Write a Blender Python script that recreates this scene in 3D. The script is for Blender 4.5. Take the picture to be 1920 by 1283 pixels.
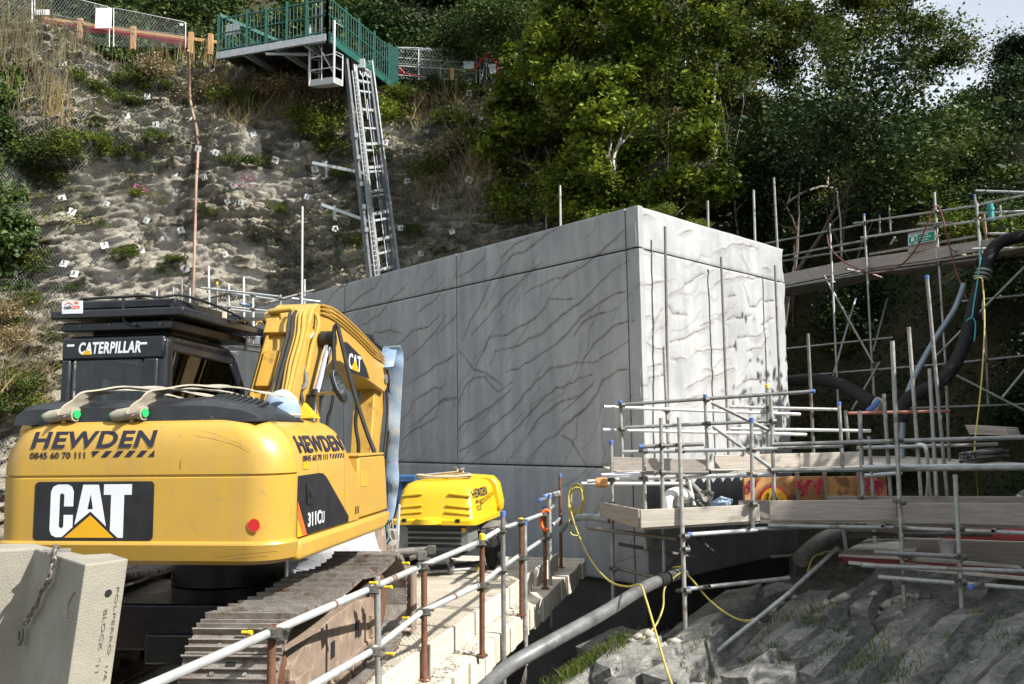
import bpy, math, random
import numpy as np
from mathutils import Vector, Matrix
from mathutils.bvhtree import BVHTree
random.seed(7); RNG = np.random.default_rng(11)
R_ = math.radians
for o in list(bpy.data.objects): bpy.data.objects.remove(o)
SC = bpy.context.scene
COL = SC.collection

# ------------------------------------------------------------------ camera, sky, sun, exposure
CAM = Vector((0, 0, 2.0)); FPX = 1600.0
PITCH, ROLL = R_(6.2), R_(0.8)
_f = Vector((0, math.cos(PITCH), math.sin(PITCH))); _u0 = Vector((0, -math.sin(PITCH), math.cos(PITCH))); _r0 = Vector((1, 0, 0))
_u = _u0*math.cos(ROLL) + _r0*math.sin(ROLL); _r = _r0*math.cos(ROLL) - _u0*math.sin(ROLL)
cd = bpy.data.cameras.new('camera'); cam = bpy.data.objects.new('camera', cd); COL.objects.link(cam)
cd.sensor_width = 36; cd.lens = 36*FPX/1920; cd.clip_start = .05; cd.clip_end = 2000
M = Matrix((( _r.x, _u.x, -_f.x, CAM.x), (_r.y, _u.y, -_f.y, CAM.y), (_r.z, _u.z, -_f.z, CAM.z), (0, 0, 0, 1)))
cam.matrix_world = M; SC.camera = cam

SUN_EL, SUN_AZ = 40, 120          # azimuth clockwise from +Y (forward); 90 = to the right
wd = bpy.data.worlds.new('World'); SC.world = wd; wd.use_nodes = True
nt = wd.node_tree; bg = nt.nodes['Background']; sky = nt.nodes.new('ShaderNodeTexSky'); sky.sky_type = 'NISHITA'
sky.sun_disc = False; sky.sun_elevation = R_(SUN_EL); sky.sun_rotation = R_(SUN_AZ); sky.air_density = 1.0; sky.dust_density = 3.5; sky.ozone_density = 1.0
tc = nt.nodes.new('ShaderNodeTexCoord'); mpw = nt.nodes.new('ShaderNodeMapping'); mpw.inputs['Scale'].default_value = (1, 1, 2.2); mpw.inputs['Location'].default_value = (.35, .2, .1); nt.links.new(tc.outputs['Generated'], mpw.inputs[0])
nz = nt.nodes.new('ShaderNodeTexNoise'); nz.inputs['Scale'].default_value = 1.6; nz.inputs['Detail'].default_value = 7; nz.inputs['Roughness'].default_value = .55; nt.links.new(mpw.outputs[0], nz.inputs['Vector'])
cr_ = nt.nodes.new('ShaderNodeMapRange'); cr_.inputs[1].default_value = .12; cr_.inputs[2].default_value = .42; nt.links.new(nz.outputs[0], cr_.inputs[0])
mx = nt.nodes.new('ShaderNodeMix'); mx.data_type = 'RGBA'; nt.links.new(cr_.outputs[0], mx.inputs[0]); nt.links.new(sky.outputs[0], mx.inputs[6]); mx.inputs[7].default_value = (6.4, 7.0, 7.6, 1)   # thin bright cloud over the blue
nt.links.new(mx.outputs[2], bg.inputs[0]); bg.inputs[1].default_value = .078
sl = bpy.data.lights.new('sun', 'SUN'); sl.energy = 5.0; sl.angle = R_(.53); sl.color = (1, .965, .90)
so = bpy.data.objects.new('sun', sl); COL.objects.link(so)
SDIR = Vector((math.sin(R_(SUN_AZ))*math.cos(R_(SUN_EL)), math.cos(R_(SUN_AZ))*math.cos(R_(SUN_EL)), math.sin(R_(SUN_EL))))
so.rotation_euler = SDIR.to_track_quat('Z', 'Y').to_euler(); so.location = (20, -10, 40)
vs = SC.view_settings; vs.view_transform = 'Standard'; vs.look = 'None'; vs.exposure = .9; vs.gamma = 1; vs.use_curve_mapping = False
SC.render.engine = 'CYCLES'
SC.cycles.max_bounces = 6; SC.cycles.diffuse_bounces = 2; SC.cycles.glossy_bounces = 3; SC.cycles.transmission_bounces = 4; SC.cycles.transparent_max_bounces = 10
SC.cycles.caustics_reflective = False; SC.cycles.caustics_refractive = False

# ------------------------------------------------------------------ photo pixel -> point in the place
def ray(px, py):
    v = _f + _r*((px-960)/FPX) - _u*((py-641.5)/FPX)
    return v/v.y
def P(px, py, d): return CAM + ray(px, py)*d
def PZ(px, py, z):
    v = ray(px, py); return CAM + v*((z-CAM.z)/v.z)
def PP(px, py, p0, n):
    v = ray(px, py); return CAM + v*((p0-CAM).dot(n)/v.dot(n))

# ------------------------------------------------------------------ noise
def _hash(i, j, k, s):
    h = (i*374761393 + j*668265263 + k*2147483647 + s*144665) & 0xffffffff
    h = ((h ^ (h >> 13))*1274126177) & 0xffffffff
    return ((h ^ (h >> 16)) & 0xffff)/65535.0
def vnoise(x, y, z=0, s=0):
    x, y, z = np.broadcast_arrays(np.asarray(x, float), np.asarray(y, float), np.asarray(z, float))
    i, j, k = np.floor(x).astype(np.int64), np.floor(y).astype(np.int64), np.floor(z).astype(np.int64)
    a, b, c = x-i, y-j, z-k
    a, b, c = a*a*(3-2*a), b*b*(3-2*b), c*c*(3-2*c)
    r = 0
    for di in (0, 1):
        for dj in (0, 1):
            for dk in (0, 1):
                r = r + _hash(i+di, j+dj, k+dk, s)*(a if di else 1-a)*(b if dj else 1-b)*(c if dk else 1-c)
    return r*2-1
def fbm(x, y, z=0, oct=4, s=0, gain=.5):
    r, a = 0, 1.0
    for q in range(oct):
        r = r + a*vnoise(np.asarray(x)*2**q, np.asarray(y)*2**q, np.asarray(z)*2**q, s+q*17); a *= gain
    return r

# ------------------------------------------------------------------ materials
MATS = {}
def _newmat(name):
    m = bpy.data.materials.new(name); m.use_nodes = True; MATS[name] = m
    return m, m.node_tree.nodes, m.node_tree.links, m.node_tree.nodes['Principled BSDF']
def c4(c): return (c[0], c[1], c[2], 1)
def ramp(nd, stops):
    r = nd.new('ShaderNodeValToRGB'); e = r.color_ramp.elements
    e[0].position, e[0].color = stops[0][0], c4(stops[0][1]); e[1].position, e[1].color = stops[-1][0], c4(stops[-1][1])
    for p, c in stops[1:-1]:
        x = e.new(p); x.color = c4(c)
    return r
def noise(nd, lk, src, scale, detail=5, rough=.55, dist=0):
    n = nd.new('ShaderNodeTexNoise'); n.inputs['Scale'].default_value = scale; n.inputs['Detail'].default_value = detail
    n.inputs['Roughness'].default_value = rough; n.inputs['Distortion'].default_value = dist
    lk.new(src, n.inputs['Vector']); return n
def mix(nd, lk, fac, a, b):
    m = nd.new('ShaderNodeMix'); m.data_type = 'RGBA'
    for i, x in ((0, fac), (6, a), (7, b)):
        if hasattr(x, 'links'): lk.new(x, m.inputs[i])
        else: m.inputs[i].default_value = x if i == 0 else c4(x)
    return m.outputs[2]
def mat(name, c1, c2=None, sc=3, rough=.7, metal=0, bump=0, bsc=40, c3=None, sc3=9, cut3=(.58, .66), obj=False, stretch=None, spec=.5, rnd=0, coat=0, dirt=None):
    m, nd, lk, b = _newmat(name)
    if obj:
        t = nd.new('ShaderNodeTexCoord'); src = t.outputs['Object']
    else:
        t = nd.new('ShaderNodeNewGeometry'); src = t.outputs['Position']
    if stretch:
        mp = nd.new('ShaderNodeMapping'); mp.inputs['Scale'].default_value = stretch; lk.new(src, mp.inputs[0]); src = mp.outputs[0]
    col = None
    if c2:
        n = noise(nd, lk, src, sc); r = ramp(nd, [(.32, c1), (.68, c2)]); lk.new(n.outputs[0], r.inputs[0]); col = r.outputs[0]
        if c3:
            n3 = noise(nd, lk, src, sc3, 8, .65); r3 = ramp(nd, [(cut3[0], (0, 0, 0)), (cut3[1], (1, 1, 1))]); lk.new(n3.outputs[0], r3.inputs[0])
            col = mix(nd, lk, r3.outputs[0], col, c3)
        if dirt:   # dust run down the panels by rain
            g0 = nd.new('ShaderNodeNewGeometry'); md = nd.new('ShaderNodeMapping'); md.inputs['Scale'].default_value = (7, 7, .9); lk.new(g0.outputs['Position'], md.inputs[0])
            nd_ = noise(nd, lk, md.outputs[0], 1.6, 9, .7, .4); rd = ramp(nd, [(.42, (0, 0, 0)), (.78, (dirt[1],)*3)]); lk.new(nd_.outputs[0], rd.inputs[0]); col = mix(nd, lk, rd.outputs[0], col, dirt[0])
        if rnd:
            oi = nd.new('ShaderNodeObjectInfo'); mr = nd.new('ShaderNodeMapRange'); mr.inputs[3].default_value = 1-rnd; mr.inputs[4].default_value = 1+rnd*.6
            lk.new(oi.outputs['Random'], mr.inputs[0])
            hs = nd.new('ShaderNodeHueSaturation'); lk.new(mr.outputs[0], hs.inputs['Value']); lk.new(col, hs.inputs['Color']); col = hs.outputs[0]
        lk.new(col, b.inputs['Base Color'])
        rr = nd.new('ShaderNodeMapRange'); rr.inputs[3].default_value = max(0, rough-.1); rr.inputs[4].default_value = min(1, rough+.12)
        lk.new(n.outputs[0], rr.inputs[0]); lk.new(rr.outputs[0], b.inputs['Roughness'])
    else:
        b.inputs['Base Color'].default_value = c4(c1); b.inputs['Roughness'].default_value = rough
    b.inputs['Metallic'].default_value = metal; b.inputs['Specular IOR Level'].default_value = spec; b.inputs['Coat Weight'].default_value = coat
    if bump:
        n2 = noise(nd, lk, src, bsc, 6, .6); bp = nd.new('ShaderNodeBump'); bp.inputs['Strength'].default_value = bump; bp.inputs['Distance'].default_value = .02
        lk.new(n2.outputs[0], bp.inputs['Height']); lk.new(bp.outputs[0], b.inputs['Normal'])
    return m
def leafmat(name, cols, trans=.25, rough=.55, patch=.35):
    m, nd, lk, b = _newmat(name)
    g = nd.new('ShaderNodeNewGeometry'); r = ramp(nd, cols); lk.new(g.outputs['Random Per Island'], r.inputs[0])
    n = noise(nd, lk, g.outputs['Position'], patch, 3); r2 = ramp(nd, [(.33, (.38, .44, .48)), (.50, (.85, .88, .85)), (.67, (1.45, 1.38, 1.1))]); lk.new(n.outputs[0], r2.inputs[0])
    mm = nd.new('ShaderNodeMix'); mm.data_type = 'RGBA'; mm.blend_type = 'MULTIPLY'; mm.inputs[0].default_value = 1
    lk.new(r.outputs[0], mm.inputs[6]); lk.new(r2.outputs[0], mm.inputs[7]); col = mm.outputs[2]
    lk.new(col, b.inputs['Base Color']); b.inputs['Roughness'].default_value = rough; b.inputs['Specular IOR Level'].default_value = .2
    t = nd.new('ShaderNodeBsdfTranslucent'); lk.new(col, t.inputs[0]); ms = nd.new('ShaderNodeMixShader'); ms.inputs[0].default_value = trans
    lk.new(b.outputs[0], ms.inputs[1]); lk.new(t.outputs[0], ms.inputs[2]); lk.new(ms.outputs[0], nd['Material Output'].inputs[0])
    return m
def netmat(name, col, cell, wire, rot=45):
    """diamond wire mesh on a sheet with UVs in metres: only the wires are there"""
    m, nd, lk, b = _newmat(name)
    uv = nd.new('ShaderNodeUVMap'); sp = nd.new('ShaderNodeSeparateXYZ'); lk.new(uv.outputs[0], sp.inputs[0])
    def mt(op, a, bb):
        n = nd.new('ShaderNodeMath'); n.operation = op
        for i, x in ((0, a), (1, bb)):
            if hasattr(x, 'links'): lk.new(x, n.inputs[i])
            else: n.inputs[i].default_value = x
        return n.outputs[0]
    y = mt('MULTIPLY', sp.outputs[1], .62)
    masks = []
    for s in ('ADD', 'SUBTRACT'):
        a = mt('MULTIPLY', mt(s, sp.outputs[0], y), 1/cell); fr = mt('FRACT', a, 0); masks.append(mt('LESS_THAN', fr, wire/cell))
    al = mt('MAXIMUM', masks[0], masks[1])
    lk.new(al, b.inputs['Alpha']); b.inputs['Base Color'].default_value = c4(col); b.inputs['Roughness'].default_value = .5; b.inputs['Metallic'].default_value = .2
    return m

mat('yellow', (.50, .305, .045), (.45, .265, .042), 1.6, .38, 0, .05, 70, (.34, .22, .09), 16, (.60, .72), spec=.5, coat=.15, dirt=((.34, .24, .11), .42))
mat('yellow_dirty', (.50, .29, .04), (.40, .23, .04), 6, .45, 0, .08, 50, (.22, .11, .04), 9, (.58, .68))
mat('yellow_plastic', (.62, .40, .010), (.56, .35, .010), 3, .38, 0, .02, 40)
mat('pipe_yellow', (.62, .35, .05), (.5, .27, .04), 8, .4)
mat('black_paint', (.009, .010, .013), (.017, .018, .022), 5, .28, 0, .05, 40, (.05, .05, .05), 14, (.66, .72))
mat('black_plastic', (.012, .013, .016), (.025, .026, .03), 7, .42, 0, .12, 50, (.09, .085, .075), 11, (.63, .7))
mat('rubber', (.010, .010, .011), (.018, .018, .018), 9, .75, 0, .1, 60, spec=.25)
mat('decal_black', (.011, .011, .014), (.02, .02, .022), 8, .38)
mat('decal_white', (.74, .76, .80), (.66, .67, .70), 6, .45)
mat('decal_red', (.55, .012, .02)); mat('decal_orange', (.8, .12, .02)); mat('decal_yellow', (.72, .38, .01), (.66, .34, .01), 10, .4)
mat('decal_navy', (.016, .014, .03)); mat('chrome', (.75, .75, .78), (.65, .66, .7), 5, .16, 1)
mat('painted_shade_core', (.055, .055, .052), (.095, .092, .085), 2, .9, 0, .4, 12); mat('steel_worn', (.22, .19, .165), (.34, .305, .27), 9, .5, .5, .35, 60, (.14, .075, .04), 6, (.54, .66))  # dark core colour paints in the deep shade below the wall panels
mat('rust', (.12, .05, .026), (.19, .085, .045), 9, .75, .1, .3, 70, (.07, .03, .02), 15, (.55, .65), rnd=.2)
mat('rust_light', (.27, .20, .15), (.19, .14, .105), 8, .75, 0, .3, 50, (.36, .27, .19), 5, (.52, .64))
mat('galv', (.25, .25, .235), (.38, .38, .36), 14, .5, .35, .15, 60, (.17, .12, .08), 5, (.56, .68), rnd=.35)
mat('galv_dark', (.14, .13, .115), (.22, .21, .19), 12, .6, .3, .1, 60, (.12, .07, .04), 6, (.56, .66), rnd=.2)
mat('galv_light', (.42, .43, .43), (.54, .55, .55), 10, .48, .3, .08, 60, (.38, .33, .26), 6, (.62, .70), rnd=.15)
mat('coupler', (.10, .095, .085), (.2, .19, .17), 18, .5, .5, .2, 80, (.16, .07, .03), 12, (.6, .68), rnd=.2)
mat('cap_blue', (.07, .14, .40)); mat('cap_yellow', (.75, .5, .02))
mat('ply', (.27, .235, .205), (.40, .35, .31), 2.2, .85, 0, .3, 30, (.2, .15, .12), 5, (.57, .7), rnd=.18, stretch=(1.3, 1.3, 22))
mat('board', (.42, .37, .31), (.56, .51, .44), 2.2, .85, 0, .3, 30, (.33, .26, .19), 5, (.58, .72), rnd=.18, stretch=(1.3, 1.3, 22))
mat('plank', (.50, .44, .35), (.62, .56, .47), 3.5, .9, 0, .35, 45, (.36, .29, .2), 7, (.58, .7), rnd=.16)
mat('plank_end', (.60, .55, .47), (.68, .64, .57), 8, .9, 0, .3, 60, (.42, .36, .28), 9, (.6, .7), rnd=.15)
mat('red_board', (.20, .02, .025), (.13, .015, .02), 6, .7, 0, .2, 50)
mat('block_mark', (.11, .10, .08)); mat('gravel', (.46, .43, .38), (.28, .26, .23), 30, .95, 0, .6, 60)
mat('block_concrete', (.24, .222, .18), (.31, .285, .235), 5, .92, 0, .4, 110, (.18, .16, .125), 7, (.62, .72))
mat('grey_paint', (.16, .165, .165), (.21, .215, .21), 6, .5, .2, .06, 50, (.08, .075, .07), 8, (.62, .7))
mat('dark_void', (.008, .008, .009)); mat('blue_steel', (.025, .075, .19), (.035, .11, .27), 5, .55, 0, .1, 30, (.07, .045, .035), 6, (.58, .66))
mat('orange_steel', (.42, .18, .06), (.52, .27, .11), 5, .6, 0, .15, 30, (.20, .09, .04), 5, (.54, .62))
mat('graffiti_red', (.40, .02, .05)); mat('red_steel', (.42, .05, .045), (.34, .04, .04), 5, .6, 0, .1, 30, (.20, .12, .08), 5, (.56, .62))
mat('green_paint', (.007, .066, .053), (.010, .09, .07), 6, .5, 0, .03); mat('green_sign', (.0, .22, .12)); mat('green_glass', (.01, .35, .1))
mat('alu', (.34, .36, .37), (.46, .48, .49), 8, .45, .45, .05, 60, rnd=.1)
mat('alu_dark', (.10, .11, .12), (.17, .18, .19), 8, .5, .4, .05, 60)
mat('wood_post', (.36, .2, .09), (.45, .27, .13), 10, .85, 0, .2, 40); mat('red_mesh', (.50, .05, .05), (.40, .06, .05), 20, .8)
mat('webbing', (.40, .36, .29), (.31, .275, .22), 12, .9, 0, .4, 120, (.3, .26, .2), 20, (.6, .7))
mat('webbing_blue', (.15, .23, .36), (.32, .40, .48), 4, .85, 0, .4, 110, (.38, .36, .32), 8, (.55, .68))
mat('hose_black', (.014, .014, .015), (.024, .024, .025), 10, .5); mat('hose_grey', (.12, .12, .12), (.2, .2, .2), 14, .5)
mat('hose_yellow', (.48, .40, .09), (.38, .32, .08), 10, .5); mat('hose_red', (.13, .03, .025)); mat('hose_tan', (.42, .34, .22), (.5, .42, .3), 10, .8)
mat('rope_cyan', (.05, .32, .34)); mat('pipe_poly', (.13, .13, .13), (.24, .24, .235), 6, .36, .45, .1, 50, (.30, .29, .27), 20, (.58, .7))
mat('pipe_blue', (.16, .2, .24), (.22, .27, .31), 8, .45, .2); mat('pipe_rusty', (.25, .155, .115), (.36, .24, .185), 5, .7)
mat('white_plastic', (.75, .75, .73), (.66, .66, .63), 6, .5, 0, .05); mat('tarp', (.62, .63, .66), (.5, .5, .53), 3, .6, 0, .3, 12)
mat('fire_orange', (.75, .14, .02)); mat('brown_tube', (.25, .09, .06))
mat('bark_pale', (.17, .15, .12), (.30, .28, .24), 12, .9, 0, .3, 30, (.12, .10, .08), 5, (.52, .64)); mat('bark_white', (.38, .36, .32), (.52, .50, .46), 10, .9, 0, .3, 30, (.14, .12, .09), 4, (.52, .62)); mat('bark_dark', (.09, .07, .05), (.16, .13, .1), 10, .9, 0, .3, 30)
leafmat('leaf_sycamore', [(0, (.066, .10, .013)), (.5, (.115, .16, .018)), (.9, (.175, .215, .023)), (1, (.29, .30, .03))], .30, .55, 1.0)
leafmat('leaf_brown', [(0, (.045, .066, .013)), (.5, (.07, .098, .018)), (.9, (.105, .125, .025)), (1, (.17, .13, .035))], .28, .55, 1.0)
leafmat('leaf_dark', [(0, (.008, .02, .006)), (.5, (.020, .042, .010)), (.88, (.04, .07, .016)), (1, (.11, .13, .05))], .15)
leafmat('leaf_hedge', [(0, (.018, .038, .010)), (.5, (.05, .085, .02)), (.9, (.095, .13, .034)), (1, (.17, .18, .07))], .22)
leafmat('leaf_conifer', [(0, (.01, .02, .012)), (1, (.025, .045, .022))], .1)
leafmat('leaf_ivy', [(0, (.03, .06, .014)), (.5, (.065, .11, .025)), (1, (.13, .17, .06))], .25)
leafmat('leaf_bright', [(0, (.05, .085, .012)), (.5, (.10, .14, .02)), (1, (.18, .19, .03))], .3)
leafmat('leaf_dry', [(0, (.13, .095, .05)), (.5, (.22, .165, .09)), (1, (.34, .27, .17))], .2, .8)
leafmat('leaf_straw', [(0, (.16, .12, .06)), (.6, (.28, .22, .13)), (1, (.42, .36, .24))], .2, .8)
leafmat('leaf_grass', [(0, (.05, .08, .015)), (.6, (.10, .14, .022)), (1, (.2, .2, .05))], .3)
mat('flower_pink', (.55, .1, .25)); mat('flower_yellow', (.5, .36, .02), (.4, .3, .03), 9)
netmat('rock_net', (.20, .20, .205), .10, .0048); netmat('deck_net', (.30, .26, .2), .05, .006); netmat('fence_net', (.3, .31, .33), .11, .007)
def glass(name, tint, refl=.5, op=.0):
    m, nd, lk, b = _newmat(name); nd.remove(b)
    t = nd.new('ShaderNodeBsdfTransparent'); t.inputs[0].default_value = c4(tint); g = nd.new('ShaderNodeBsdfGlossy'); g.inputs['Roughness'].default_value = .03
    fr = nd.new('ShaderNodeFresnel'); fr.inputs[0].default_value = 1.42; ms = nd.new('ShaderNodeMixShader')
    lk.new(fr.outputs[0], ms.inputs[0]); lk.new(t.outputs[0], ms.inputs[1]); lk.new(g.outputs[0], ms.inputs[2]); lk.new(ms.outputs[0], nd['Material Output'].inputs[0])
glass('glass', (.93, .98, .98)); 
m, nd, lk, b = _newmat('mirror'); b.inputs['Base Color'].default_value = (.8, .8, .82, 1); b.inputs['Metallic'].default_value = 1; b.inputs['Roughness'].default_value = .05
# rock: pale grey-beige layers with darker damp bands and moss
def rockmat(name, pal, dip, moss, mcut, sc=1.0, bump=.8, lichen=None):
    m, nd, lk, b = _newmat(name)
    g = nd.new('ShaderNodeNewGeometry'); mp = nd.new('ShaderNodeMapping'); mp.inputs['Rotation'].default_value = (dip[0], dip[1], 0); mp.inputs['Scale'].default_value = (.8*sc, .8*sc, 2.4*sc)
    lk.new(g.outputs['Position'], mp.inputs[0])
    n = noise(nd, lk, mp.outputs[0], 1.7, 10, .74, .5); r = ramp(nd, [(.25, pal[0]), (.42, pal[1]), (.55, pal[2]), (.75, pal[3])]); lk.new(n.outputs[0], r.inputs[0])
    n2 = noise(nd, lk, g.outputs['Position'], .45, 8, .7); r2 = ramp(nd, [(mcut[0], (0, 0, 0)), (mcut[1], (1, 1, 1))]); lk.new(n2.outputs[0], r2.inputs[0])
    col = mix(nd, lk, r2.outputs[0], r.outputs[0], moss)
    if lichen:
        n3 = noise(nd, lk, g.outputs['Position'], 3.5, 8, .72); r3 = ramp(nd, [(.58, (0, 0, 0)), (.66, (1, 1, 1))]); lk.new(n3.outputs[0], r3.inputs[0]); col = mix(nd, lk, r3.outputs[0], col, lichen)
    n5 = noise(nd, lk, mp.outputs[0], 7, 10, .8, .8); r5 = ramp(nd, [(.34, (.38, .37, .35)), (.45, (.88, .88, .87)), (.62, (1.12, 1.11, 1.08))]); lk.new(n5.outputs[0], r5.inputs[0])
    m5 = nd.new('ShaderNodeMix'); m5.data_type = 'RGBA'; m5.blend_type = 'MULTIPLY'; m5.inputs[0].default_value = 1; lk.new(col, m5.inputs[6]); lk.new(r5.outputs[0], m5.inputs[7]); col = m5.outputs[2]
    lk.new(col, b.inputs['Base Color']); b.inputs['Roughness'].default_value = .92; b.inputs['Specular IOR Level'].default_value = .25
    bp = nd.new('ShaderNodeBump'); bp.inputs['Strength'].default_value = bump; bp.inputs['Distance'].default_value = .12
    n4 = noise(nd, lk, mp.outputs[0], 4, 10, .78, .3); lk.new(n4.outputs[0], bp.inputs['Height']); lk.new(bp.outputs[0], b.inputs['Normal'])
    return m
rockmat('cliff_rock', [(.10, .088, .07), (.26, .235, .19), (.42, .385, .32), (.54, .50, .43)], (.25, -.30), (.085, .08, .035), (.53, .62), 1.0, 1.0)
rockmat('foreshore_rock', [(.09, .09, .088), (.22, .22, .215), (.36, .35, .325), (.48, .46, .43)], (.5, -.5), (.05, .06, .02), (.62, .70), 1.3, .9, (.56, .55, .52))
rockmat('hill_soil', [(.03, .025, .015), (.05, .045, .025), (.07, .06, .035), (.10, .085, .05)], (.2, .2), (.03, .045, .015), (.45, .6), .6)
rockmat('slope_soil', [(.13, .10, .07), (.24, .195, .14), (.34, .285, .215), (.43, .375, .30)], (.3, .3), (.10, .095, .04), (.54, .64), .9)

# ------------------------------------------------------------------ mesh building
W = {}
def frame(t):
    t = Vector(t).normalized(); a = Vector((0, 0, 1)) if abs(t.z) < .9 else Vector((1, 0, 0))
    x = a.cross(t).normalized(); return x, t.cross(x)
class MB:
    def __init__(s): s.v, s.f, s.m = [], [], []
    def add(s, vs, fs, mi=0):
        o = len(s.v); s.v += [tuple(v) for v in vs]; s.f += [tuple(i+o for i in f) for f in fs]; s.m += [mi]*len(fs); return s
    def box(s, c, sz, R=None, mi=0):
        c = Vector(c); vs = []
        for x in (-.5, .5):
            for y in (-.5, .5):
                for z in (-.5, .5):
                    v = Vector((x*sz[0], y*sz[1], z*sz[2])); vs.append(c + (R @ v if R else v))
        return s.add(vs, [(0, 1, 3, 2), (4, 6, 7, 5), (0, 4, 5, 1), (2, 3, 7, 6), (0, 2, 6, 4), (1, 5, 7, 3)], mi)
    def hexa(s, b, t, mi=0):   # four bottom points, four top points, same order (counter-clockwise from above)
        return s.add(list(b)+list(t), [(3, 2, 1, 0), (4, 5, 6, 7), (0, 1, 5, 4), (1, 2, 6, 5), (2, 3, 7, 6), (3, 0, 4, 7)], mi)
    def tube(s, pts, r, n=8, mi=0, caps=True, closed=False):
        pts = [Vector(p) for p in pts]; k = len(pts); rs = r if hasattr(r, '__len__') else [r]*k
        o = len(s.v); x = None
        for i, p in enumerate(pts):
            a = pts[i-1] if (i or closed) else p; b = pts[(i+1) % k] if (i < k-1 or closed) else p
            t = (b-a).normalized()
            if x is None: x, y = frame(t)
            else:
                x = (x - t*x.dot(t)).normalized(); y = t.cross(x)
            for q in range(n):
                an = 2*math.pi*q/n; s.v.append(tuple(p + (x*math.cos(an) + y*math.sin(an))*rs[i]))
        for i in range(k if closed else k-1):
            i2 = (i+1) % k
            for q in range(n):
                q2 = (q+1) % n; s.f.append((o+i*n+q, o+i*n+q2, o+i2*n+q2, o+i2*n+q)); s.m.append(mi)
        if caps and not closed:
            s.f.append(tuple(o+q for q in range(n-1, -1, -1))); s.f.append(tuple(o+(k-1)*n+q for q in range(n))); s.m += [mi]*2
        return s
    def cyl(s, p0, p1, r, n=14, mi=0): return s.tube([p0, p1], r, n, mi)
    def loft(s, rings, mi=0, cap0=True, cap1=True, closed=True):
        o = len(s.v); n = len(rings[0])
        for rg in rings: s.v += [tuple(p) for p in rg]
        for i in range(len(rings)-1):
            for q in range(n if closed else n-1):
                q2 = (q+1) % n; s.f.append((o+i*n+q, o+i*n+q2, o+(i+1)*n+q2, o+(i+1)*n+q)); s.m.append(mi)
        if cap0: s.f.append(tuple(o+q for q in range(n-1, -1, -1))); s.m.append(mi)
        if cap1: s.f.append(tuple(o+(len(rings)-1)*n+q for q in range(n))); s.m.append(mi)
        return s
    def prism(s, poly, A, B, N, h0, h1, O=(0, 0, 0), mi=0):
        """polygon (a,b) in axes A,B at origin O, pushed along N from h0 to h1"""
        O, A, B, N = Vector(O), Vector(A), Vector(B), Vector(N)
        r0 = [O + A*a + B*b + N*h0 for a, b in poly]; r1 = [O + A*a + B*b + N*h1 for a, b in poly]
        if A.cross(B).dot(N)*(h1-h0)*area(poly) < 0: r0.reverse(); r1.reverse()
        return s.loft([r0, r1], mi)
    def lathe(s, prof, O, A, n=16, mi=0):   # prof (r, h) turned about axis A through O
        O, A = Vector(O), Vector(A).normalized(); x, y = frame(A)
        return s.loft([[O + A*h + (x*math.cos(2*math.pi*q/n) + y*math.sin(2*math.pi*q/n))*max(r, 1e-4) for q in range(n)] for r, h in prof], mi)
def area(p): return sum(p[i-1][0]*p[i][1]-p[i][0]*p[i-1][1] for i in range(len(p)))/2
def root_of(o): 
    while o.parent: o = o.parent
    return o
def props(o, label=None, cat=None, group=None, kind=None):
    for k, v in (('label', label), ('category', cat), ('group', group), ('kind', kind)):
        if v: o[k] = v
    return o
def thing(name, label, cat, loc=(0, 0, 0), rotz=0, group=None):
    o = bpy.data.objects.new(name, None); COL.objects.link(o); o.empty_display_size = .2
    o.location = loc; o.rotation_euler = (0, 0, rotz)
    W[o.name] = Matrix.Translation(Vector(loc)) @ Matrix.Rotation(rotz, 4, 'Z')
    return props(o, label, cat, group)
def finish(me, mats, smooth):
    for m in (mats if isinstance(mats, (list, tuple)) else [mats]): me.materials.append(MATS[m])
    if smooth is not None:
        me.polygons.foreach_set('use_smooth', [True]*len(me.polygons)); me.set_sharp_from_angle(angle=R_(smooth))
def link(o, parent):
    COL.objects.link(o)
    if parent: o.parent = parent
    return o
def obj(name, mb, mats, parent=None, smooth=None, bevel=0, local=False, label=None, seg=2, kind=None):
    me = bpy.data.meshes.new(name); me.from_pydata(mb.v, [], mb.f)
    if len(set(mb.m)) > 1: me.polygons.foreach_set('material_index', mb.m)
    if parent and not local:
        rt = root_of(parent)
        if rt.name in W: me.transform(W[rt.name].inverted())
    me.update(); finish(me, mats, smooth)
    o = link(bpy.data.objects.new(name, me), parent)
    if bevel:
        b = o.modifiers.new('bevel', 'BEVEL'); b.width = bevel; b.segments = seg; b.limit_method = 'ANGLE'; b.angle_limit = R_(35)
    return props(o, label, kind=kind)
def share(name, me, parent, Mw):
    """object using shared mesh data, at world matrix Mw, as part of a thing"""
    o = link(bpy.data.objects.new(name, me), parent)
    if parent: Mw = W[root_of(parent).name].inverted() @ Mw
    l, q, s = Mw.decompose(); o.location = l; o.rotation_mode = 'QUATERNION'; o.rotation_quaternion = q; o.scale = s
    return o
def meshdata(name, mb, mats, smooth=None):
    me = bpy.data.meshes.new(name); me.from_pydata(mb.v, [], mb.f)
    if len(set(mb.m)) > 1: me.polygons.foreach_set('material_index', mb.m)
    me.update(); finish(me, mats, smooth); return me
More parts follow.
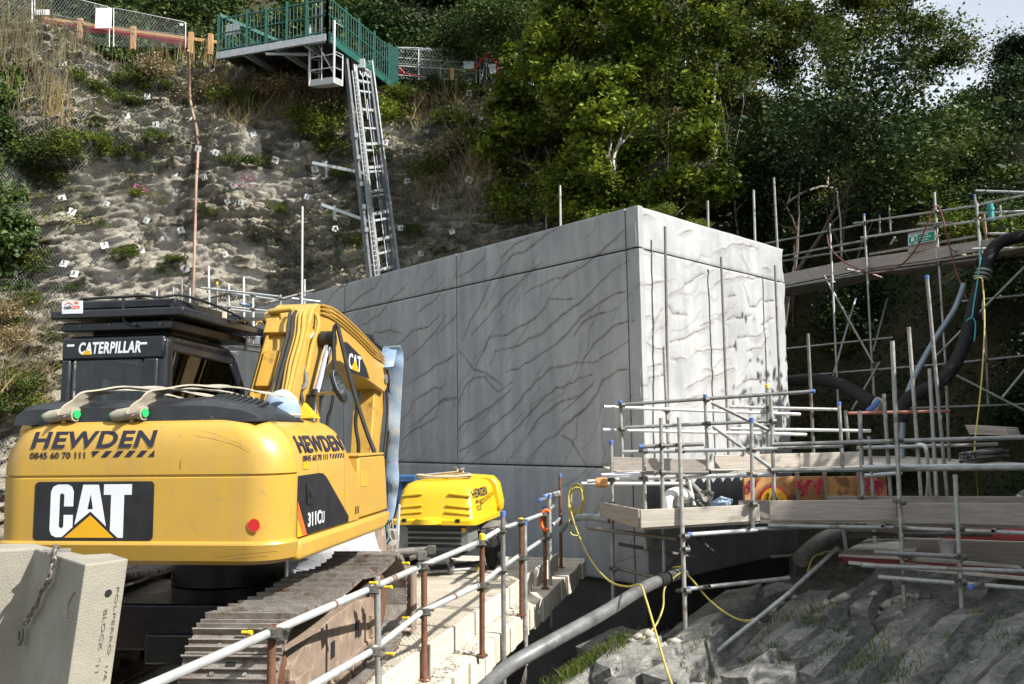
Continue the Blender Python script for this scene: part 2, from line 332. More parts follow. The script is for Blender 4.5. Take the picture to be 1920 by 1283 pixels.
def npmesh(name, V, Q, matn, smooth=False, uv=None):
    """numpy verts (n,3) and quads (m,4)"""
    me = bpy.data.meshes.new(name); V = np.asarray(V, np.float32); Q = np.asarray(Q, np.int32); k = Q.shape[1]
    me.vertices.add(len(V)); me.vertices.foreach_set('co', V.ravel()); me.loops.add(Q.size); me.loops.foreach_set('vertex_index', Q.ravel())
    me.polygons.add(len(Q)); me.polygons.foreach_set('loop_start', np.arange(0, Q.size, k, dtype=np.int32)); me.polygons.foreach_set('loop_total', np.full(len(Q), k, np.int32))
    if smooth: me.polygons.foreach_set('use_smooth', np.ones(len(Q), bool))
    if uv is not None:
        l = me.uv_layers.new(name='UVMap'); l.data.foreach_set('uv', np.asarray(uv, np.float32)[Q.ravel()].ravel())
    me.update(calc_edges=True); me.materials.append(MATS[matn]); return me
def gridq(nu, nv):
    i = np.arange((nu-1)*(nv-1)); a = (i//(nv-1))*nv + i % (nv-1); return np.stack([a, a+nv, a+nv+1, a+1], 1)
def leaves(C, size, flat=.3, rng=RNG, aspect=.62, droop=0):
    """one bent four-cornered leaf per centre"""
    n = len(C); nz = rng.normal(size=(n, 3)); nz[:, 2] = np.abs(nz[:, 2])+flat; nz /= np.linalg.norm(nz, axis=1)[:, None]
    t = rng.normal(size=(n, 3)); t[:, 2] -= droop; t -= nz*(t*nz).sum(1)[:, None]; t /= np.linalg.norm(t, axis=1)[:, None]; b = np.cross(nz, t)
    s = (size*rng.uniform(.6, 1.35, n))[:, None] if np.isscalar(size) else (size*rng.uniform(.6, 1.35, n))[:, None]
    V = np.stack([C - t*s*.5, C + b*s*aspect*.5 - nz*s*.08, C + t*s*.5, C - b*s*aspect*.5 - nz*s*.08], 1).reshape(-1, 3)
    return V, np.arange(4*n).reshape(-1, 4)
def text(parent, s, O, X, Y, w, h, matn, name='lettering', bold=0, shear=0, th=.002, local=True):
    cu = bpy.data.curves.new('t', 'FONT'); cu.body = s; cu.extrude = .004; cu.offset = bold; cu.shear = shear; cu.resolution_u = 3; cu.space_character = 1 + bold*3.2
    ob = bpy.data.objects.new('t', cu); COL.objects.link(ob); me = bpy.data.meshes.new_from_object(ob); bpy.data.objects.remove(ob); bpy.data.curves.remove(cu)
    co = np.zeros(len(me.vertices)*3, np.float32); me.vertices.foreach_get('co', co); co = co.reshape(-1, 3); lo, hi = co.min(0), co.max(0)
    X, Y, O = Vector(X).normalized(), Vector(Y).normalized(), Vector(O); N = X.cross(Y)
    a = (co[:, 0]-lo[0])/(hi[0]-lo[0])*w; b = (co[:, 1]-lo[1])/(hi[1]-lo[1])*h; c = (co[:, 2]-lo[2])/max(1e-6, hi[2]-lo[2])*th
    V = np.array(O)[None] + a[:, None]*np.array(X) + b[:, None]*np.array(Y) + c[:, None]*np.array(N)
    me.vertices.foreach_set('co', V.astype(np.float32).ravel()); me.name = name
    if parent and not local: me.transform(W[root_of(parent).name].inverted())
    me.materials.clear(); me.materials.append(MATS[matn]); me.update()
    return link(bpy.data.objects.new(name, me), parent)
def smoothpath(pts, n=6):
    pts = [Vector(p) for p in pts]; out = []
    for i in range(len(pts)-1):
        a, b, c, d = pts[max(0, i-1)], pts[i], pts[i+1], pts[min(len(pts)-1, i+2)]
        for q in range(n):
            t = q/n; out.append(.5*((2*b) + (c-a)*t + (2*a-5*b+4*c-d)*t*t + (3*b-a-3*c+d)*t**3))
    out.append(pts[-1]); return out
# ------------------------------------------------------------------ terrain
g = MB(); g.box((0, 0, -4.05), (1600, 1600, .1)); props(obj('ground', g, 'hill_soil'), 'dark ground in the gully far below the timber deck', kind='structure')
def lerp_path(pts, s):
    pts = np.array(pts, float); L = np.concatenate([[0], np.cumsum(np.linalg.norm(np.diff(pts, axis=0), axis=1))]); L /= L[-1]
    return np.stack([np.interp(s, L, pts[:, i]) for i in range(pts.shape[1])], -1)
BASE = [(-24, 8, -2), (-17, 15, -2), (-14, 21, -2), (-10.5, 25.5, -2), (-5, 27, -2), (0, 28, -2), (5, 28.5, -2), (9, 27, -2)]
TOP = [(-29, 14, 16.2), (-22, 22, 16.2), (-17, 27.5, 15.9), (-12, 30.3, 15.6), (-6.3, 30.6, 15.3), (0, 31.6, 15.0), (6, 32.5, 15.2), (11, 32, 15.4)]
NS, NT = 660, 330
s_ = np.linspace(0, 1, NS)
B_, T_ = lerp_path(BASE, s_), lerp_path(TOP, s_)
k_ = np.exp(-.5*(np.arange(-40, 41)/16)**2); k_ /= k_.sum()
def smo(a): return np.stack([np.convolve(np.pad(a[:, i], 40, mode='edge'), k_, 'valid') for i in range(3)], -1)
B_, T_ = smo(B_), smo(T_)
t_ = np.linspace(0, 1, NT)
prof = np.clip(t_**1.0, 0, 1)
CP = B_[:, None]*(1-prof)[None, :, None] + T_[:, None]*prof[None, :, None]
tan = np.gradient(CP[:, NT//2], axis=0); nrm = np.stack([tan[:, 1], -tan[:, 0], 0*tan[:, 0]], -1); nrm /= np.linalg.norm(nrm, axis=1)[:, None]
X, Y, Z = CP[..., 0], CP[..., 1], CP[..., 2]
u = s_[:, None]*48 + 0*Z
lay = Z - .20*u + .8*fbm(u*.12, Z*.12, 0, 3, 3)
dsp = 1.35*fbm(u*.16, Z*.13, 0, 3, 5) + .55*fbm(u*.45, Z*.5, 0, 4, 9)
step = lay*1.15 + .9*fbm(u*.35, Z*.35, 0, 3, 21); fr = step - np.floor(step)
low = dsp.copy()
rdg = lambda a, b, s: 1-2*np.abs(fbm(a, b, 0, 3, s, .55))
dsp += .22*rdg(u*.55, lay*1.6, 83) + .16*rdg(u*1.3+lay*.8, lay*3.4, 87) + .12*rdg(u*1.8, lay*6, 89) + .05*rdg(u*2.4, lay*11, 91) + .26*(fr**1.6) + .26*fbm(u*.7, lay*2.6, 0, 4, 13) + .16*fbm(u*1.6, lay*6.0, 0, 3, 23) + .11*np.abs(fbm(u*2.6, lay*4.2, 0, 3, 25))
dsp += .9*np.clip((Z-12.5)/3, 0, 1)*(-.6)                          # rolls back under the turf
dsp += - .45*np.exp(-((u-28.5)/1.6)**2)*np.clip((Z-4)/4, 0, 1)
C3 = CP + nrm[:, None, :]*dsp[..., None]
cl = bpy.data.objects.new('cliff', npmesh('cliff', C3.reshape(-1, 3), gridq(NS, NT), 'cliff_rock', False)); COL.objects.link(cl)
props(cl, 'pale layered rock face behind the building, hung with wire netting', kind='structure')
BV = BVHTree.FromPolygons([Vector(p) for p in C3.reshape(-1, 3)], gridq(NS, NT).tolist())
def hit(px, py):
    h = BV.ray_cast(CAM, ray(px, py).normalized()); return (h[0], h[1] if h[1].y < 0 else -h[1]) if h[0] else (None, None)
# netting sheet hung a hand's width off the rock
gu, gt = slice(95, 620, 5), slice(58, 326, 5)
sm = CP + nrm[:, None, :]*(low+.55 + .9*np.clip((Z-12.5)/3, 0, 1)*(-.6) - .45*np.exp(-((u-28.5)/1.6)**2)*np.clip((Z-4)/4, 0, 1))[..., None]; nn = nrm[gu][:, None]
net = sm[gu, gt]; nu, nv = net.shape[:2]
uvn = np.stack([u[gu, gt], (Z[gu, gt])*1.05], -1).reshape(-1, 2)
no = bpy.data.objects.new('rock_netting', npmesh('rock_netting', net.reshape(-1, 3), gridq(nu, nv), 'rock_net', True, uvn)); COL.objects.link(no)
props(no, 'grey wire netting draped over the whole cliff face', 'netting', kind='stuff')

# bench above the cliff, then a bank; right hillside
def hill_h(x, y):
    foot = np.array([(3.5, 31), (6.5, 27), (8.3, 22), (9.6, 18), (10.6, 13), (10.0, 8), (9.2, 3), (9, -3), (9, -12)], float)
    d = np.full(x.shape, 1e9); sg = np.zeros(x.shape)
    for a, b in zip(foot[:-1], foot[1:]):
        ab = b-a; t = np.clip(((x-a[0])*ab[0] + (y-a[1])*ab[1])/(ab@ab), 0, 1); qx, qy = x-a[0]-ab[0]*t, y-a[1]-ab[1]*t
        dd = np.hypot(qx, qy); cr = ab[0]*qy - ab[1]*qx; m = dd < d; d = np.where(m, dd, d); sg = np.where(m, np.sign(cr), sg)
    d = d*sg
    near = np.clip((y-6)/10, 0, 1); hmax = 5.0*(1-near) + 14.2*near; sl_ = .85 + 1.65*np.clip((y-18)/10, 0, 1)
    h = np.clip(d, 0, None)*sl_
    h = hmax*np.tanh(h/hmax) + .6*fbm(x*.25, y*.25, 0, 3, 31)*np.clip(d/3, 0, 1)
    return np.where(d > 0, h-.2, -3.2 + 3*np.exp(np.minimum(d, 0)/1.5))
gx, gy = np.meshgrid(np.arange(4, 62, .5), np.arange(-14, 90, .5), indexing='ij'); gz = hill_h(gx, gy)
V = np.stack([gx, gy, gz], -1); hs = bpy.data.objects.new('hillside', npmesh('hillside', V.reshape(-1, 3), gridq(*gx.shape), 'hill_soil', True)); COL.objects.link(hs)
props(hs, 'steep wooded hillside rising on the right', kind='structure')
nb = 60; tb = T_[::11]; rows = []
for off, dz in ((0, -.25), (1.2, .05), (3.6, .25), (6, 2.8), (10, 8.5), (16, 13), (60, 22)):
    rows.append(tb - nrm[::11]*off + np.array([0, 0, dz]) + np.stack([0*tb[:, 0], 0*tb[:, 0], .2*fbm(tb[:, 0]*.5, tb[:, 1]*.5+off)], -1))
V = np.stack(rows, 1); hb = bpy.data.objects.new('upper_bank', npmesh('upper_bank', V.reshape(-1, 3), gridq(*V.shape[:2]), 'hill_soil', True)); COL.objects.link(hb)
props(hb, 'overgrown bank behind the path along the cliff top', kind='structure')

# rising foreshore of tilted rock slabs under the right-hand scaffold
gx, gy = np.meshgrid(np.linspace(-1.2, 9.5, 420), np.linspace(4.2, 16, 420), indexing='ij')
def shore(x, y):
    b = -1.50 + .37*(x-1.9) + .03*(y-9)
    w = -x*.50 + y*.86 + .30*fbm(x*.7, y*.7, 0, 3, 77); v = x*.86 + y*.5
    st = w*1.25; fr = st-np.floor(st); amp = .55+.45*vnoise(np.floor(st)*3.7, v*.45, 0, 5)
    brk = v*.55 + .7*vnoise(np.floor(st)*1.9, 0, 0, 6) + .2*fbm(x, y, 0, 2, 7); fb = np.abs(brk-np.floor(brk)-.5)*2
    ridge = fr**1.2*np.clip((1-fr)*9, 0, 1)*amp*np.clip((1-fb)*5, .35, 1)
    b = b + .50*np.exp(-((x-1.15)/.7)**2-((y-9.7)/.9)**2)
    z = b + ridge*.5 + .07*fbm(x*1.8, y*1.8, 0, 4, 41) + .10*vnoise(w*.4, v*1.2, 0, 43) + .035*fbm(v*1.5, w*9, 0, 3, 45) + .02*fbm(x*9, y*9, 0, 3, 47)
    z = np.where(x < .7, z - np.clip(.7-x, 0, 9)**1.5*1.5, z); z = np.where(y > 11.5, z - (y-11.5)*.15, z)
    return np.maximum(z, -3.9)
gz = shore(gx, gy); V = np.stack([gx, gy, gz], -1)
fr_ = bpy.data.objects.new('rock_foreshore', npmesh('rock_foreshore', V.reshape(-1, 3), gridq(*gx.shape), 'foreshore_rock', True)); COL.objects.link(fr_)
props(fr_, 'tilted grey rock slabs below the right-hand scaffold', kind='structure')
BVS = BVHTree.FromPolygons([Vector(p) for p in V.reshape(-1, 3)], gridq(*gx.shape).tolist())

SLABS = [(1075, 1282, 9.3, 1215, 1196, 10.2, .75, .6), (1150, 1300, 9.0, 1238, 1228, 9.6, .55, .5), (1055, 1305, 8.8, 1130, 1252, 9.3, .6, .5), (1110, 1218, 10.5, 1195, 1178, 11, .5, .45), (1290, 1195, 10.3, 1420, 1095, 11.2, .75, .5), (1240, 1300, 9.2, 1335, 1215, 10, .7, .5),
 (1320, 1300, 8.8, 1500, 1155, 10, .5, .5), (1425, 1245, 9.0, 1555, 1105, 10.2, .55, .55), (1440, 1300, 8.5, 1640, 1192, 9.4, .45, .45), (1560, 1185, 9.5, 1678, 1095, 10, .55, .5), (1500, 1300, 8.2, 1645, 1250, 8.6, .55, .45), (1600, 1275, 8.3, 1785, 1122, 9.3, .55, .5),
 (1690, 1300, 7.9, 1850, 1135, 8.9, .5, .55), (1780, 1300, 7.8, 1930, 1155, 8.7, .45, .5), (1860, 1300, 7.6, 1965, 1205, 8.2, .55, .5), (1830, 1155, 9.0, 1935, 1112, 9.4, .45, .4), (1330, 1165, 10.7, 1480, 1098, 11.4, .5, .4), (1210, 1250, 9.9, 1290, 1200, 10.5, .6, .45), (1360, 1235, 9.4, 1450, 1165, 10.2, .4, .4),
 (1700, 1180, 9.0, 1790, 1120, 9.6, .5, .4), (1520, 1240, 8.9, 1600, 1180, 9.4, .35, .35), (1745, 1215, 8.5, 1830, 1150, 9.0, .35, .4), (1250, 1215, 10.4, 1330, 1165, 11, .5, .4)]
import bmesh
rx_ = random.Random(8)
for k in range(60):
    cx, cy = rx_.uniform(1080, 1960), rx_.uniform(1110, 1300); d_ = 8.0 + (1300-cy)*.010 + (1500-cx)*.0012; l_ = rx_.uniform(45, 110); a_ = R_(rx_.uniform(32, 50))
    if cy < 1330-.16*(cx-1000) - 110 and cx < 1500: continue
    SLABS.append((cx, cy+l_*math.sin(a_)*.5, d_-.25, cx+l_*math.cos(a_), cy-l_*math.sin(a_)*.5, d_+.25, rx_.uniform(.25, .5), rx_.uniform(.3, .5)))
def slab_mesh(L, Wd, H, seed):
    """angular split slab: hull of points scattered near the faces of a long block"""
    g = np.random.default_rng(seed); pts = []
    for sx in (-1, -.45, .1, .6, 1):
        for sy in (-1, 1):
            for sz in (-1, 1): pts.append((sx*g.uniform(.82, 1.05) if abs(sx) == 1 else sx+g.uniform(-.15, .15), sy*g.uniform(.6, 1.05)*(1-.25*max(0, sx)), sz*g.uniform(.62, 1.08)))
    bm = bmesh.new()
    for p in pts: bm.verts.new((p[0]*L/2, p[1]*Wd/2, p[2]*H/2))
    r = bmesh.ops.convex_hull(bm, input=bm.verts); bmesh.ops.delete(bm, geom=[e for e in r['geom_interior'] if isinstance(e, bmesh.types.BMVert)], context='VERTS')
    bmesh.ops.subdivide_edges(bm, edges=bm.edges[:], cuts=2, use_grid_fill=True); bmesh.ops.triangulate(bm, faces=bm.faces[:]); bm.verts.index_update()
    V = np.array([v.co[:] for v in bm.verts]); F = [tuple(v.index for v in f.verts) for f in bm.faces]; bm.free(); q = seed*3.1
    n_ = np.stack([vnoise(V[:, 0]*3+q, V[:, 1]*5, V[:, 2]*6, k) for k in (1, 2, 3)], -1); return V + n_*np.array([.03, .025, .022]), F
def rdg3(x, y, z, s): return 1-2*np.abs(fbm(x, y, z, 3, s))
SLV, SLF, SLN = [V.reshape(-1, 3)], gridq(*gx.shape).tolist(), V.size//3
for i, (x0, y0, d0, x1, y1, d1, wd_, hh) in enumerate(SLABS):
    a, c = P(x0, y0, d0), P(x1, y1, d1); ax = c-a; wd_ *= .86; hh *= 1.35; L = ax.length*1.05; ax.normalize(); sd = Vector((0, 0, 1)).cross(ax).normalized(); up = ax.cross(sd)
    V_, F_ = slab_mesh(L, wd_, hh, 40+i); tilt = Matrix.Rotation(R_(-14+9*math.sin(i*2.1)), 3, ax); sd, up = tilt @ sd, tilt @ up; ctr = (a+c)/2 - Vector((0, 0, 1))*hh*.42
    Vw = np.array(ctr)[None] + V_[:, :1]*np.array(ax) + V_[:, 1:2]*np.array(sd) + V_[:, 2:]*np.array(up)
    me = npmesh('rock_slab', Vw, np.array(F_), 'foreshore_rock', True); me.set_sharp_from_angle(angle=R_(18)); link(bpy.data.objects.new('rock_slab', me), fr_); SLV.append(Vw); SLF += (np.array(F_)+SLN).tolist(); SLN += len(Vw)
BVS = BVHTree.FromPolygons([Vector(p) for p in np.concatenate(SLV)], SLF)
rr9 = random.Random(12)
for k in range(46):    # broken stone lying in the clefts
    cx, cy = rr9.choice(((1450, 1150), (1480, 1130), (1420, 1175), (1190, 1240), (1250, 1265), (1560, 1210), (1650, 1215), (1700, 1225)))
    p = P(cx+rr9.uniform(-28, 28), cy+rr9.uniform(-14, 14), 9.0+(1283-cy)*.008); h_ = BVS.ray_cast(p+Vector((0, 0, 3)), Vector((0, 0, -1))); s = rr9.uniform(.04, .10)
    V_, F_ = np.array([(1, 0, .2), (-.9, .1, 0), (0, 1, .1), (.1, -.9, .2), (.1, .1, .8), (0, 0, -.7)])*s*np.array([rr9.uniform(.7, 1.5), rr9.uniform(.6, 1.1), rr9.uniform(.5, 1)]), [(0, 2, 4), (2, 1, 4), (1, 3, 4), (3, 0, 4), (2, 0, 5), (1, 2, 5), (3, 1, 5), (0, 3, 5)]
    link(bpy.data.objects.new('stone', npmesh('stone', V_+np.array((p.x, p.y, max(p.z, h_[0].z if h_[0] else p.z))), np.array(F_), 'gravel')), fr_)

# ------------------------------------------------------------------ the concrete building
Cb = P(1193, 385, 14); Lb = PZ(585, 549, Cb.z); Rb = PZ(1466, 467, Cb.z); ZT, ZB = Cb.z, -3.2
L1 = Vector((Lb.x-Cb.x, Lb.y-Cb.y, 0)); LL = L1.length; L1.normalize(); R1 = Vector((Rb.x-Cb.x, Rb.y-Cb.y, 0)); RL = R1.length; R1.normalize()
NL = Vector((L1.y, -L1.x, 0)); NL = NL if NL.dot(CAM-Cb) > 0 else -NL
NR = Vector((R1.y, -R1.x, 0)); NR = NR if NR.dot(CAM-Cb) > 0 else -NR
C0 = Vector((Cb.x, Cb.y, 0))
def wl(px, py): p = PP(px, py, Cb, NL); return ((p-Cb).dot(L1), p.z)
def wr(px, py): p = PP(px, py, Cb, NR); return ((p-Cb).dot(R1), p.z)
bld = thing('concrete_building', 'large pale grey concrete box with cracked rock-textured panels', 'building', (Cb.x, Cb.y, ZB))
LX = LL+6
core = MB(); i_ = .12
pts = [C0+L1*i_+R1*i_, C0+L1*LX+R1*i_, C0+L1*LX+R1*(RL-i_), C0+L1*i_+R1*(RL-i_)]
core.hexa([p+Vector((0, 0, ZB)) for p in pts], [p+Vector((0, 0, ZT-.08)) for p in pts]); obj('painted_shade_core', core, 'painted_shade_core', bld)  # core shows under the panels, coloured dark as a shaded recess
rf = MB(); pts = [C0+L1*.05+R1*.05, C0+L1*LX+R1*.05, C0+L1*LX+R1*(RL-.05), C0+L1*.05+R1*(RL-.05)]
rf.hexa([p+Vector((0, 0, ZT-.078)) for p in pts], [p+Vector((0, 0, ZT-.02)) for p in pts])
m, nd, lk, b = _newmat('wall_concrete')
gm = nd.new('ShaderNodeNewGeometry'); mp = nd.new('ShaderNodeMapping'); mp.inputs['Scale'].default_value = (2.2, 2.2, .28); lk.new(gm.outputs[0], mp.inputs[0])
n1 = noise(nd, lk, mp.outputs[0], 1.5, 7, .6); r1 = ramp(nd, [(.3, (.29, .295, .30)), (.7, (.41, .415, .415))]); lk.new(n1.outputs[0], r1.inputs[0])
n2 = noise(nd, lk, gm.outputs[0], 1.1, 8, .65); r2 = ramp(nd, [(.35, (.86, .86, .88)), (.65, (1.06, 1.06, 1.05))]); lk.new(n2.outputs[0], r2.inputs[0])
mm = nd.new('ShaderNodeMix'); mm.data_type = 'RGBA'; mm.blend_type = 'MULTIPLY'; mm.inputs[0].default_value = 1; lk.new(r1.outputs[0], mm.inputs[6]); lk.new(r2.outputs[0], mm.inputs[7])
at = nd.new('ShaderNodeAttribute'); at.attribute_name = 'crack'
lk.new(mix(nd, lk, at.outputs['Fac'], mm.outputs[2], (.12, .092, .068)), b.inputs['Base Color']); b.inputs['Roughness'].default_value = .9; b.inputs['Specular IOR Level'].default_value = .2
n3 = noise(nd, lk, gm.outputs[0], 35, 6, .6); bp = nd.new('ShaderNodeBump'); bp.inputs['Strength'].default_value = .25; bp.inputs['Distance'].default_value = .02; lk.new(n3.outputs[0], bp.inputs['Height']); lk.new(bp.outputs[0], b.inputs['Normal'])
obj('roof_slab', rf, 'wall_concrete', bld)
k7 = lambda x, y: (820+x/2.376, 360+y/2.376)
k6 = lambda x, y: (380+x/2.983, 400+y/2.983)
CL7 = [[(100,1210),(200,1080),(330,980),(440,850),(500,790),(600,765),(700,760),(780,720),(850,670)],[(140,1215),(260,1150),(350,1060),(440,960),(530,880),(620,840),(690,825)],
 [(390,1210),(480,1110),(600,1020),(680,940),(740,840),(800,795),(850,790)],[(305,805),(420,760),(520,680),(620,590),(700,510),(780,460),(850,435)],
 [(240,780),(260,720),(360,680),(460,640),(520,590),(580,540),(640,500),(700,430),(760,370),(850,310)],[(385,465),(450,420),(560,380),(640,330),(720,280),(800,200),(840,150)],
 [(105,670),(150,580),(190,500),(240,400),(250,370)],[(150,640),(220,560),(270,510),(330,440),(400,370),(470,310)],[(165,790),(200,720),(230,650),(300,640),(380,600),(440,560),(500,480),(605,485)],
 [(90,700),(160,790),(230,820),(290,860)],[(90,940),(130,870),(160,830),(210,830),(270,890),(340,840)],[(80,380),(150,350),(200,300),(215,255)],[(260,370),(330,290),(400,260),(470,200),(560,160)],
 [(0,770),(80,730)],[(0,945),(40,920),(90,910)],[(0,640),(40,590),(90,540)],[(555,1080),(600,1120),(660,1210)],[(95,1060),(160,1000),(240,960),(330,880)],[(400,1090),(450,1010),(560,930),(640,900)],
 [(640,760),(700,680),(780,600),(850,570)],[(560,980),(640,900),(700,850)],[(280,300),(340,240),(420,200)],[(600,640),(680,560),(800,520)],[(95,1150),(180,1120),(260,1040)]]
CL6 = [[(680,530),(760,420),(830,380)],[(770,570),(850,490),(960,420),(1000,350)],[(900,620),(1000,560),(1060,480),(1140,400)],[(940,680),(1050,650),(1110,670)],[(1080,740),(1180,660),(1260,630),(1330,560)],
 [(1090,850),(1180,790),(1250,720),(1320,640),(1360,560)],[(1150,960),(1240,900),(1330,840),(1410,790)],[(1100,1180),(1180,1060),(1250,1000),(1340,980),(1370,950)],[(1150,1210),(1240,1130),(1330,1060),(1420,1030)],
 [(560,700),(640,600),(700,560)],[(500,900),(600,780),(700,700)],[(640,1000),(720,880),(800,820)],[(1110,1280),(1200,1200),(1330,1130)],[(880,1100),(960,1000),(1050,930)],[(1200,560),(1280,500),(1350,420)]]
cracksL = [[wl(*k7(*p)) for p in c] for c in CL7] + [[wl(*k6(*p)) for p in c] for c in CL6]
CR7 = [[(895,100),(930,98),(965,110)],[(900,265),(935,262),(972,272)],[(900,415),(960,415),(1010,400)],[(915,665),(960,700),(1010,710)],[(1040,745),(1080,740),(1112,745)],[(945,640),(970,570),(1000,520)],
 [(1230,270),(1320,235),(1370,240),(1430,245)],[(1350,280),(1385,350)],[(1240,410),(1330,380),(1400,385),(1440,380)],[(1360,420),(1395,520),(1430,505),(1450,480)],[(1290,575),(1330,560),(1400,555)],
 [(1150,705),(1280,705),(1330,680)],[(1040,675),(1120,640),(1210,600)],[(1340,650),(1420,650),(1470,610)],[(1180,790),(1230,800)],[(915,835),(960,830),(1010,810)],[(1040,460),(1100,430),(1160,380),(1230,340)],
 [(1030,510),(1060,545),(1110,550)],[(1450,340),(1490,350)],[(1460,480),(1500,490)],[(1330,870),(1400,830),(1480,850)],[(1110,870),(1180,840),(1330,780)],[(1300,470),(1330,465)],[(1080,190),(1140,180)],[(920,780),(1000,770)],
 [(1170,600),(1230,580)],[(1380,720),(1440,690),(1480,640)],[(900,560),(950,550)],[(1090,930),(1180,900)],[(1250,560),(1300,530)],[(1440,600),(1500,560)]]
cracksR = [[wr(*k7(*p)) for p in c] for c in CR7]
rg = np.random.default_rng(5)
def walk(n, umax, z0, z1, dirv, ln):
    out = []
    for _ in range(n):
        p = np.array([rg.uniform(0, umax), rg.uniform(z0, z1)]); c = [tuple(p)]; a = dirv + rg.normal()*.25
        for _ in range(rg.integers(3, 8)):
            a += rg.normal()*.28; a = .7*a+.3*dirv; p = p + ln*np.array([math.cos(a), math.sin(a)]); c.append(tuple(p))
        out.append(c)
    return out
minorL = walk(110, LX, -1, ZT-.3, math.pi-.75, .24) + walk(14, LX, -1, ZT-.3, -.7, .2); minorR = walk(34, RL, 0, ZT-.3, .35, .16)
def crackfield(U, Zz, lines, wig=.035):
    """distance to the nearest crack line, each thinning to its ends"""
    D = np.full(U.shape, 9.0); s = 0
    Uw = U + wig*fbm(U*3, Zz*3, 0, 3, 61); Zw = Zz + wig*fbm(U*3, Zz*3, 7, 3, 67)
    for c in lines:
        c = np.array(c); n = len(c)-1; lo, hi = c.min(0)-.3, c.max(0)+.3; box = (U > lo[0]) & (U < hi[0]) & (Zz > lo[1]) & (Zz < hi[1])
        if not box.any(): continue
        uu, zz = Uw[box], Zw[box]; best = D[box]
        for i in range(n):
            ab = c[i+1]-c[i]; t = np.clip(((uu-c[i, 0])*ab[0]+(zz-c[i, 1])*ab[1])/max(1e-9, ab@ab), 0, 1)
            e = (i+t)/n; taper = .35+.65*np.sin(np.pi*np.clip(e*.9+.05, 0, 1)); best = np.minimum(best, np.hypot(uu-c[i, 0]-ab[0]*t, zz-c[i, 1]-ab[1]*t)/taper)
        D[box] = best
    return D
def panel(O, A, N, u0, u1, z0, z1, lines, minor, step, depth, wcr, rough, name='wall_panel'):
    nu, nz = max(4, int((u1-u0)/step)), max(4, int((z1-z0)/step)); us, zs = np.linspace(u0, u1, nu), np.linspace(z0, z1, nz); U, Zz = np.meshgrid(us, zs, indexing='ij')
    D = crackfield(U, Zz, lines); Dm = crackfield(U, Zz, minor, .05)
    pr = np.exp(-(D/wcr)**2); pm = np.exp(-(Dm/(wcr*.6))**2)
    facet = fbm(U*.9, Zz*.9, 0, 3, 71+int(rough*100))*rough + .25*rough*fbm(U*4, Zz*4, 0, 3, 73)
    hgt = facet - depth*pr - .4*depth*pm
    if rough > .01:   # cast rock faces step at the cracks
        hgt += .013*np.clip(1-D/.10, 0, 1)*np.sign(fbm(U*1.3, Zz*1.3, 3, 2, 79))
    if rough > .01: U = U + (.030*fbm(Zz*2.2, 0, 3, 4, 97)+.012)*np.exp(-((u1-U)/.12)**2) + .016*fbm(Zz*3.0, 0, 5, 4, 98)*np.exp(-((U-u0)/.08)**2)
    edge = np.minimum(np.minimum(U-u0, u1-U), np.minimum(Zz-z0, z1-Zz)); hgt -= .012*np.exp(-(edge/.02)**2)
    Pn = np.array(O)[None, None] + U[..., None]*np.array(A) + hgt[..., None]*np.array(N); Pn[..., 2] = Zz
    V = Pn.reshape(-1, 3); q = gridq(nu, nz); nV = len(V)
    ring = np.concatenate([np.arange(nu)*nz, (nu-1)*nz+np.arange(1, nz), np.arange(nu-2, -1, -1)*nz+nz-1, np.arange(nz-2, 0, -1)])
    back = V[ring] - np.array(N)*.125; V = np.concatenate([V, back]); k = len(ring); i = np.arange(k); j = (i+1) % k
    q = np.concatenate([q, np.stack([ring[j], ring[i], nV+i, nV+j], 1)])
    if np.cross(np.array(A), [0, 0, 1]) @ np.array(N) < 0: q = q[:, ::-1]
    me = npmesh(name, V, q, 'wall_concrete', True); me.transform(W[bld.name].inverted())
    ca = np.clip(.62*np.exp(-(D/(wcr*1.2))**2) + .30*np.exp(-(D/(wcr*4.5))**2) + .45*np.exp(-(Dm/(wcr*1.1))**2) + .12*np.exp(-(Dm/(wcr*4))**2), 0, 1)
    if rough > .01: ca *= .75
    at = me.attributes.new('crack', 'FLOAT', 'POINT'); at.data.foreach_set('value', np.concatenate([ca.ravel(), ca.ravel()[ring]]).astype(np.float32)); me.set_sharp_from_angle(angle=R_(50))
    return link(bpy.data.objects.new(name, me), bld)
uj1, _ = wl(1177, 600); uj2, _ = wl(856, 650); uj3, _ = wl(645, 600)
zgA = wl(1000, 507)[1]; zgB = wl(1000, 873)[1]
cols = [(0.0, uj1), (uj1, uj2), (uj2, uj3), (uj3, LX)]; rowsz = [(-.45, zgB), (zgB, zgA), (zgA, ZT)]
gp = .014
for a, b_ in cols:
    for z0, z1 in rowsz:
        panel(C0, L1, NL, a+(gp if a else -.02), b_-gp, z0+gp, z1-(gp if z1 < ZT else 0), cracksL, minorL, .02 if a < 6 else .05, .014, .0075, .008)
for z0, z1 in ((-.45, zgA), (zgA, ZT)):
    panel(C0, R1, NR, .0, RL, z0+gp, z1-(gp if z1 < ZT else 0), cracksR, minorR, .02, .018, .009, .018)
# far end and back, plain panels
e_ = MB(); pts = [C0+R1*(RL-.11)+L1*.02, C0+R1*(RL+.02)+L1*.02, C0+R1*(RL+.02)+L1*LX, C0+R1*(RL-.11)+L1*LX]
e_.hexa([p+Vector((0, 0, ZB)) for p in pts], [p+Vector((0, 0, ZT)) for p in pts]); obj('rear_panel', e_, 'wall_concrete', bld, bevel=.02)
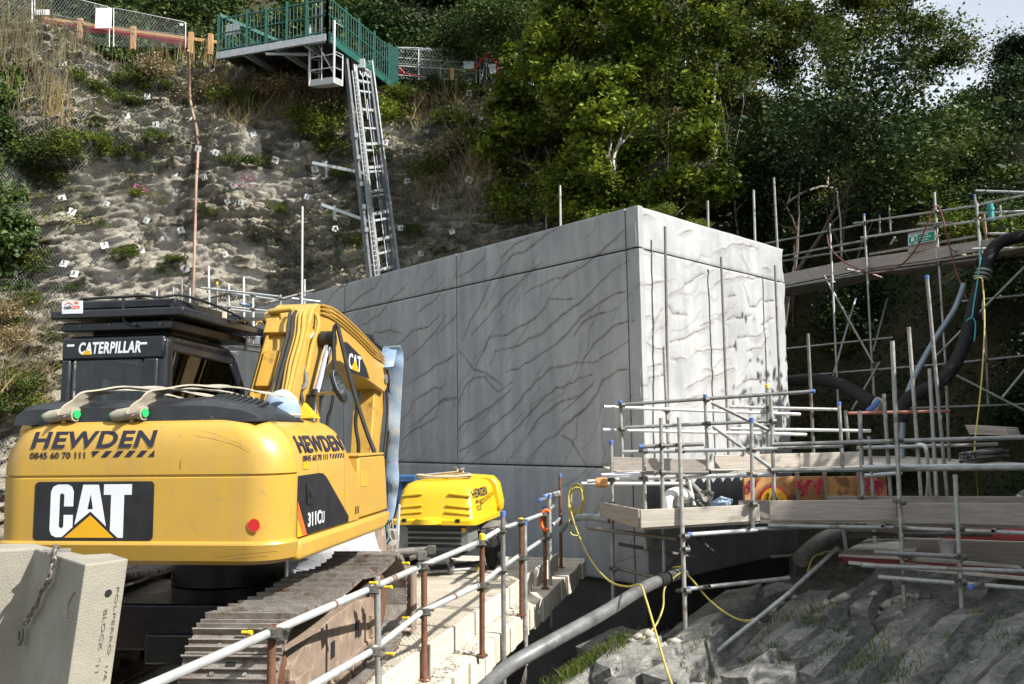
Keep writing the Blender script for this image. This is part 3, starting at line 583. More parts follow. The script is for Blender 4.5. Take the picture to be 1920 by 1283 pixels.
# ------------------------------------------------------------------ excavator
EX = thing('excavator', 'yellow tracked excavator with black cab parked on the timber deck', 'excavator', (-2.47, 7.44, 0), R_(-8))
EXI = W[EX.name].inverted(); EM = W[EX.name]
exX, exY = EM.to_3x3() @ Vector((1, 0, 0)), EM.to_3x3() @ Vector((0, 1, 0)); exO = EM.translation
def eside(px, py, x): return EXI @ PP(px, py, exO+exX*x, exX)
def eback(px, py, y): return EXI @ PP(px, py, exO+exY*y, exY)
def E(name, mb, m, par=None, smooth=40, bevel=0, label=None, seg=2): return obj(name, mb, m, par or EX, smooth, bevel, True, label, seg)
AX, AY, AZ = (1, 0, 0), (0, 1, 0), (0, 0, 1)
# counterweight
def cw_ring(z, ix, iy, r=.26):
    x0, x1, y0, y1 = -1.03+ix, 1.18-ix, -1.58+iy, -1.315; pts = []
    for cx, cy, a0 in ((x1-r, y0+r, -90), (x0+r, y0+r, 180)):
        for k in range(9):
            a = R_(a0+k*90/8) if a0 == -90 else R_(180+k*90/8)
            pts.append((cx+r*math.cos(a), cy+r*math.sin(a), z))
    right, left = pts[:9], pts[9:]
    return left + right + [(x1, y1, z), (x0, y1, z)]
prof = [(1.15, .14, .12), (1.16, .07, .06), (1.19, .03, .025), (1.295, 0, 0), (1.308, .004, .004), (1.318, .03, .026), (1.74, .02, .026), (1.747, .034, .036), (1.757, .034, .036), (1.764, .02, .026), (1.88, .03, .026), (1.97, .07, .031), (2.05, .125, .045), (2.10, .19, .07), (2.135, .28, .12), (2.15, .42, .22)]
cw = MB(); cw.loft([cw_ring(*p) for p in prof]); CW = E('counterweight', cw, 'yellow', smooth=28)
# right-hand bodywork: cross-section pushed forwards
xs = [(.55, 1.31), (1.155, 1.31), (1.155, 1.74), (1.148, 1.88), (1.112, 1.97), (1.056, 2.05), (.99, 2.10), (.90, 2.135), (.76, 2.15), (.55, 2.15)]
def sidebox(y0, y1, sc=1.0, dx=0):
    b = MB(); b.prism([(x+dx if x > .6 else x, 1.31+(z-1.31)*sc) for x, z in xs], AX, AZ, AY, y0, y1); return b
E('engine_door', sidebox(-1.307, -.90), 'yellow', smooth=25); E('engine_door', sidebox(-.893, -.305), 'yellow', smooth=25)
b = MB(); xr = lambda y, s: [(x, y, 1.31+(z-1.31)*s) for x, z in xs]
b.loft([xr(-.298, 1), xr(-.26, .99), xr(-.16, .88), xr(-.02, .70), xr(.06, .635)]); E('side_panel', b, 'yellow', smooth=25)
b = MB(); b.prism([(.07, 1.31), (.93, 1.31), (.92, 1.45), (.85, 1.80), (.82, 1.825), (.07, 1.835)], AY, AZ, AX, .55, 1.15); TB = E('toolbox', b, 'yellow', bevel=.022)
b = MB(); b.box((.86, .42, 1.842), (.6, .72, .02)); E('toolbox_lid', b, 'yellow', TB, bevel=.006)
q = [eside(*c, 1.15) for c in ((676, 882), (689, 882), (689, 912), (676, 912))]; b = MB(); b.prism([(p.y, p.z) for p in q], AY, AZ, AX, 1.148, 1.154); E('handle_recess', b, 'pipe_yellow', TB)
b = MB(); b.prism([(-1.305, 1.155), (.72, 1.155), (.86, 1.20), (.95, 1.30), (-1.305, 1.30)], AY, AZ, AX, .5, 1.185); E('side_skirt', b, 'yellow', bevel=.035, seg=3)
b = MB(); b.box((-.45, -.72, 1.72), (1.1, 1.16, .84)); E('engine_bay', b, 'yellow_dirty', bevel=.05)
b = MB(); b.box((0, -.05, 1.235), (1.9, 2.1, .15)); b.cyl((0, .1, .80), (0, .1, 1.17), .48, 28); E('turntable', b, 'black_paint')
for y, z0, z1, w in ((-.025, 1.36, 1.42, .02), (.035, 1.36, 1.42, .02)): b = MB(); b.box((1.157, y, (z0+z1)/2), (.006, w, .06)); E('door_hinge', b, 'decal_black')
# rear lettering and badge
text(EX, 'HEWDEN', (-.69, -1.5562, 1.95), AX, (0, .026, .118), .935, .118, 'decal_navy', bold=.03, shear=.12)
text(EX, '0845 60 70 111', (-.69, -1.5556, 1.878), AX, AZ, .415, .046, 'decal_navy', bold=.012)
def stripes(y0, y1, z0, z1, n, mk):
    w = (y1-y0)/n
    for i in range(n):
        a = y0+i*w; poly = [(a+.12*w, z0), (a+.62*w, z0), (a+1.05*w, z1), (a+.55*w, z1)]
        if i == 0: poly = [(a+.45*w, z0), (a+1.0*w, z1), (a+.35*w, z1)]
        if i == n-1: poly = [(a+.1*w, z0), (a+.62*w, z0), (a+.62*w, z1)]
        mk(poly)
st = MB(); stripes(-.255, .27, 1.885, 1.928, 6, lambda p: st.prism(p, AX, AZ, AY, -1.5568, -1.55)); E('warning_stripes', st, 'decal_navy', smooth=None)
def rr(x0, x1, z0, z1, r, n=5):
    o = []
    for cx, cz, a0 in ((x1-r, z0+r, -90), (x1-r, z1-r, 0), (x0+r, z1-r, 90), (x0+r, z0+r, 180)):
        o += [(cx+r*math.cos(R_(a0+90*k/n)), cz+r*math.sin(R_(a0+90*k/n))) for k in range(n+1)]
    return o
b = MB(); b.prism(rr(-.64, .245, 1.322, 1.72, .03), AX, AZ, AY, -1.5572, -1.552); BD = E('badge_plate', b, 'decal_black', smooth=None)
bm_ = lambda L: [(-.64+(x-262)*.001, 1.72-(y-650)*.00086) for x, y in L]
Cp = [(555,845),(555,730),(540,690),(510,672),(435,672),(400,690),(385,730),(385,1030),(400,1070),(435,1088),(480,1085),(555,1010),(555,912),(487,912),(487,1005),(470,1020),(452,1005),(452,755),(470,738),(487,755),(487,845)]
Ap = [(625,675),(740,675),(802,1000),(685,885),(570,990)]; Tp = [(780,672),(985,672),(985,755),(930,755),(930,1090),(893,1090),(835,1035),(835,755),(780,755)]
for p in (Cp, Ap, Tp):
    b = MB(); b.prism(bm_(p), AX, AZ, AY, -1.5588, -1.5572); E('badge_letter', b, 'decal_white', BD, None)
b = MB(); b.prism(bm_([(685,755),(703,865),(665,865)]), AX, AZ, AY, -1.5602, -1.5588); E('badge_letter_hole', b, 'decal_black', BD, None)
b = MB(); b.prism(bm_([(497,1090),(685,915),(862,1090)]), AX, AZ, AY, -1.5588, -1.5572); E('badge_triangle', b, 'decal_yellow', BD, None)
c = eback(476, 985, -1.56); b = MB(); b.cyl((c.x, -1.5595, c.z), (c.x, -1.5535, c.z), .047, 24); b.cyl((c.x, -1.5615, c.z), (c.x, -1.5595, c.z), .042, 24, 1); E('reflector', b, ['decal_yellow', 'decal_red'], smooth=None)
# scratches through to rust
for L, w in (([(372, 806), (405, 815), (440, 829), (472, 845)], .004), ([(340, 862), (338, 870), (339, 880)], .005), ([(405, 1046), (450, 1040), (520, 1034)], .007), ([(430, 1049), (500, 1043)], .008)):
    pts = [eback(*c, -1.557 if c[1] < 1000 else -1.58) for c in L]
    b = MB(); b.tube(pts, w*.22, 4); E('scratch', b, 'rust', smooth=None)
# side lettering
sy = Vector((-.46, 0, .89)).normalized()
text(EX, 'HEWDEN', Vector((1.155, -1.235, 1.895)), AY, sy, .93, .135, 'decal_navy', bold=.03)
text(EX, '0845 60 70 111', (1.1525, -1.19, 1.83), AY, AZ, .50, .045, 'decal_navy', bold=.01)
st = MB(); stripes(-.66, -.30, 1.835, 1.872, 6, lambda p: st.prism(p, AY, AZ, AX, 1.149, 1.1535)); E('warning_stripes', st, 'decal_navy', smooth=None)
b = MB(); b.prism([(-1.295, 1.316), (-.22, 1.316), (-.215, 1.36), (-.73, 1.70), (-.80, 1.73), (-.88, 1.738), (-1.295, 1.735)], AY, AZ, AX, 1.155, 1.1605); SD = E('badge_plate', b, 'decal_black', smooth=None)
b = MB(); b.prism([(-1.295, 1.316), (-1.20, 1.316), (-1.295, 1.44)], AY, AZ, AX, 1.1605, 1.1625); E('badge_corner', b, 'decal_yellow', SD, None)
b = MB(); b.prism([(-1.20, 1.316), (-1.12, 1.316), (-1.295, 1.56), (-1.295, 1.44)], AY, AZ, AX, 1.1605, 1.1627); E('badge_stripe', b, 'decal_orange', SD, None)
text(SD, '311C', (1.1605, -1.10, 1.365), AY, AZ, .26, .10, 'decal_white', bold=.02); text(SD, 'U', (1.1605, -.825, 1.365), AY, AZ, .05, .085, 'decal_white')
b = MB(); b.box((1.166, -1.05, 1.60), (.012, .17, .15)); b.box((1.175, -1.05, 1.60), (.012, .10, .05)); E('latch', b, 'black_paint', SD, bevel=.004)
q = [eside(*c, 1.156) for c in ((568, 867), (579, 866), (579, 879), (568, 880))]; b = MB(); b.prism([(p.y, p.z) for p in q], AY, AZ, AX, 1.154, 1.159); E('warning_label', b, 'decal_yellow', smooth=None)
# black engine cowl with louvres
def cowl(x, h, y0=-1.47, y1=-.66, zb=2.115):
    n = 12; return [(x, y0+(y1-y0)*(1-math.cos(math.pi*k/n))/2, zb+h*.9*(math.sin(math.pi*k/n)**.36)) for k in range(n+1)]
b = MB(); b.loft([cowl(-.90, .05), cowl(-.885, .13), cowl(-.84, .185), cowl(-.74, .20), cowl(.34, .21), cowl(.42, .215), cowl(.60, .20), cowl(.82, .14), cowl(.92, .07), cowl(.95, .02)]); HD = E('engine_cowl', b, 'black_plastic', smooth=35)
for k in range(9):
    x = .50+k*.042; h = np.interp(x, [.42, .6, .82, .95], [.215, .2, .14, .03]); b = MB(); b.box((x, -1.235, 2.115+h*.86), (.022, .26, .02), Matrix.Rotation(R_(18+20*(x-.5)), 3, 'Y') @ Matrix.Rotation(R_(16), 3, 'X')); E('louvre', b, 'dark_void', HD, None)
# cab
b = MB(); b.box((-.69, -.62, 2.745), (.90, .07, .19)); b.box((-1.10, -.62, 2.33), (.08, .07, .66)); b.box((-.36, -.62, 2.33), (.13, .07, .66)); b.box((-.69, -.62, 2.08), (.9, .068, .16)); CABR = E('cab_rear_wall', b, 'black_paint', bevel=.02)
b = MB(); b.box((-.285, -.575, 2.40), (.13, .13, .88)); E('cab_corner_post', b, 'black_paint', bevel=.055, seg=4)
b = MB(); b.prism([(-.66, 2.80), (-.58, 2.86), (.46, 2.835), (.60, 2.76), (.55, 2.73), (-.64, 2.76)], AY, AZ, AX, -1.13, -.235); E('cab_roof', b, 'black_paint', bevel=.03)
def sideframe(x0, x1):
    b = MB(); b.prism([(-.56, 2.72), (.50, 2.69), (.62, 2.74), (.46, 2.82), (-.56, 2.82)], AY, AZ, AX, x0, x1)
    b.prism([(.50, 2.69), (.62, 2.74), (.78, 2.52), (.90, 2.2), (.92, 1.9), (.80, 1.9), (.79, 2.2), (.68, 2.46)], AY, AZ, AX, x0+.002, x1-.002); b.box(((x0+x1)/2, .1, 1.98), (x1-x0-.006, 1.5, .2)); return b
E('cab_side_frame', sideframe(-.30, -.235), 'black_paint', bevel=.015); E('cab_side_frame', sideframe(-1.135, -1.07), 'black_paint', bevel=.015)
b = MB(); b.box((-.69, .84, 2.05), (.76, .06, .3)); b.box((-.69, .55, 2.74), (.76, .06, .06)); E('cab_front_frame', b, 'black_paint')
b = MB(); b.prism(rr(-1.065, -.425, 2.15, 2.655, .05), AX, AZ, AY, -.632, -.628); E('cab_window', b, 'glass', smooth=None)
b = MB(); b.prism([(-.52, 2.06), (-.52, 2.725), (.50, 2.70), (.68, 2.46), (.79, 2.2), (.80, 2.06)], AY, AZ, AX, -.262, -.258); E('cab_window', b, 'glass', smooth=None)
b = MB(); b.prism([(-.52, 2.06), (-.52, 2.725), (.50, 2.70), (.68, 2.46), (.79, 2.2), (.80, 2.06)], AY, AZ, AX, -1.10, -1.096); E('cab_window', b, 'glass', smooth=None)
b = MB(); b.box((-.70, -.05, 2.20), (.42, .12, .5), Matrix.Rotation(R_(-8), 3, 'X')); b.box((-.70, -.07, 2.52), (.24, .08, .16)); b.box((-.7, .2, 1.95), (.42, .45, .12)); E('seat', b, 'rubber', bevel=.04)
b = MB(); b.box((-.88, .1, 2.5), (.05, .05, .5)); b.box((-1.0, .3, 2.42), (.03, .03, .6)); E('cab_pillar', b, 'black_paint')
b = MB(); b.tube([(-.255, .78, 2.10), (-.24, .83, 2.18), (-.23, .86, 2.26)], [.05, .085, .06], 12); E('work_lamp', b, 'black_plastic')
text(EX, 'CATERPILLAR', (-.985, -.6565, 2.70), AX, AZ, .545, .098, 'decal_white', bold=.03, shear=.15)
b = MB(); b.prism([(-.955, 2.695), (-.865, 2.695), (-.91, 2.74)], AX, AZ, AY, -.6615, -.6595); E('badge_triangle', b, 'decal_yellow', smooth=None)
for x in (-1.06, -.42): b = MB(); b.box((x, -.657, 2.775), (.06, .004, .018)); E('small_label', b, 'decal_white', smooth=None)
# falling-object guard on the cab roof
b = MB(); b.box((-.66, 0, 2.925), (.98, 1.30, .075)); b.box((-.63, .03, 3.02), (1.16, 1.5, .07)); b.box((-.66, .05, 3.125), (.86, 1.15, .07)); b.box((-.66, .0, 2.88), (.7, .9, .06)); GD = E('roof_guard', b, 'black_paint', bevel=.012)
b = MB(); b.box((-.30, .42, 3.12), (.55, .75, .02), Matrix.Rotation(R_(9), 3, 'X') @ Matrix.Rotation(R_(6), 3, 'Y')); b.box((-.36, .6, 3.07), (.5, .6, .02), Matrix.Rotation(R_(-4), 3, 'X')); b.box((-1.1, .2, 3.16), (.5, .7, .015), Matrix.Rotation(R_(5), 3, 'Y')); E('guard_plate', b, 'black_paint', GD)
b = MB(); gpth = [eback(*c, -.68) for c in ((150, 566), (160, 561), (230, 557), (272, 555), (299, 558))] + [Vector((-.2, -.45, 3.19)), Vector((-.1, .0, 3.15)), Vector((-.08, .55, 3.08))]
b.tube(smoothpath(gpth, 4), .012, 6)
for p0, p1 in ((eback(231, 559, -.68), eback(232, 602, -.68)), (eback(323, 570, -.6), eback(322, 613, -.6)), (Vector((-.08, .5, 3.09)), Vector((-.10, .5, 2.82)))): b.tube([p0, p1], .011, 6)
b.tube([eback(232, 600, -.68), eback(240, 608, -.68), eback(254, 611, -.68)], .011, 6); E('guard_rail', b, 'black_paint', GD)
for x in (-.98, -.72, -.5, -.28): b = MB(); b.cyl((x, -.658, 2.935), (x, -.648, 2.935), .012, 8); E('bolt', b, 'galv_dark', GD)
q = [eback(*c, -.72) for c in ((117, 589), (155, 588), (155, 564), (117, 565))]; b = MB(); b.prism([(p.x, p.z) for p in q], AX, AZ, AY, -.726, -.718); SG = E('guard_sign', b, 'decal_white', smooth=None)
a = q[0]; text(SG, 'cab', (a.x+.015, -.726, a.z+.038), AX, AZ, .065, .032, 'decal_navy', bold=.02); text(SG, 'care', (a.x+.083, -.726, a.z+.038), AX, AZ, .072, .026, 'decal_orange', bold=.01)
b = MB(); b.prism([(a.x+.02, a.z+.078), (a.x+.055, a.z+.098), (a.x+.095, a.z+.075), (a.x+.095, a.z+.07), (a.x+.055, a.z+.09), (a.x+.02, a.z+.072)], AX, AZ, AY, -.7285, -.726); b.box((a.x+.125, -.727, a.z+.088), (.03, .003, .018)); E('sign_emblem', b, ['decal_orange'], SG, None)
b = MB(); b.cyl((-.22, .3, 3.10), (-.22, .3, 3.16), .03, 8); E('cable_gland', b, 'hose_tan', GD)
# boom, stick and rams (local side view)
BX0, BX1 = -.03, .40
bo = [(.20, 1.80), (.32, 2.22), (.86, 3.17), (.93, 3.27), (1.05, 3.33), (1.30, 3.34), (1.75, 3.30), (2.5, 3.17), (3.30, 3.0), (3.42, 2.93), (3.46, 2.62), (3.36, 2.55), (2.2, 2.74), (1.70, 2.80), (1.45, 2.79), (1.30, 2.70), (1.20, 2.50), (.80, 1.70), (.5, 1.6)]
b = MB(); b.prism(bo, AY, AZ, AX, BX0, BX1); BOOM = E('boom', b, 'yellow', bevel=.012)
rd = Vector((0, .54, .95)).normalized(); rn = Vector((0, -.95, .54)).normalized(); ro = Vector((0, .32, 2.22))
def rear(x, t, o=0): return ro + Vector((x, 0, 0)) + rd*t + rn*o
RT = Matrix((AX, rd, rn)).transposed()
b = MB(); b.box(rear(.12, .46, .03), (.15, .40, .06), RT); E('boom_cover', b, 'yellow_dirty', BOOM, bevel=.008)
for x, wd_, h in ((.02, .02, .035), (.235, .02, .045), (.385, .03, .03)): b = MB(); b.box(rear(x, .5, h/2), (wd_, 1.02, h), RT); E('boom_rib', b, 'yellow', BOOM)
b = MB(); b.box(rear(.13, .95, .03), (.30, .16, .06), RT); b.box(rear(.02, 1.07, .0), (.16, .12, .12), RT); b.box(rear(.30, 1.02, .02), (.12, .10, .1), RT); b.cyl(rear(.0, 1.10, .09), rear(.24, 1.12, .1), .03, 10); E('valve_block', b, 'yellow', BOOM, bevel=.008)
for k, (x, o_, r_, m_) in enumerate(((.27, .06, .017, 'hose_black'), (.31, .055, .019, 'yellow'), (.345, .075, .016, 'yellow'), (.385, .07, .02, 'yellow'), (.25, .10, .014, 'hose_black'))):
    pts = [rear(x-.02, -.06, o_+.06), rear(x+.02*math.sin(k), .15, o_), rear(x, .5, o_), rear(x+.015, .8, o_+.02), rear(x-.01, 1.02, o_+.03), rear(x-.03, 1.15, o_-.04)]
    b = MB(); b.tube(smoothpath(pts), r_, 8); E('hydraulic_pipe' if m_ == 'yellow' else 'hydraulic_hose', b, m_, BOOM)
# big bends of hose at the boom foot
for pts, m_, r_ in (([(512, 770), (512, 740), (522, 715), (545, 702), (555, 680), (563, 640), (566, 608)], 'hose_black', .026), ([(521, 775), (520, 745), (530, 720), (552, 718), (572, 722), (574, 700), (568, 675)], 'hose_grey', .018),
    ([(549, 778), (549, 745), (553, 730), (570, 728), (575, 712), (570, 690)], 'hose_grey', .018), ([(532, 758), (540, 732), (560, 733), (566, 745), (570, 770)], 'hose_black', .016), ([(566, 690), (563, 660), (575, 640), (590, 625)], 'decal_white', .016),
    ([(501, 640), (498, 615), (490, 604), (482, 606), (478, 620)], 'yellow', .008), ([(506, 642), (520, 610), (545, 595), (562, 596), (585, 615)], 'yellow', .012), ([(575, 700), (585, 650), (597, 612), (592, 590), (570, 584), (530, 588)], 'yellow', .02), ([(556, 720), (577, 640), (589, 620)], 'pipe_yellow', .022),
    ([(498, 600), (530, 602), (552, 612), (566, 625)], 'hose_black', .012)):
    b = MB(); b.tube(smoothpath([eback(*c, .55 + max(0, (770-c[1]))*.0022) for c in pts]), r_, 8); E('hydraulic_hose', b, m_, BOOM)
for p0, p1 in (((551, 588), (580, 577)), ((540, 592), (553, 586))): b = MB(); b.cyl(eback(*p0, 1.0), eback(*p1, 1.0), .024, 10); E('pipe_clamp', b, 'decal_white', BOOM)
# boom ram (right side)
def sp(px, py, x): return eside(px, py, x)
for x, vis in ((.49, 1), (-.12, 0)):
    p0, p1, p2 = Vector((x, .62, 1.95)), Vector((x, .79, 2.42)), Vector((x, 1.10, 2.93)); b = MB(); b.cyl(p0, p1+(p1-p0).normalized()*.02, .062, 16); b.cyl(p1-(p1-p0).normalized()*.05, p1, .075, 16); RM = E('boom_ram', b, 'black_paint', BOOM)
    b = MB(); b.cyl(p1, p2, .047, 14); E('ram_rod', b, 'chrome', RM)
    b = MB(); b.cyl(p2+Vector((-.07, 0, .04)), p2+Vector((.06, 0, .04)), .085, 18); E('ram_eye', b, 'hose_black', RM)
q0, q1, q2 = eside(630, 603, .12), eside(692, 638, .12), eside(718, 656, .12); qd = (q1-q0).normalized(); b = MB(); b.cyl(q0, q1, .055, 14); b.cyl(q0-qd*.05, q0+qd*.08, .068, 14); b.cyl(q1-qd*.08, q1+qd*.03, .068, 14); SR = E('stick_ram', b, 'black_paint', BOOM)
b = MB(); b.cyl(q1, q2, .03, 10); E('ram_rod', b, 'black_paint', SR)
for dz, r_ in ((.02, .012), (-.02, .012), (-.06, .01)):
    b = MB(); b.tube(smoothpath([(.42, 1.1, 3.30+dz), (.43, 1.5, 3.30+dz), (.43, 2.2, 3.19+dz), (.43, 2.9, 3.04+dz), (.40, 3.35, 2.97+dz)], 3), r_, 6); E('hydraulic_pipe', b, 'yellow', BOOM)
b = MB(); b.tube(smoothpath([eside(*c, .3) for c in ((588, 583), (600, 575), (612, 577), (622, 590), (640, 600))]), .022, 8); b.tube(smoothpath([eside(*c, .38) for c in ((632, 600), (650, 635), (675, 660), (700, 668), (716, 672))]), .016, 8); E('hydraulic_hose', b, 'hose_black', BOOM)
q = [eside(*c, BX1) for c in ((641, 641), (650, 642), (676, 668), (686, 690), (692, 710), (655, 698), (646, 670))]; b = MB(); b.prism([(p.y, p.z) for p in q], AY, AZ, AX, BX1+.001, BX1+.005); BB = E('badge_plate', b, 'decal_black', smooth=None)
a, c_ = eside(653, 696, BX1), eside(676, 698, BX1); top = eside(655, 664, BX1)
text(BB, 'CAT', (BX1+.005, a.y, a.z+.03), (0, c_.y-a.y, c_.z-a.z-.03), AZ, (c_-a).length, (top.z-a.z)*.92, 'decal_white', bold=.02)
b = MB(); m_ = (a+c_)/2; b.prism([(m_.y-.14, m_.z+.02), (m_.y+.14, m_.z-.0), (m_.y, m_.z+.14)], AY, AZ, AX, BX1+.0078, BX1+.0095); E('badge_triangle', b, 'decal_yellow', BB, None)
q = [eside(*c, BX1) for c in ((644, 662), (648, 664), (655, 698), (650, 697))]; b = MB(); b.prism([(p.y, p.z) for p in q], AY, AZ, AX, BX1+.005, BX1+.007); E('badge_stripe', b, 'decal_red', BB, None)
b = MB(); b.prism([(3.28, 2.90), (3.62, 2.95), (3.60, 2.5), (3.42, 2.0), (3.2, 1.2), (3.05, .75), (2.85, .8), (2.98, 1.5), (3.1, 2.2), (3.2, 2.6)], AY, AZ, AX, .06, .33); STK = E('stick', b, 'yellow_dirty', bevel=.015)
b = MB(); b.cyl((0, 3.38, 2.72), (.42, 3.38, 2.72), .06, 14); b.cyl((.02, 3.0, .9), (.38, 3.0, .9), .05, 12); E('pivot_pin', b, 'steel_worn', STK)
for x, k in ((.37, 0), (.40, .03), (.385, .06)): b = MB(); b.tube(smoothpath([(x, 3.45+k, 2.85), (x+.02, 3.52+k, 2.3), (x, 3.40+k, 1.7), (x+.01, 3.3+k, 1.2)]), .018, 7); E('hydraulic_hose', b, 'hose_black' if k < .05 else 'pipe_yellow', STK)
n = 10; bk = [(2.45+.55*math.cos(R_(200+k*20)), .60+.42*math.sin(R_(200+k*20))) for k in range(n)]
b = MB(); b.prism(bk+[(2.9, .95), (2.5, .98)], AY, AZ, AX, -.15, .55); E('bucket', b, 'rust_light', STK, bevel=.02)
# black stay beside the boom, mirror on its yellow bracket
b = MB(); b.tube(smoothpath([eback(*c, 1.0) for c in ((628, 702), (626, 660), (626, 625), (628, 613), (633, 611), (638, 632), (658, 715), (684, 800), (706, 860), (714, 905))], 4), .022, 8); E('hydraulic_hose', b, 'hose_black')
b = MB(); b.tube(smoothpath([eback(*c, 1.2) for c in ((676, 735), (668, 775), (667, 800), (672, 830), (672, 850))], 4), .02, 8); b.tube(smoothpath([eback(*c, 1.2) for c in ((630, 702), (622, 760), (615, 785), (614, 815))], 4), .018, 8); E('hydraulic_hose', b, 'hose_black')
b = MB(); b.tube(smoothpath([eback(*c, .35) for c in ((596, 792), (596, 745), (600, 738), (634, 738))], 3), .014, 8); E('mirror_bracket', b, 'yellow')
mc = eback(636, 724, .33); mr_ = Matrix.Rotation(R_(-22), 3, 'Y') @ Matrix.Rotation(R_(78), 3, 'Z'); b = MB(); ring = lambda s, y: [mc + mr_ @ Vector((.075*s*math.cos(2*math.pi*k/20), y, .16*s*math.sin(2*math.pi*k/20))) for k in range(20)]
b.loft([ring(.9, .03), ring(1, .02), ring(1, -.004), ring(.93, -.012)]); MI = E('mirror', b, 'black_plastic'); b = MB(); b.loft([ring(.92, -.0125), ring(.9, -.016)]); E('mirror_glass', b, 'mirror', MI, None)
b = MB(); b.cyl(eback(530, 790, .2), eback(556, 790, .2), .05, 10); E('step', b, 'black_paint')
# lifting lugs on the counterweight
LUG = []
for px in (131, 257):
    c = eback(px, 780, -1.42); c.z = 2.14; LUG.append(c); b = MB(); b.prism([(-.05, -.02), (.05, -.02), (.05, .06), (.03, .1), (-.03, .1), (-.05, .06)], AY, AZ, AX, -.016, .016, (c.x, -1.44, c.z)); E('lifting_lug', b, 'yellow', bevel=.006)
# undercarriage
UA = R_(5.3); UM = EXI @ Matrix.Translation((-2.52, 7.03, 0)) @ Matrix.Rotation(-UA, 4, 'Z'); UR = UM.to_3x3()
def U(v): return UM @ Vector(v)
def ubox(b, c, sz, mi=0, R=None): b.box(U(c), sz, UR @ R if R else UR, mi)
b = MB(); ubox(b, (0, 0, .62), (1.5, 1.1, .34)); ubox(b, (-.4, .5, .5), (1.0, .4, .22)); ubox(b, (.4, -.5, .5), (1.0, .4, .22)); E('undercarriage_frame', b, 'black_paint', bevel=.02)  # black here stands in for the deep shade under the machine
sh = MB(); sw, pt = .60, .168                     # shoe: plate along x, pitch along y, outward +z
sh.box((0, 0, 0), (sw, pt*.97, .014))
for y, h in ((-.055, .032), (0, .03), (.068, .044)): sh.hexa([(-sw/2, y-.010, .007), (sw/2, y-.010, .007), (sw/2, y+.010, .007), (-sw/2, y+.010, .007)], [(-sw/2, y-.005, .007+h), (sw/2, y-.005, .007+h), (sw/2, y+.005, .007+h), (-sw/2, y+.005, .007+h)])
for x in (-.1, .1): sh.cyl((x, -.027, .007), (x, -.027, .022), .014, 6)
sh.box((0, .03, .0085), (.06, .026, .006), None, 1)
SHOE = meshdata('track_shoe', sh, ['steel_worn', 'dark_void'])
rl = MB(); rl.cyl((-.16, 0, 0), (.16, 0, 0), .075, 14); rl.cyl((.16, 0, 0), (.20, 0, 0), .045, 10); rl.cyl((.20, 0, 0), (.215, 0, 0), .03, 8); ROLL = meshdata('roller', rl, 'rust_light', 40)
RAD, HL = .40, 1.36
def trackpath():
    pts = []; N = 200
    for k in range(N):    # top run sags over the carrier roller
        t = k/N; y = -HL + 2*HL*t; pts.append((y, .865 - .035*math.sin(math.pi*min(1, t/.55))*(t < .55) - .05*math.sin(math.pi*max(0, (t-.55)/.45))*(t >= .55)))
    for k in range(60): a = math.pi/2 - math.pi*k/60; pts.append((HL+RAD*math.cos(a), .455+RAD*math.sin(a)))
    for k in range(N): pts.append((HL-2*HL*k/N, .05))
    for k in range(60): a = -math.pi/2 - math.pi*k/60; pts.append((-HL+RAD*math.cos(a), .455+RAD*math.sin(a)))
    return np.array(pts)
TP = trackpath(); TPc = np.concatenate([TP, TP[:1]]); LEN = np.concatenate([[0], np.cumsum(np.hypot(*np.diff(TPc, axis=0).T))])
for side in (1, -1):
    xc = side*.985; b = MB()
    b.prism([(U((xc, -1.12, 0)).y, .18), (1, .18)], AX, AZ, AY, 0, 0) if False else None
    fp = [(-1.15, .22), (1.12, .22), (1.12, .50), (.9, .58), (.3, .64), (-.3, .64), (-.9, .58), (-1.15, .50)]
    r0 = [U((xc-.17, y, z)) for y, z in fp]; r1 = [U((xc+.17, y, z)) for y, z in fp]; b.loft([r1, r0])
    ubox(b, (xc+side*.175, -.02, .22), (.03, 2.2, .035)); ubox(b, (xc, -1.0, .32), (.42, .3, .22)); ubox(b, (xc, .95, .34), (.42, .28, .20)); ubox(b, (xc, -.1, .61), (.20, .10, .16))
    TF = E('track_frame', b, 'rust_light', bevel=.008)
    for y, w in ((-.25, .09), (.42, .09)):
        b = MB(); ubox(b, (xc+side*.172, y, .40), (.01, w, .12)); E('frame_slot', b, 'dark_void', TF, None)
    for k in range(7):
        Mx = EM @ UM @ Matrix.Translation((xc+side*.04, -1.02+k*.325, .15)) @ (Matrix.Identity(4) if side > 0 else Matrix.Rotation(math.pi, 4, 'Z')); share('roller', ROLL, TF, Mx)
    for y, nm in ((-HL, 'sprocket'), (HL, 'idler_wheel')):
        b = MB(); b.cyl(U((xc-.05, y, .455)), U((xc+.05, y, .455)), RAD-.06, 24); b.cyl(U((xc-.13, y, .455)), U((xc+.13, y, .455)), RAD-.14, 18); E(nm, b, 'rust', TF)
    ns = 48; off = .35
    for k in range(ns):
        s = (k+off)/ns*LEN[-1]; y, z = np.interp(s, LEN, TPc[:, 0]), np.interp(s, LEN, TPc[:, 1]); s2 = s+.02; y2, z2 = np.interp(s2 % LEN[-1], LEN, TPc[:, 0]), np.interp(s2 % LEN[-1], LEN, TPc[:, 1])
        d = Vector((0, y2-y, z2-z)).normalized(); up = Vector((1, 0, 0)).cross(d); Rm = Matrix((Vector((1, 0, 0)), d, up)).transposed().to_4x4()
        share('track_shoe', SHOE, TF, EM @ UM @ Matrix.Translation((xc, y, z)) @ Rm)
    b = MB(); lk_ = [U((xc+dx, TP[i][0]*.985, .455+(TP[i][1]-.455)*.90)) for dx in (0,) for i in range(0, len(TP), 8)]; b.tube(lk_, .045, 6, closed=True); E('chain_link', b, 'rust', TF)
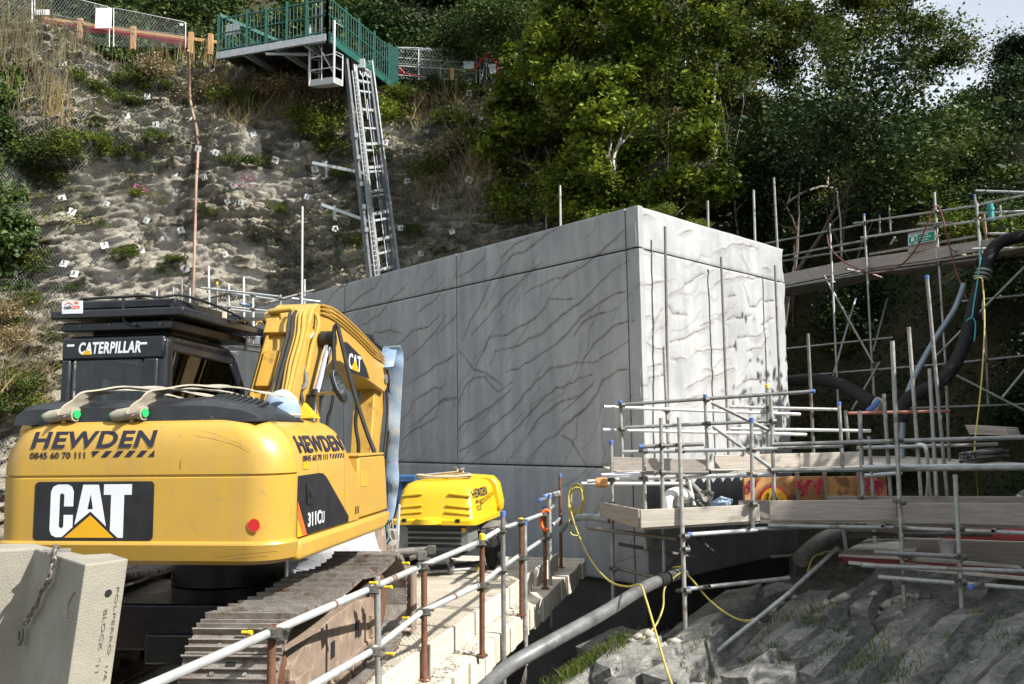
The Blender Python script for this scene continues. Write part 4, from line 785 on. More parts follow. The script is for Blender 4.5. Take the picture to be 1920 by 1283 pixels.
# dozer blade in front of the tracks
b = MB(); cr = [(2.05+.10*(1-math.sin(math.pi*k/8)), .04+.62*k/8) for k in range(9)]; cr2 = [(y+.03, z) for y, z in cr][::-1]
r0 = [U((-1.22, y, z)) for y, z in cr+cr2]; r1 = [U((1.30, y, z)) for y, z in cr+cr2]; b.loft([r1, r0]); ubox(b, (1.3, 2.03, .33), (.02, .2, .6)); BL = E('dozer_blade', b, 'rust_light', smooth=30)
b = MB(); ubox(b, (.45, 1.5, .36), (.14, 1.1, .16)); ubox(b, (-.45, 1.5, .36), (.14, 1.1, .16)); ubox(b, (.0, 2.06, .42), (2.45, .05, .03)); E('blade_arm', b, 'rust_light', BL)

# things lying on the machine
lugs = [EM @ l for l in LUG]
for i, l in enumerate(lugs):
    t = thing('lifting_sling', ['pale webbing sling lying over the black engine cowl, nearer the rounded left end', 'pale webbing sling lying over the black engine cowl, nearer the louvres'][i], 'sling', l, R_(-8), 'webbing slings on the engine cowl')
    for q in range(2):
        pth = smoothpath([(.05, -.08, .03), (.10, -.02, .12), (.18, .08, .195), (.32+.06*q, .26, .215+.012*q), (.50+.14*q, .40, .19+.012*q), (.62+.26*q, .55, .15)], 6)
        b = MB(); rings = []
        for k, p in enumerate(pth):
            w = .045 if k < 8 else .05; nrm_ = Vector((-.35, 0, .9)).normalized(); sd = Vector((.25, .9, .1)).normalized() if k < 22 else Vector((.1, .98, 0)); wv = .006*math.sin(k*.9+q*2)
            o_ = Vector((0, -.06*q, .012*q)); rings.append([p+o_+sd*w+nrm_*wv, p+o_+sd*w+nrm_*(.012+wv), p+o_-sd*w+nrm_*(.016-wv), p+o_-sd*w-nrm_*(wv-.004)])
        b.loft(rings); obj('strap', b, 'webbing', t, 40, 0, True)
    b = MB(); b.tube([(-.14, -.07, .03), (-.10, -.07, .03), (.03, -.06, .05), (.10, -.07, .045)], [.03, .045, .045, .05], 14); EY = obj('strap_eye', b, 'webbing', t, 40, 0, True)
    b = MB(); b.cyl((-.155, -.07, .03), (-.135, -.07, .03), .022, 12); b.cyl((.10, -.075, .045), (.112, -.078, .045), .03, 12); obj('shackle_pin', b, 'green_glass', EY, 40, 0, True)
# blue webbing hung over the boom nose
t = thing('lifting_sling', 'faded blue webbing sling hanging from the nose of the boom', 'sling', EM @ Vector((.42, 3.5, 2.5)), R_(-8))
cen = [(724, 690), (731, 655), (737, 652), (742, 672), (741, 700), (738, 760), (736, 820), (734, 860), (737, 900), (736, 930), (732, 962), (729, 980)]; wid = [26, 28, 28, 28, 28, 27, 25, 24, 21, 17, 15, 10]
b = MB(); rings = []
TI = W[t.name].inverted()
cs = smoothpath([(c[0], c[1], w) for c, w in zip(cen, wid)], 4)
for k, (cx, cy, w) in enumerate(cs):
    y = 3.30 if k == 0 else 3.52 - .02*math.sin(k*.5); dd = 3.30+.22*min(1, k/4) if k < 6 else 3.52
    p0, p1 = EM @ eback(cx-w/2, cy, dd), EM @ eback(cx+w/2, cy-2, dd+.03*math.sin(k*.7)); pm = (p0+p1)/2 + exY*(-.02+.015*math.sin(k*1.3)); bk_ = exY*.014
    rings.append([TI @ p0, TI @ pm, TI @ p1, TI @ (p1+bk_), TI @ (pm+bk_), TI @ (p0+bk_)])
b.loft(rings); obj('strap', b, 'webbing_blue', t, 50, 0, True)
for k in range(4):
    b = MB(); x = 727+k*3; b.tube(smoothpath([TI @ (EM @ eback(x+random.uniform(-3, 3)*j, 975+j*16, 3.52)) for j in range(5)], 3), .006, 5); obj('frayed_strand', b, 'rope_cyan' if k == 0 else 'hose_tan', t, None, 0, True)
# canvas cover and wedge on the engine cover
c = EM @ eback(526, 781, -.75); t = thing('canvas_cover', 'faded blue peaked cover sitting on the engine cover behind the vents', 'cover', c)
b = MB(); b.lathe([(.15, 0), (.152, .015), (.15, .03), (.14, .09), (.11, .15), (.06, .19), (.02, .205), (0, .21)], (0, 0, 0), (0.08, 0, 1), 22); obj('shell', b, 'webbing_blue', t, 50, 0, True)
b = MB(); b.lathe([(.155, 0), (.16, .008), (.155, .018)], (0, 0, 0), AZ, 22); obj('hem', b, 'hose_tan', t, 50, 0, True)
c = EM @ eback(576, 785, -.45); b = MB(); b.add([c+Vector(v) for v in ((-.09, -.05, 0), (.09, -.05, .0), (.09, .1, 0), (-.09, .1, 0), (-.03, 0, .13), (-.02, .05, .13))], [(3, 2, 1, 0), (0, 1, 4), (1, 2, 5, 4), (2, 3, 5), (3, 0, 4, 5)])
o = obj('wedge', b, 'decal_yellow', bevel=.008); props(o, 'pale yellow wedge-shaped block on the engine cover below the chrome ram', 'wedge')
# ------------------------------------------------------------------ timber deck
DK = thing('timber_deck', 'pale timber deck of sleepers under the excavator with gravel along its edge', 'deck', (0, 8, 0))
DA = math.atan(.2526); dY = Vector((math.sin(DA), math.cos(DA), 0)); dX = Vector((math.cos(DA), -math.sin(DA), 0)); dO = Vector((-.76, 7.3, 0))
def D(a, b, z=0): return dO + dX*a + dY*b + Vector((0, 0, z))     # a to the right of the posts, b along the deck
DR = Matrix((dX, dY, Vector((0, 0, 1)))).transposed()
rgd = random.Random(3); b_ = -4.2
while b_ < 7.0:
    w = rgd.choice((.20, .22, .24, .26)); ext = .20 + rgd.uniform(-.018, .018); z = rgd.uniform(-.012, 0); th = rgd.uniform(.24, .29)
    a0, a1 = (-3.5 if b_ > -1.9 else -1.15), ext; q = MB(); q.box(D((a0+a1)/2, b_+w/2, z-th/2), (a1-a0, w-.014, th), DR @ Matrix.Rotation(rgd.uniform(-.004, .004), 3, 'Z')); obj('plank', q, 'plank', DK, bevel=.008, seg=1); b_ += w + .008
n = 900; aa = RNG.uniform(-.02, .17, n); bb = RNG.uniform(-3.5, 3.2, n); cl_ = np.array([D(a, b, .004) for a, b in zip(aa, bb)]); msk = vnoise(bb*1.1, aa*2+5, 0, 3) > -.15
Vs, Fs = [], []
for p in cl_[msk]:
    s = RNG.uniform(.006, .018); r3 = RNG.normal(size=(6, 3))*.25; o = len(Vs)*6
    Vs.append(p + s*(np.array([(1, 0, .3), (-1, 0, .3), (0, 1, .3), (0, -1, .3), (0, 0, 1), (0, 0, -.4)])+r3)); Fs += [(o+0, o+2, o+4), (o+2, o+1, o+4), (o+1, o+3, o+4), (o+3, o+0, o+4)]
gr = bpy.data.objects.new('gravel', npmesh('gravel', np.concatenate(Vs), np.array(Fs), 'gravel')); COL.objects.link(gr); props(gr, 'loose pale stone chippings scattered along the deck edge', 'gravel', kind='stuff')
a_, bg_ = np.meshgrid(np.linspace(-2.2, -.12, 4), np.linspace(-4, 5.2, 8), indexing='ij'); V = np.array([D(x, y, .012) for x, y in zip(a_.ravel(), bg_.ravel())])
wn = bpy.data.objects.new('wire_netting', npmesh('wire_netting', V, gridq(4, 8), 'deck_net', False, np.stack([a_.ravel(), bg_.ravel()], 1))); COL.objects.link(wn); props(wn, 'fine wire netting stapled over the timber deck', 'netting', kind='stuff')
q = MB(); q.box(D(-1.8, 2.0, -.47), (3.2, 8.5, .34), DR); q.box(D(-1.9, 2.2, -1.9), (2.8, 7, 2.5), DR); obj('deck_bearer', q, 'dark_void' if False else 'galv_dark', DK)

# ------------------------------------------------------------------ scaffold tube kit
def tubemesh(mn):
    b = MB(); n = 12; r, ri = .0242, .0200
    R = lambda rr, z: [(rr*math.cos(2*math.pi*k/n), rr*math.sin(2*math.pi*k/n), z) for k in range(n)]
    b.loft([R(ri, .5), R(ri, 0), R(r, 0), R(r, 1), R(ri, 1), R(ri, .5)], 0, False, False)
    b.add(R(ri, .5), [tuple(range(n))]); return meshdata('scaffold_tube', b, mn, 50)
TM = {k: tubemesh(k) for k in ('galv', 'galv_dark', 'galv_light', 'rust', 'brown_tube', 'pipe_rusty')}
def tube(par, name, p0, p1, m='galv', rs=1):
    p0, p1 = Vector(p0), Vector(p1); d = p1-p0; x, y = frame(d); t = d.normalized()
    Mw = Matrix((x*rs, y*rs, d)).transposed().to_4x4(); Mw.translation = p0; 
    o = link(bpy.data.objects.new(name, TM[m]), par); Ml = (W[root_of(par).name].inverted() if par else Matrix.Identity(4)) @ Matrix.Translation(p0)
    o.location = Ml.translation; o.rotation_mode = 'QUATERNION'; q = Matrix((x, y, t)).transposed().to_quaternion()
    if par: q = (W[root_of(par).name].inverted().to_3x3()).to_quaternion() @ q
    o.rotation_quaternion = q; o.scale = (rs, rs, d.length); return o
cb = MB(); cb.tube([(0, 0, -.026), (0, 0, .026)], .034, 10); cb.tube([(-.026, .055, 0), (.026, .055, 0)], .034, 10); cb.box((0, .028, 0), (.05, .03, .05))
for sx in (-1, 1): cb.cyl((sx*.036, -.03, .012*sx), (sx*.036, .035, .012*sx), .007, 6); cb.cyl((sx*.036, -.05, .012*sx), (sx*.036, -.03, .012*sx), .013, 6)
cb.cyl((.02, .055, -.055), (.02, .055, -.03), .013, 6); cb.cyl((.02, .055, -.04), (.02, .055, .04), .007, 6); cb.box((.052, .02, 0), (.035, .03, .03))
CPL = meshdata('coupler', cb, 'coupler', 40)
def coupler(par, p, up=(0, 0, 1), out=(0, -1, 0)):
    up = Vector(up).normalized(); out = Vector(out); out = (out-up*out.dot(up)).normalized(); x = out.cross(up)
    Mw = Matrix((x, out, up)).transposed().to_4x4(); Mw.translation = p; return share('coupler', CPL, par, Mw)
cp_ = MB(); cp_.lathe([(.028, 0), (.029, .05), (.02, .056), (0, .056)], (0, 0, 0), AZ, 12); CAPM = {'b': meshdata('end_cap', cp_, 'cap_blue', 40), 'y': meshdata('end_cap', cp_, 'cap_yellow', 40)}
def cap(par, p, d, c):
    x, y = frame(d); Mw = Matrix((x, y, Vector(d).normalized())).transposed().to_4x4(); Mw.translation = Vector(p)-Vector(d).normalized()*.045; return share('end_cap', CAPM[c], par, Mw)
def scaf(par, lst):
    for e in lst:
        nm, x0, y0, d0, x1, y1, d1 = e[:7]; m = e[7] if len(e) > 7 else 'galv'; cpc = e[8] if len(e) > 8 else None
        p0, p1 = P(x0, y0, d0), P(x1, y1, d1); tube(par, nm, p0, p1, m)
        if cpc: cap(par, p0, p0-p1, cpc)
def boardq(par, name, pts, th, m, nrm_=None, bevel=.004):
    """flat board through four points (world), given thickness along its normal"""
    pts = [Vector(p) for p in pts]; n_ = (pts[1]-pts[0]).cross(pts[3]-pts[0]).normalized(); b = MB(); b.loft([[p-n_*th/2 for p in pts], [p+n_*th/2 for p in pts]]); return obj(name, b, m, par, None, bevel, seg=1)

# ------------------------------------------------------------------ guard rail along the deck
HR = thing('guard_rail', 'tubular guard rail of rusty and grey posts along the timber deck edge', 'guard rail', D(0, 0))
posts = [((510, 1172), 4.92, 'rust', None), ((707, 1080), 6.31, 'galv', None), ((795, 1047), 7.3, 'rust', None), ((904, 1003), 8.04, 'rust', 'y'), ((943, 960), 8.93, 'galv', 'b'), ((977, 973), 9.77, 'rust', 'y'), ((984, 977), 9.85, 'galv', 'b'), ((1021, 950), 11.4, 'rust', 'b'), ((1030, 928), 11.7, 'galv', 'b'), ((1050, 889), 13.12, 'rust', 'b')]
RAILZ = []
for (px, py), yb, m_, c_ in posts:
    b0 = (yb-dO.y)/math.cos(DA); base = D(0 if m_ == 'rust' else .07, b0); top = P(px, py, base.y); base = Vector((top.x-.012 if yb > 8 else base.x*.5+top.x*.5, base.y, -.55 if m_ == 'galv' else -.02)); tube(HR, 'post', base, top, m_, 1.05 if m_ == 'rust' else 1)
    if m_ == 'rust': q = MB(); q.cyl((base.x, base.y, -.004), (base.x, base.y, .012), .055, 8); obj('base_plate', q, 'rust', HR)
    if c_: cap(HR, top, (0, 0, 1), c_)
top_r = [(258, 1296, 3.75), (505, 1187, 4.88), (690, 1106, 6.22), (787, 1063, 7.1), (895, 1018, 8.02), (935, 994, 8.9), (972, 978, 9.75), (1015, 965, 11.3)]
mid_r = [(560, 1301, 4.75), (695, 1222, 6.2), (790, 1148, 7.2), (897, 1098, 8.0), (937, 1067, 8.9), (975, 1046, 9.75), (1020, 1010, 11.4)]
for L in (top_r, mid_r):
    runs = [L[:2], L[1:3], L[2:4], L[3:5], L[4:6], L[5:]] if L is top_r else [L[:2], L[1:3], L[2:4], L[3:5], L[4:]]
    for r in runs:
        p0, p1 = P(*r[0]), P(*r[-1]); e = (p1-p0).normalized()*.05; tube(HR, 'rail', p0-e, p1+e, 'galv_light')
        for c in r[1:]: coupler(HR, P(*c)+dX*.045, (0, 0, 1), -dX)
q = MB(); q.tube(smoothpath([P(1005, 968, 11.2), P(1018, 962, 11.6), P(1040, 948, 12.5)], 3), .024, 8); obj('rail_end', q, 'galv_light', HR, 40)
scaf(HR, [('rail', 1020, 931, 11.5, 1048, 923, 13, 'galv_light', 'b'), ('rail', 1012, 938, 11.2, 1050, 928, 13, 'galv_dark', 'b'), ('rail', 1035, 985, 11.7, 1050, 973, 13, 'galv_light')])
for px, py, d in ((768, 1047, 7.0), (785, 1036, 7.2)): q = MB(); q.cyl(P(px, py, d), P(px+18, py-4, d), .022, 8); q.box(P(px+24, py-5, d), (.07, .06, .07)); q.cyl(P(px+24, py-12, d), P(px+24, py+4, d), .012, 6); obj('swivel_coupler', q, 'coupler', HR, 40, .004)
for px, py, d in ((463, 1186, 4.75), (728, 1101, 6.28), (731, 1226, 6.25), (761, 1056, 7.0), (761, 1159, 7.05), (700, 1093, 6.2)): q = MB(); q.cyl(P(px, py, d)-dX*.03, P(px, py, d)+dX*.012, .009, 8); q.cyl(P(px, py, d)+dX*.012, P(px, py, d)+dX*.03, .013, 8); obj('bolt_cap', q, 'cap_yellow', HR)
for (a, c_, t_) in ((top_r[2], top_r[3], .42), (top_r[2], top_r[3], .47), (mid_r[2], mid_r[3], .55), (top_r[1], top_r[2], .6)):
    p0, p1 = P(*a), P(*c_); p = p0.lerp(p1, t_); dv = (p1-p0).normalized(); q = MB(); q.tube([p-dv*.012, p+dv*.012], .0262, 12); obj('tape_band', q, 'rust', HR)
q = MB(); p = P(1024, 975, 11.35); q.tube([p+Vector((.10*math.cos(a)*.7, -.04, .13*math.sin(a))) for a in np.linspace(.9, 5.2, 12)], .022, 8); o = obj('orange_hook', q, 'fire_orange', None, 40); props(o, 'orange plastic hook clipped to the guard rail post', 'hook')
# toe boards inside the posts
for b0, b1 in ((-2.9, .05), (.16, 1.55), (1.62, 2.95), (3.0, 4.25), (4.45, 5.9)):
    q = MB(); q.box(D(-.055, (b0+b1)/2, .115), (.036, b1-b0, .225), DR); obj('toe_board', q, 'board', HR, bevel=.004)
q = MB(); q.box(D(-.02, .12, .125), (.045, .04, .25), DR); obj('board_end', q, 'galv_dark', HR)
tube(HR, 'deck_prop', D(.18, -.9, -3), D(.18, -.9, -.28), 'galv_dark'); tube(HR, 'deck_prop', D(.30, -.45, -3), D(.30, -.45, -.28), 'galv_dark')

# ------------------------------------------------------------------ compressor
CO = P(893, 975, 12.4); ca = R_(13)
CM = thing('compressor', 'yellow-hooded towable air compressor with a coiled hose on its lid', 'compressor', (CO.x-.44, CO.y+.75, 0), -ca)
K = lambda v: tuple(v)
def cring(z, ix, iy, r=.12, sk=0):
    x0, x1, y0, y1 = -.62+ix, .60-ix, -.78+iy+sk, .80-iy; o = []
    for cx, cy, a0 in ((x1-r, y0+r, -90), (x1-r, y1-r, 0), (x0+r, y1-r, 90), (x0+r, y0+r, 180)): o += [(cx+r*math.cos(R_(a0+22.5*k)), cy+r*math.sin(R_(a0+22.5*k)), z) for k in range(5)]
    return o
b = MB(); b.loft([cring(.74, -.05, -.06), cring(.80, -.05, -.06), cring(.82, 0, 0), cring(1.08, .05, .10), cring(1.22, .07, .16), cring(1.30, .12, .24), cring(1.345, .22, .34), cring(1.36, .36, .5)]); CH = obj('hood', b, 'yellow_plastic', CM, 35, 0, True)
b = MB(); b.loft([cring(.85, .04, .9), cring(.86, .03, .88)]) if False else None
b = MB(); q0 = [(.62, .80), (.66, .82), (.62, 1.20), (.50, 1.40), (.30, 1.42)]
b.prism([(-.5, .80), (.64, .80), (.66, .95), (.60, 1.24), (.50, 1.36), (-.1, 1.40)], AX, AZ, AY, .62, .86); obj('hood', b, 'yellow_plastic', CM, 35, .04, True)
for sx in (-1, 1):
    for z, w in ((1.15, .32), (.99, .36), (.90, .38)):
        b = MB(); b.box((sx*.36, -.78+.10*(z-.8)/.28-.005, z), (w, .05, .035), Matrix.Rotation(R_(sx*6), 3, 'Y')); obj('vent_rib', b, 'yellow_plastic', CH, 35, .012, True)
    b = MB(); b.box((.575-.02*0, .05, 1.06), (.06, .7, .03), Matrix.Rotation(R_(8), 3, 'X')); obj('vent_rib', b, 'yellow_plastic', CH, 35, .01, True)
b = MB(); b.lathe([(.20, 0), (.19, .07), (.12, .09), (0, .09)], (-.05, -.82, .76), AZ, 16); obj('lock_boss', b, 'yellow_plastic', CH, 40, 0, True)
b = MB(); b.box((-.02, -.02, .56), (1.06, 1.4, .40)); BDY = obj('body', b, 'grey_paint', CM, None, .015, True)
for z in (.66, .585, .51, .435): b = MB(); b.box((.0, -.725, z), (.80, .012, .045)); obj('louvre', b, 'dark_void', BDY, None, 0, True)
b = MB(); b.box((-.06, -.05, .33), (.86, 1.5, .10)); b.box((.0, -.1, .27), (.12, 1.2, .10)); obj('chassis', b, 'black_paint', CM, None, .01, True)
for sx in (-.62, .66):
    b = MB(); b.lathe([(.14, -.09), (.24, -.09), (.285, -.065), (.295, -.03), (.295, .03), (.285, .065), (.24, .09), (.14, .09)], (sx, .15, .295), AX, 28); WH = obj('wheel', b, 'rubber', CM, 40, 0, True)
    for k in (-.04, -.012, .016, .044): b = MB(); b.lathe([(.2945, k-.004), (.2965, k), (.2945, k+.004)], (sx, .15, .295), AX, 28); obj('tread', b, 'dark_void', WH, 40, 0, True)
    b = MB(); b.lathe([(.0, -.05), (.14, -.06), (.15, .06), (0, .05)], (sx, .15, .295), AX, 20); obj('rim', b, 'grey_paint', WH, 40, 0, True)
b = MB(); b.prism([(-.25, .48), (-.25, .62), (.1, .72), (.5, .66), (.62, .52), (.55, .52), (.42, .6), (.1, .64), (-.15, .58), (-.19, .48)], AY, AZ, AX, .55, .78); obj('mudguard', b, 'grey_paint', CM, 40, .01, True)
for sx in (-.42, .38): b = MB(); b.box((sx, -.83, .80), (.07, .03, .05)); obj('hood_latch', b, 'black_paint', CM, None, .006, True)
b = MB(); b.box((.02, -.735, .70), (.9, .02, .012)); obj('hood_seam', b, 'dark_void', CM, None, 0, True)
b = MB(); b.box((.53, .30, 1.17), (.01, .14, .12), Matrix.Rotation(R_(-10), 3, 'Y')); obj('label_plate', b, 'decal_white', CM, None, 0, True)
b = MB(); b.box((.44, -.735, .66), (.06, .012, .06)); obj('warning_label', b, 'decal_yellow', CM, None, 0, True)
# jockey wheel, drawbar, brake lever
j = W[CM.name].inverted() @ PZ(845, 1078, 0); jt = j + Vector((-.07, 0, .78))
b = MB(); b.cyl((j.x-.07, j.y, .28), (jt.x, j.y, .80), .035, 12); b.cyl((jt.x, j.y, .80), (jt.x, j.y, .86), .012, 6); b.cyl((jt.x-.01, j.y, .86), (jt.x+.15, j.y-.05, .90), .010, 6); b.cyl((jt.x+.13, j.y-.05, .89), (jt.x+.17, j.y-.05, .905), .022, 8); JW = obj('jockey_stand', b, 'galv_light', CM, 40, 0, True)
b = MB(); b.prism([(-.07, .30), (-.03, .30), (.03, .16), (.05, .10), (.0, .08), (-.05, .2)], AX, AZ, AY, -.05, .05, (j.x, j.y, 0)); obj('jockey_fork', b, 'galv_light', JW, None, .008, True)
b = MB(); b.lathe([(.03, -.035), (.09, -.035), (.105, -.02), (.105, .02), (.09, .035), (.03, .035)], (j.x, j.y, .105), (1, .5, 0), 20); obj('jockey_wheel', b, 'hose_grey', JW, 40, 0, True)
b = MB(); b.tube([(-.05, -.6, .36), (-.25, -1.0, .40), (-.42, -1.45, .44)], [.06, .05, .04], 10); b.box((-.42, -1.45, .46), (.13, .30, .13)); b.cyl((-.42, -1.55, .44), (-.48, -1.75, .40), .045, 10); obj('drawbar', b, 'galv_dark', CM, 40, .01, True)
b = MB(); b.hexa([(-.44, -1.2, .5), (-.37, -1.2, .5), (-.37, -1.16, .5), (-.44, -1.16, .5)], [(-.40, -1.12, 1.05), (-.37, -1.12, 1.05), (-.37, -1.10, 1.05), (-.40, -1.10, 1.05)]); obj('brake_lever', b, 'galv_light', CM, None, .01, True)
b = MB(); b.prism([(-1.55, .42), (-1.2, .42), (-1.16, .60), (-1.30, .74), (-1.36, .72), (-1.26, .58), (-1.5, .50)], AY, AZ, AX, -.46, -.36); obj('coupling_head', b, 'galv', CM, None, .015, True)
text(CM, 'HEWDEN', (.560, -.60, 1.10), (0.0, 1, 0), (-.14, .0, 1), .75, .13, 'decal_navy', bold=.02)
text(CM, '0845 60 70 111', (.578, -.56, 1.02), (0.0, 1, 0), (-.14, .0, 1), .6, .05, 'decal_navy')
text(CM, 'SC32', (.592, -.55, .92), (0.0, 1, 0), (-.14, .0, 1), .26, .07, 'decal_navy')
b = MB(); b.box((-.02, -.2, 1.37), (.24, .10, .03)); b.box((-.02, -.2, 1.39), (.15, .05, .02), None, 1); obj('lid_handle', b, ['yellow_plastic', 'fire_orange'], CH, None, .008, True)
hc = W[CM.name] @ Vector((-.03, -.18, 1.375)); pts = [hc + Vector((.40*(1-.05*math.sin(a*.37))*math.cos(a), .24*math.sin(a), .012*(a/6.28)+.01*math.sin(a*1.7))) for a in np.linspace(0, 6.28*3.4, 90)] + [hc+Vector((.30, -.10, .09)), hc+Vector((.20, -.15, .12))]
t = thing('coiled_hose', 'coil of tan air hose lying on the yellow compressor lid', 'hose', hc); b = MB(); b.tube(pts, .017, 7); obj('hose', b, 'hose_tan', t, 60); b = MB(); b.cyl(pts[-1], pts[-1]+Vector((-.02, -.02, .04)), .03, 8); b.cyl(pts[-1]+Vector((.06, 0, 0)), pts[-1]+Vector((.12, .02, .01)), .022, 8); obj('hose_fitting', b, 'galv_dark', t)
# loose tubes lying behind the jockey wheel
t = thing('loose_tubes', 'grey tubes lying on the deck beneath the compressor', 'tubes', PZ(800, 1072, .03)); 
tube(t, 'tube', PZ(760, 1076, .06), PZ(896, 1066, .06), 'galv'); tube(t, 'tube', PZ(765, 1071, .03), PZ(915, 1052, .03), 'galv_dark'); cap(t, PZ(897, 1066, .06), dX, 'y'); cap(t, PZ(916, 1052, .03), dX, 'y')
# blue skip, white bag, grey slab
SK = thing('waste_skip', 'blue steel skip standing behind the excavator boom', 'skip', PZ(735, 1040, 0), -ca); 
b = MB(); b.hexa([(-.8, 0, 0), (.25, 0, 0), (.25, 1.4, 0), (-.8, 1.4, 0)], [(-.95, -.1, 1.28), (.40, -.1, 1.28), (.40, 1.5, 1.28), (-.95, 1.5, 1.28)]); SB = obj('shell', b, 'blue_steel', SK, None, .02, True)
b = MB(); b.box((-.27, -.14, 1.28), (1.5, .08, .10)); b.box((.42, .7, 1.28), (.08, 1.7, .1)); obj('rim', b, 'blue_steel', SK, None, .01, True)
for x in (-.35, .02, .2): b = MB(); b.hexa([(x-.04, -.03, .02), (x+.04, -.03, .02), (x+.04, .03, .02), (x-.04, .03, .02)], [(x-.04, -.14, 1.23), (x+.04, -.14, 1.23), (x+.04, -.06, 1.23), (x-.04, -.06, 1.23)]); obj('rib', b, 'blue_steel', SB, None, 0, True)
b = MB(); b.prism([(.26, .2), (.55, .2), (.42, 1.2), (.34, 1.2)], AX, AZ, AY, .1, .16); obj('side_arm', b, 'blue_steel', SK, None, 0, True)
c = PZ(756, 1030, .0); q = MB(); q.box((c.x, c.y+.4, .22), (.34, .5, .44), DR); o = obj('concrete_slab', q, 'grey_paint', None, None, .02); props(o, 'grey concrete slab standing between the blue skip and the compressor', 'slab')
bg = thing('bulk_bag', 'white plastic sheet bag bunched on the deck beyond the tracks', 'bag', (-2.15, 9.35, 0)); Uu, Vv = np.meshgrid(np.linspace(0, 2*math.pi, 30, endpoint=False), np.linspace(0, 1, 14), indexing='ij')
rr_ = (.62-.12*Vv+.10*fbm(np.cos(Uu)*1.5, np.sin(Uu)*1.5, Vv*3, 3, 91)); V = np.stack([rr_*np.cos(Uu)*1.3, rr_*np.sin(Uu), .95*Vv+.08*fbm(np.cos(Uu)*2, np.sin(Uu)*2, Vv, 2, 93)], -1)
qs = [(i*14+j, ((i+1) % 30)*14+j, ((i+1) % 30)*14+j+1, i*14+j+1) for i in range(30) for j in range(13)]; bm__ = MB(); bm__.add(V.reshape(-1, 3).tolist(), qs + [tuple(i*14+13 for i in range(30))]); obj('bag_body', bm__, 'tarp', bg, 50, 0, True)

# ------------------------------------------------------------------ precast block in front and its chain
lean = Vector((.11, .0, 1)).normalized()
zt = 1.42
A0, A1, A2, A3, A4 = PZ(-40, 1034, zt), PZ(66, 1029, zt), PZ(160, 1059, zt), PZ(241, 1048, zt), PZ(205, 1038, zt)
tops = [A0, A1, A2, A3, PZ(208, 1037.5, zt), PZ(160, 1040, zt), PZ(103, 1028, zt), PZ(64, 1019, zt), PZ(-40, 1021, zt)]
PB = thing('precast_block', 'tilted precast concrete block with handwritten lettering beside the excavator tracks', 'concrete block', (A2.x, A2.y, 0))
b = MB(); ln = 2.6; b.loft([[p-lean*ln for p in tops], tops]); BLK = obj('block', b, 'block_concrete', PB, None, .008)
fx = (A3-A2).normalized(); fn = fx.cross(lean).normalized(); fn = fn if fn.dot(CAM-A2) > 0 else -fn
def fp(px, py): return PP(px, py, A2+fn*.002, fn)
text(PB, 'POLPERRO  1/6', fp(219, 1101), -lean, fx, (fp(202, 1275)-fp(219, 1101)).length, .014, 'block_mark', local=False, bold=-.012); text(PB, 'BLOCK  "11', fp(195, 1144), -lean, fx, (fp(178, 1262)-fp(195, 1144)).length, .018, 'block_mark', local=False, bold=-.012)
p = fp(203, 1112); b = MB(); b.cyl(p+fn*.001, p+fn*.004, .017, 16); obj('bolt_hole', b, 'dark_void', PB)
sx_ = (A1-A2).normalized(); sn = sx_.cross(lean).normalized(); sn = sn if sn.dot(CAM-A2) > 0 else -sn
b = MB(); b.tube(smoothpath([PP(*c, A2+sn*.004, sn) for c in ((140, 1108), (131, 1122), (126, 1140), (125, 1158))]), .005, 6); obj('scratch', b, 'gravel', PB)
CHN = thing('chain', 'rusty lifting chain with a ring hanging over the concrete block', 'chain', PP(60, 1120, A2+sn*.05, sn))
lkm = MB(); lkm.tube([(.011*math.cos(a)+0, 0, (.016 if math.sin(a) > 0 else -.016)+.011*math.sin(a)) for a in np.linspace(0, 2*math.pi, 14, endpoint=False)], .0052, 6, closed=True); LNK = meshdata('link', lkm, 'steel_worn', 60)
def chain(pts):
    pts = smoothpath(pts, 8); L = [0]
    for a, b in zip(pts, pts[1:]): L.append(L[-1]+(b-a).length)
    n = max(2, int(L[-1]/.036))
    for k in range(n):
        s = (k+.5)/n*L[-1]; i = max(i for i in range(len(L)) if L[i] <= s); i = min(i, len(pts)-2); t = (pts[i+1]-pts[i]).normalized(); x, y = frame(t)
        if k % 2: x, y = y, -x
        Mw = Matrix((x, y, t)).transposed().to_4x4(); Mw.translation = pts[i]+t*(s-L[i]); share('link', LNK, CHN, Mw)
cs_ = lambda px, py, o=.03: PP(px, py, A2+sn*o, sn)
chain([cs_(104, 1034), cs_(98, 1060), cs_(90, 1090), cs_(76, 1112), cs_(70, 1130), cs_(58, 1150), cs_(47, 1170)]); chain([cs_(-14, 1128), cs_(3, 1150), cs_(14, 1172), cs_(26, 1190)]); chain([cs_(22, 1208), cs_(12, 1230), cs_(4, 1250), cs_(-8, 1275)])
b = MB(); c = cs_(38, 1194, .035); b.tube([c+sx_*.032*math.cos(a)+lean*.038*math.sin(a) for a in np.linspace(0, 2*math.pi, 24, endpoint=False)], .009, 8, closed=True); obj('ring', b, 'galv_dark', CHN, 60)
b = MB(); b.tube([cs_(98, 1046), cs_(101, 1034), cs_(105, 1024, -.01), cs_(109, 1028, -.05)], .011, 8); obj('hook', b, 'galv_dark', CHN, 60)
b = MB(); b.box(PZ(107, 1032, zt+.008), (.13, .03, .014)); obj('lifting_plate', b, 'galv', PB)
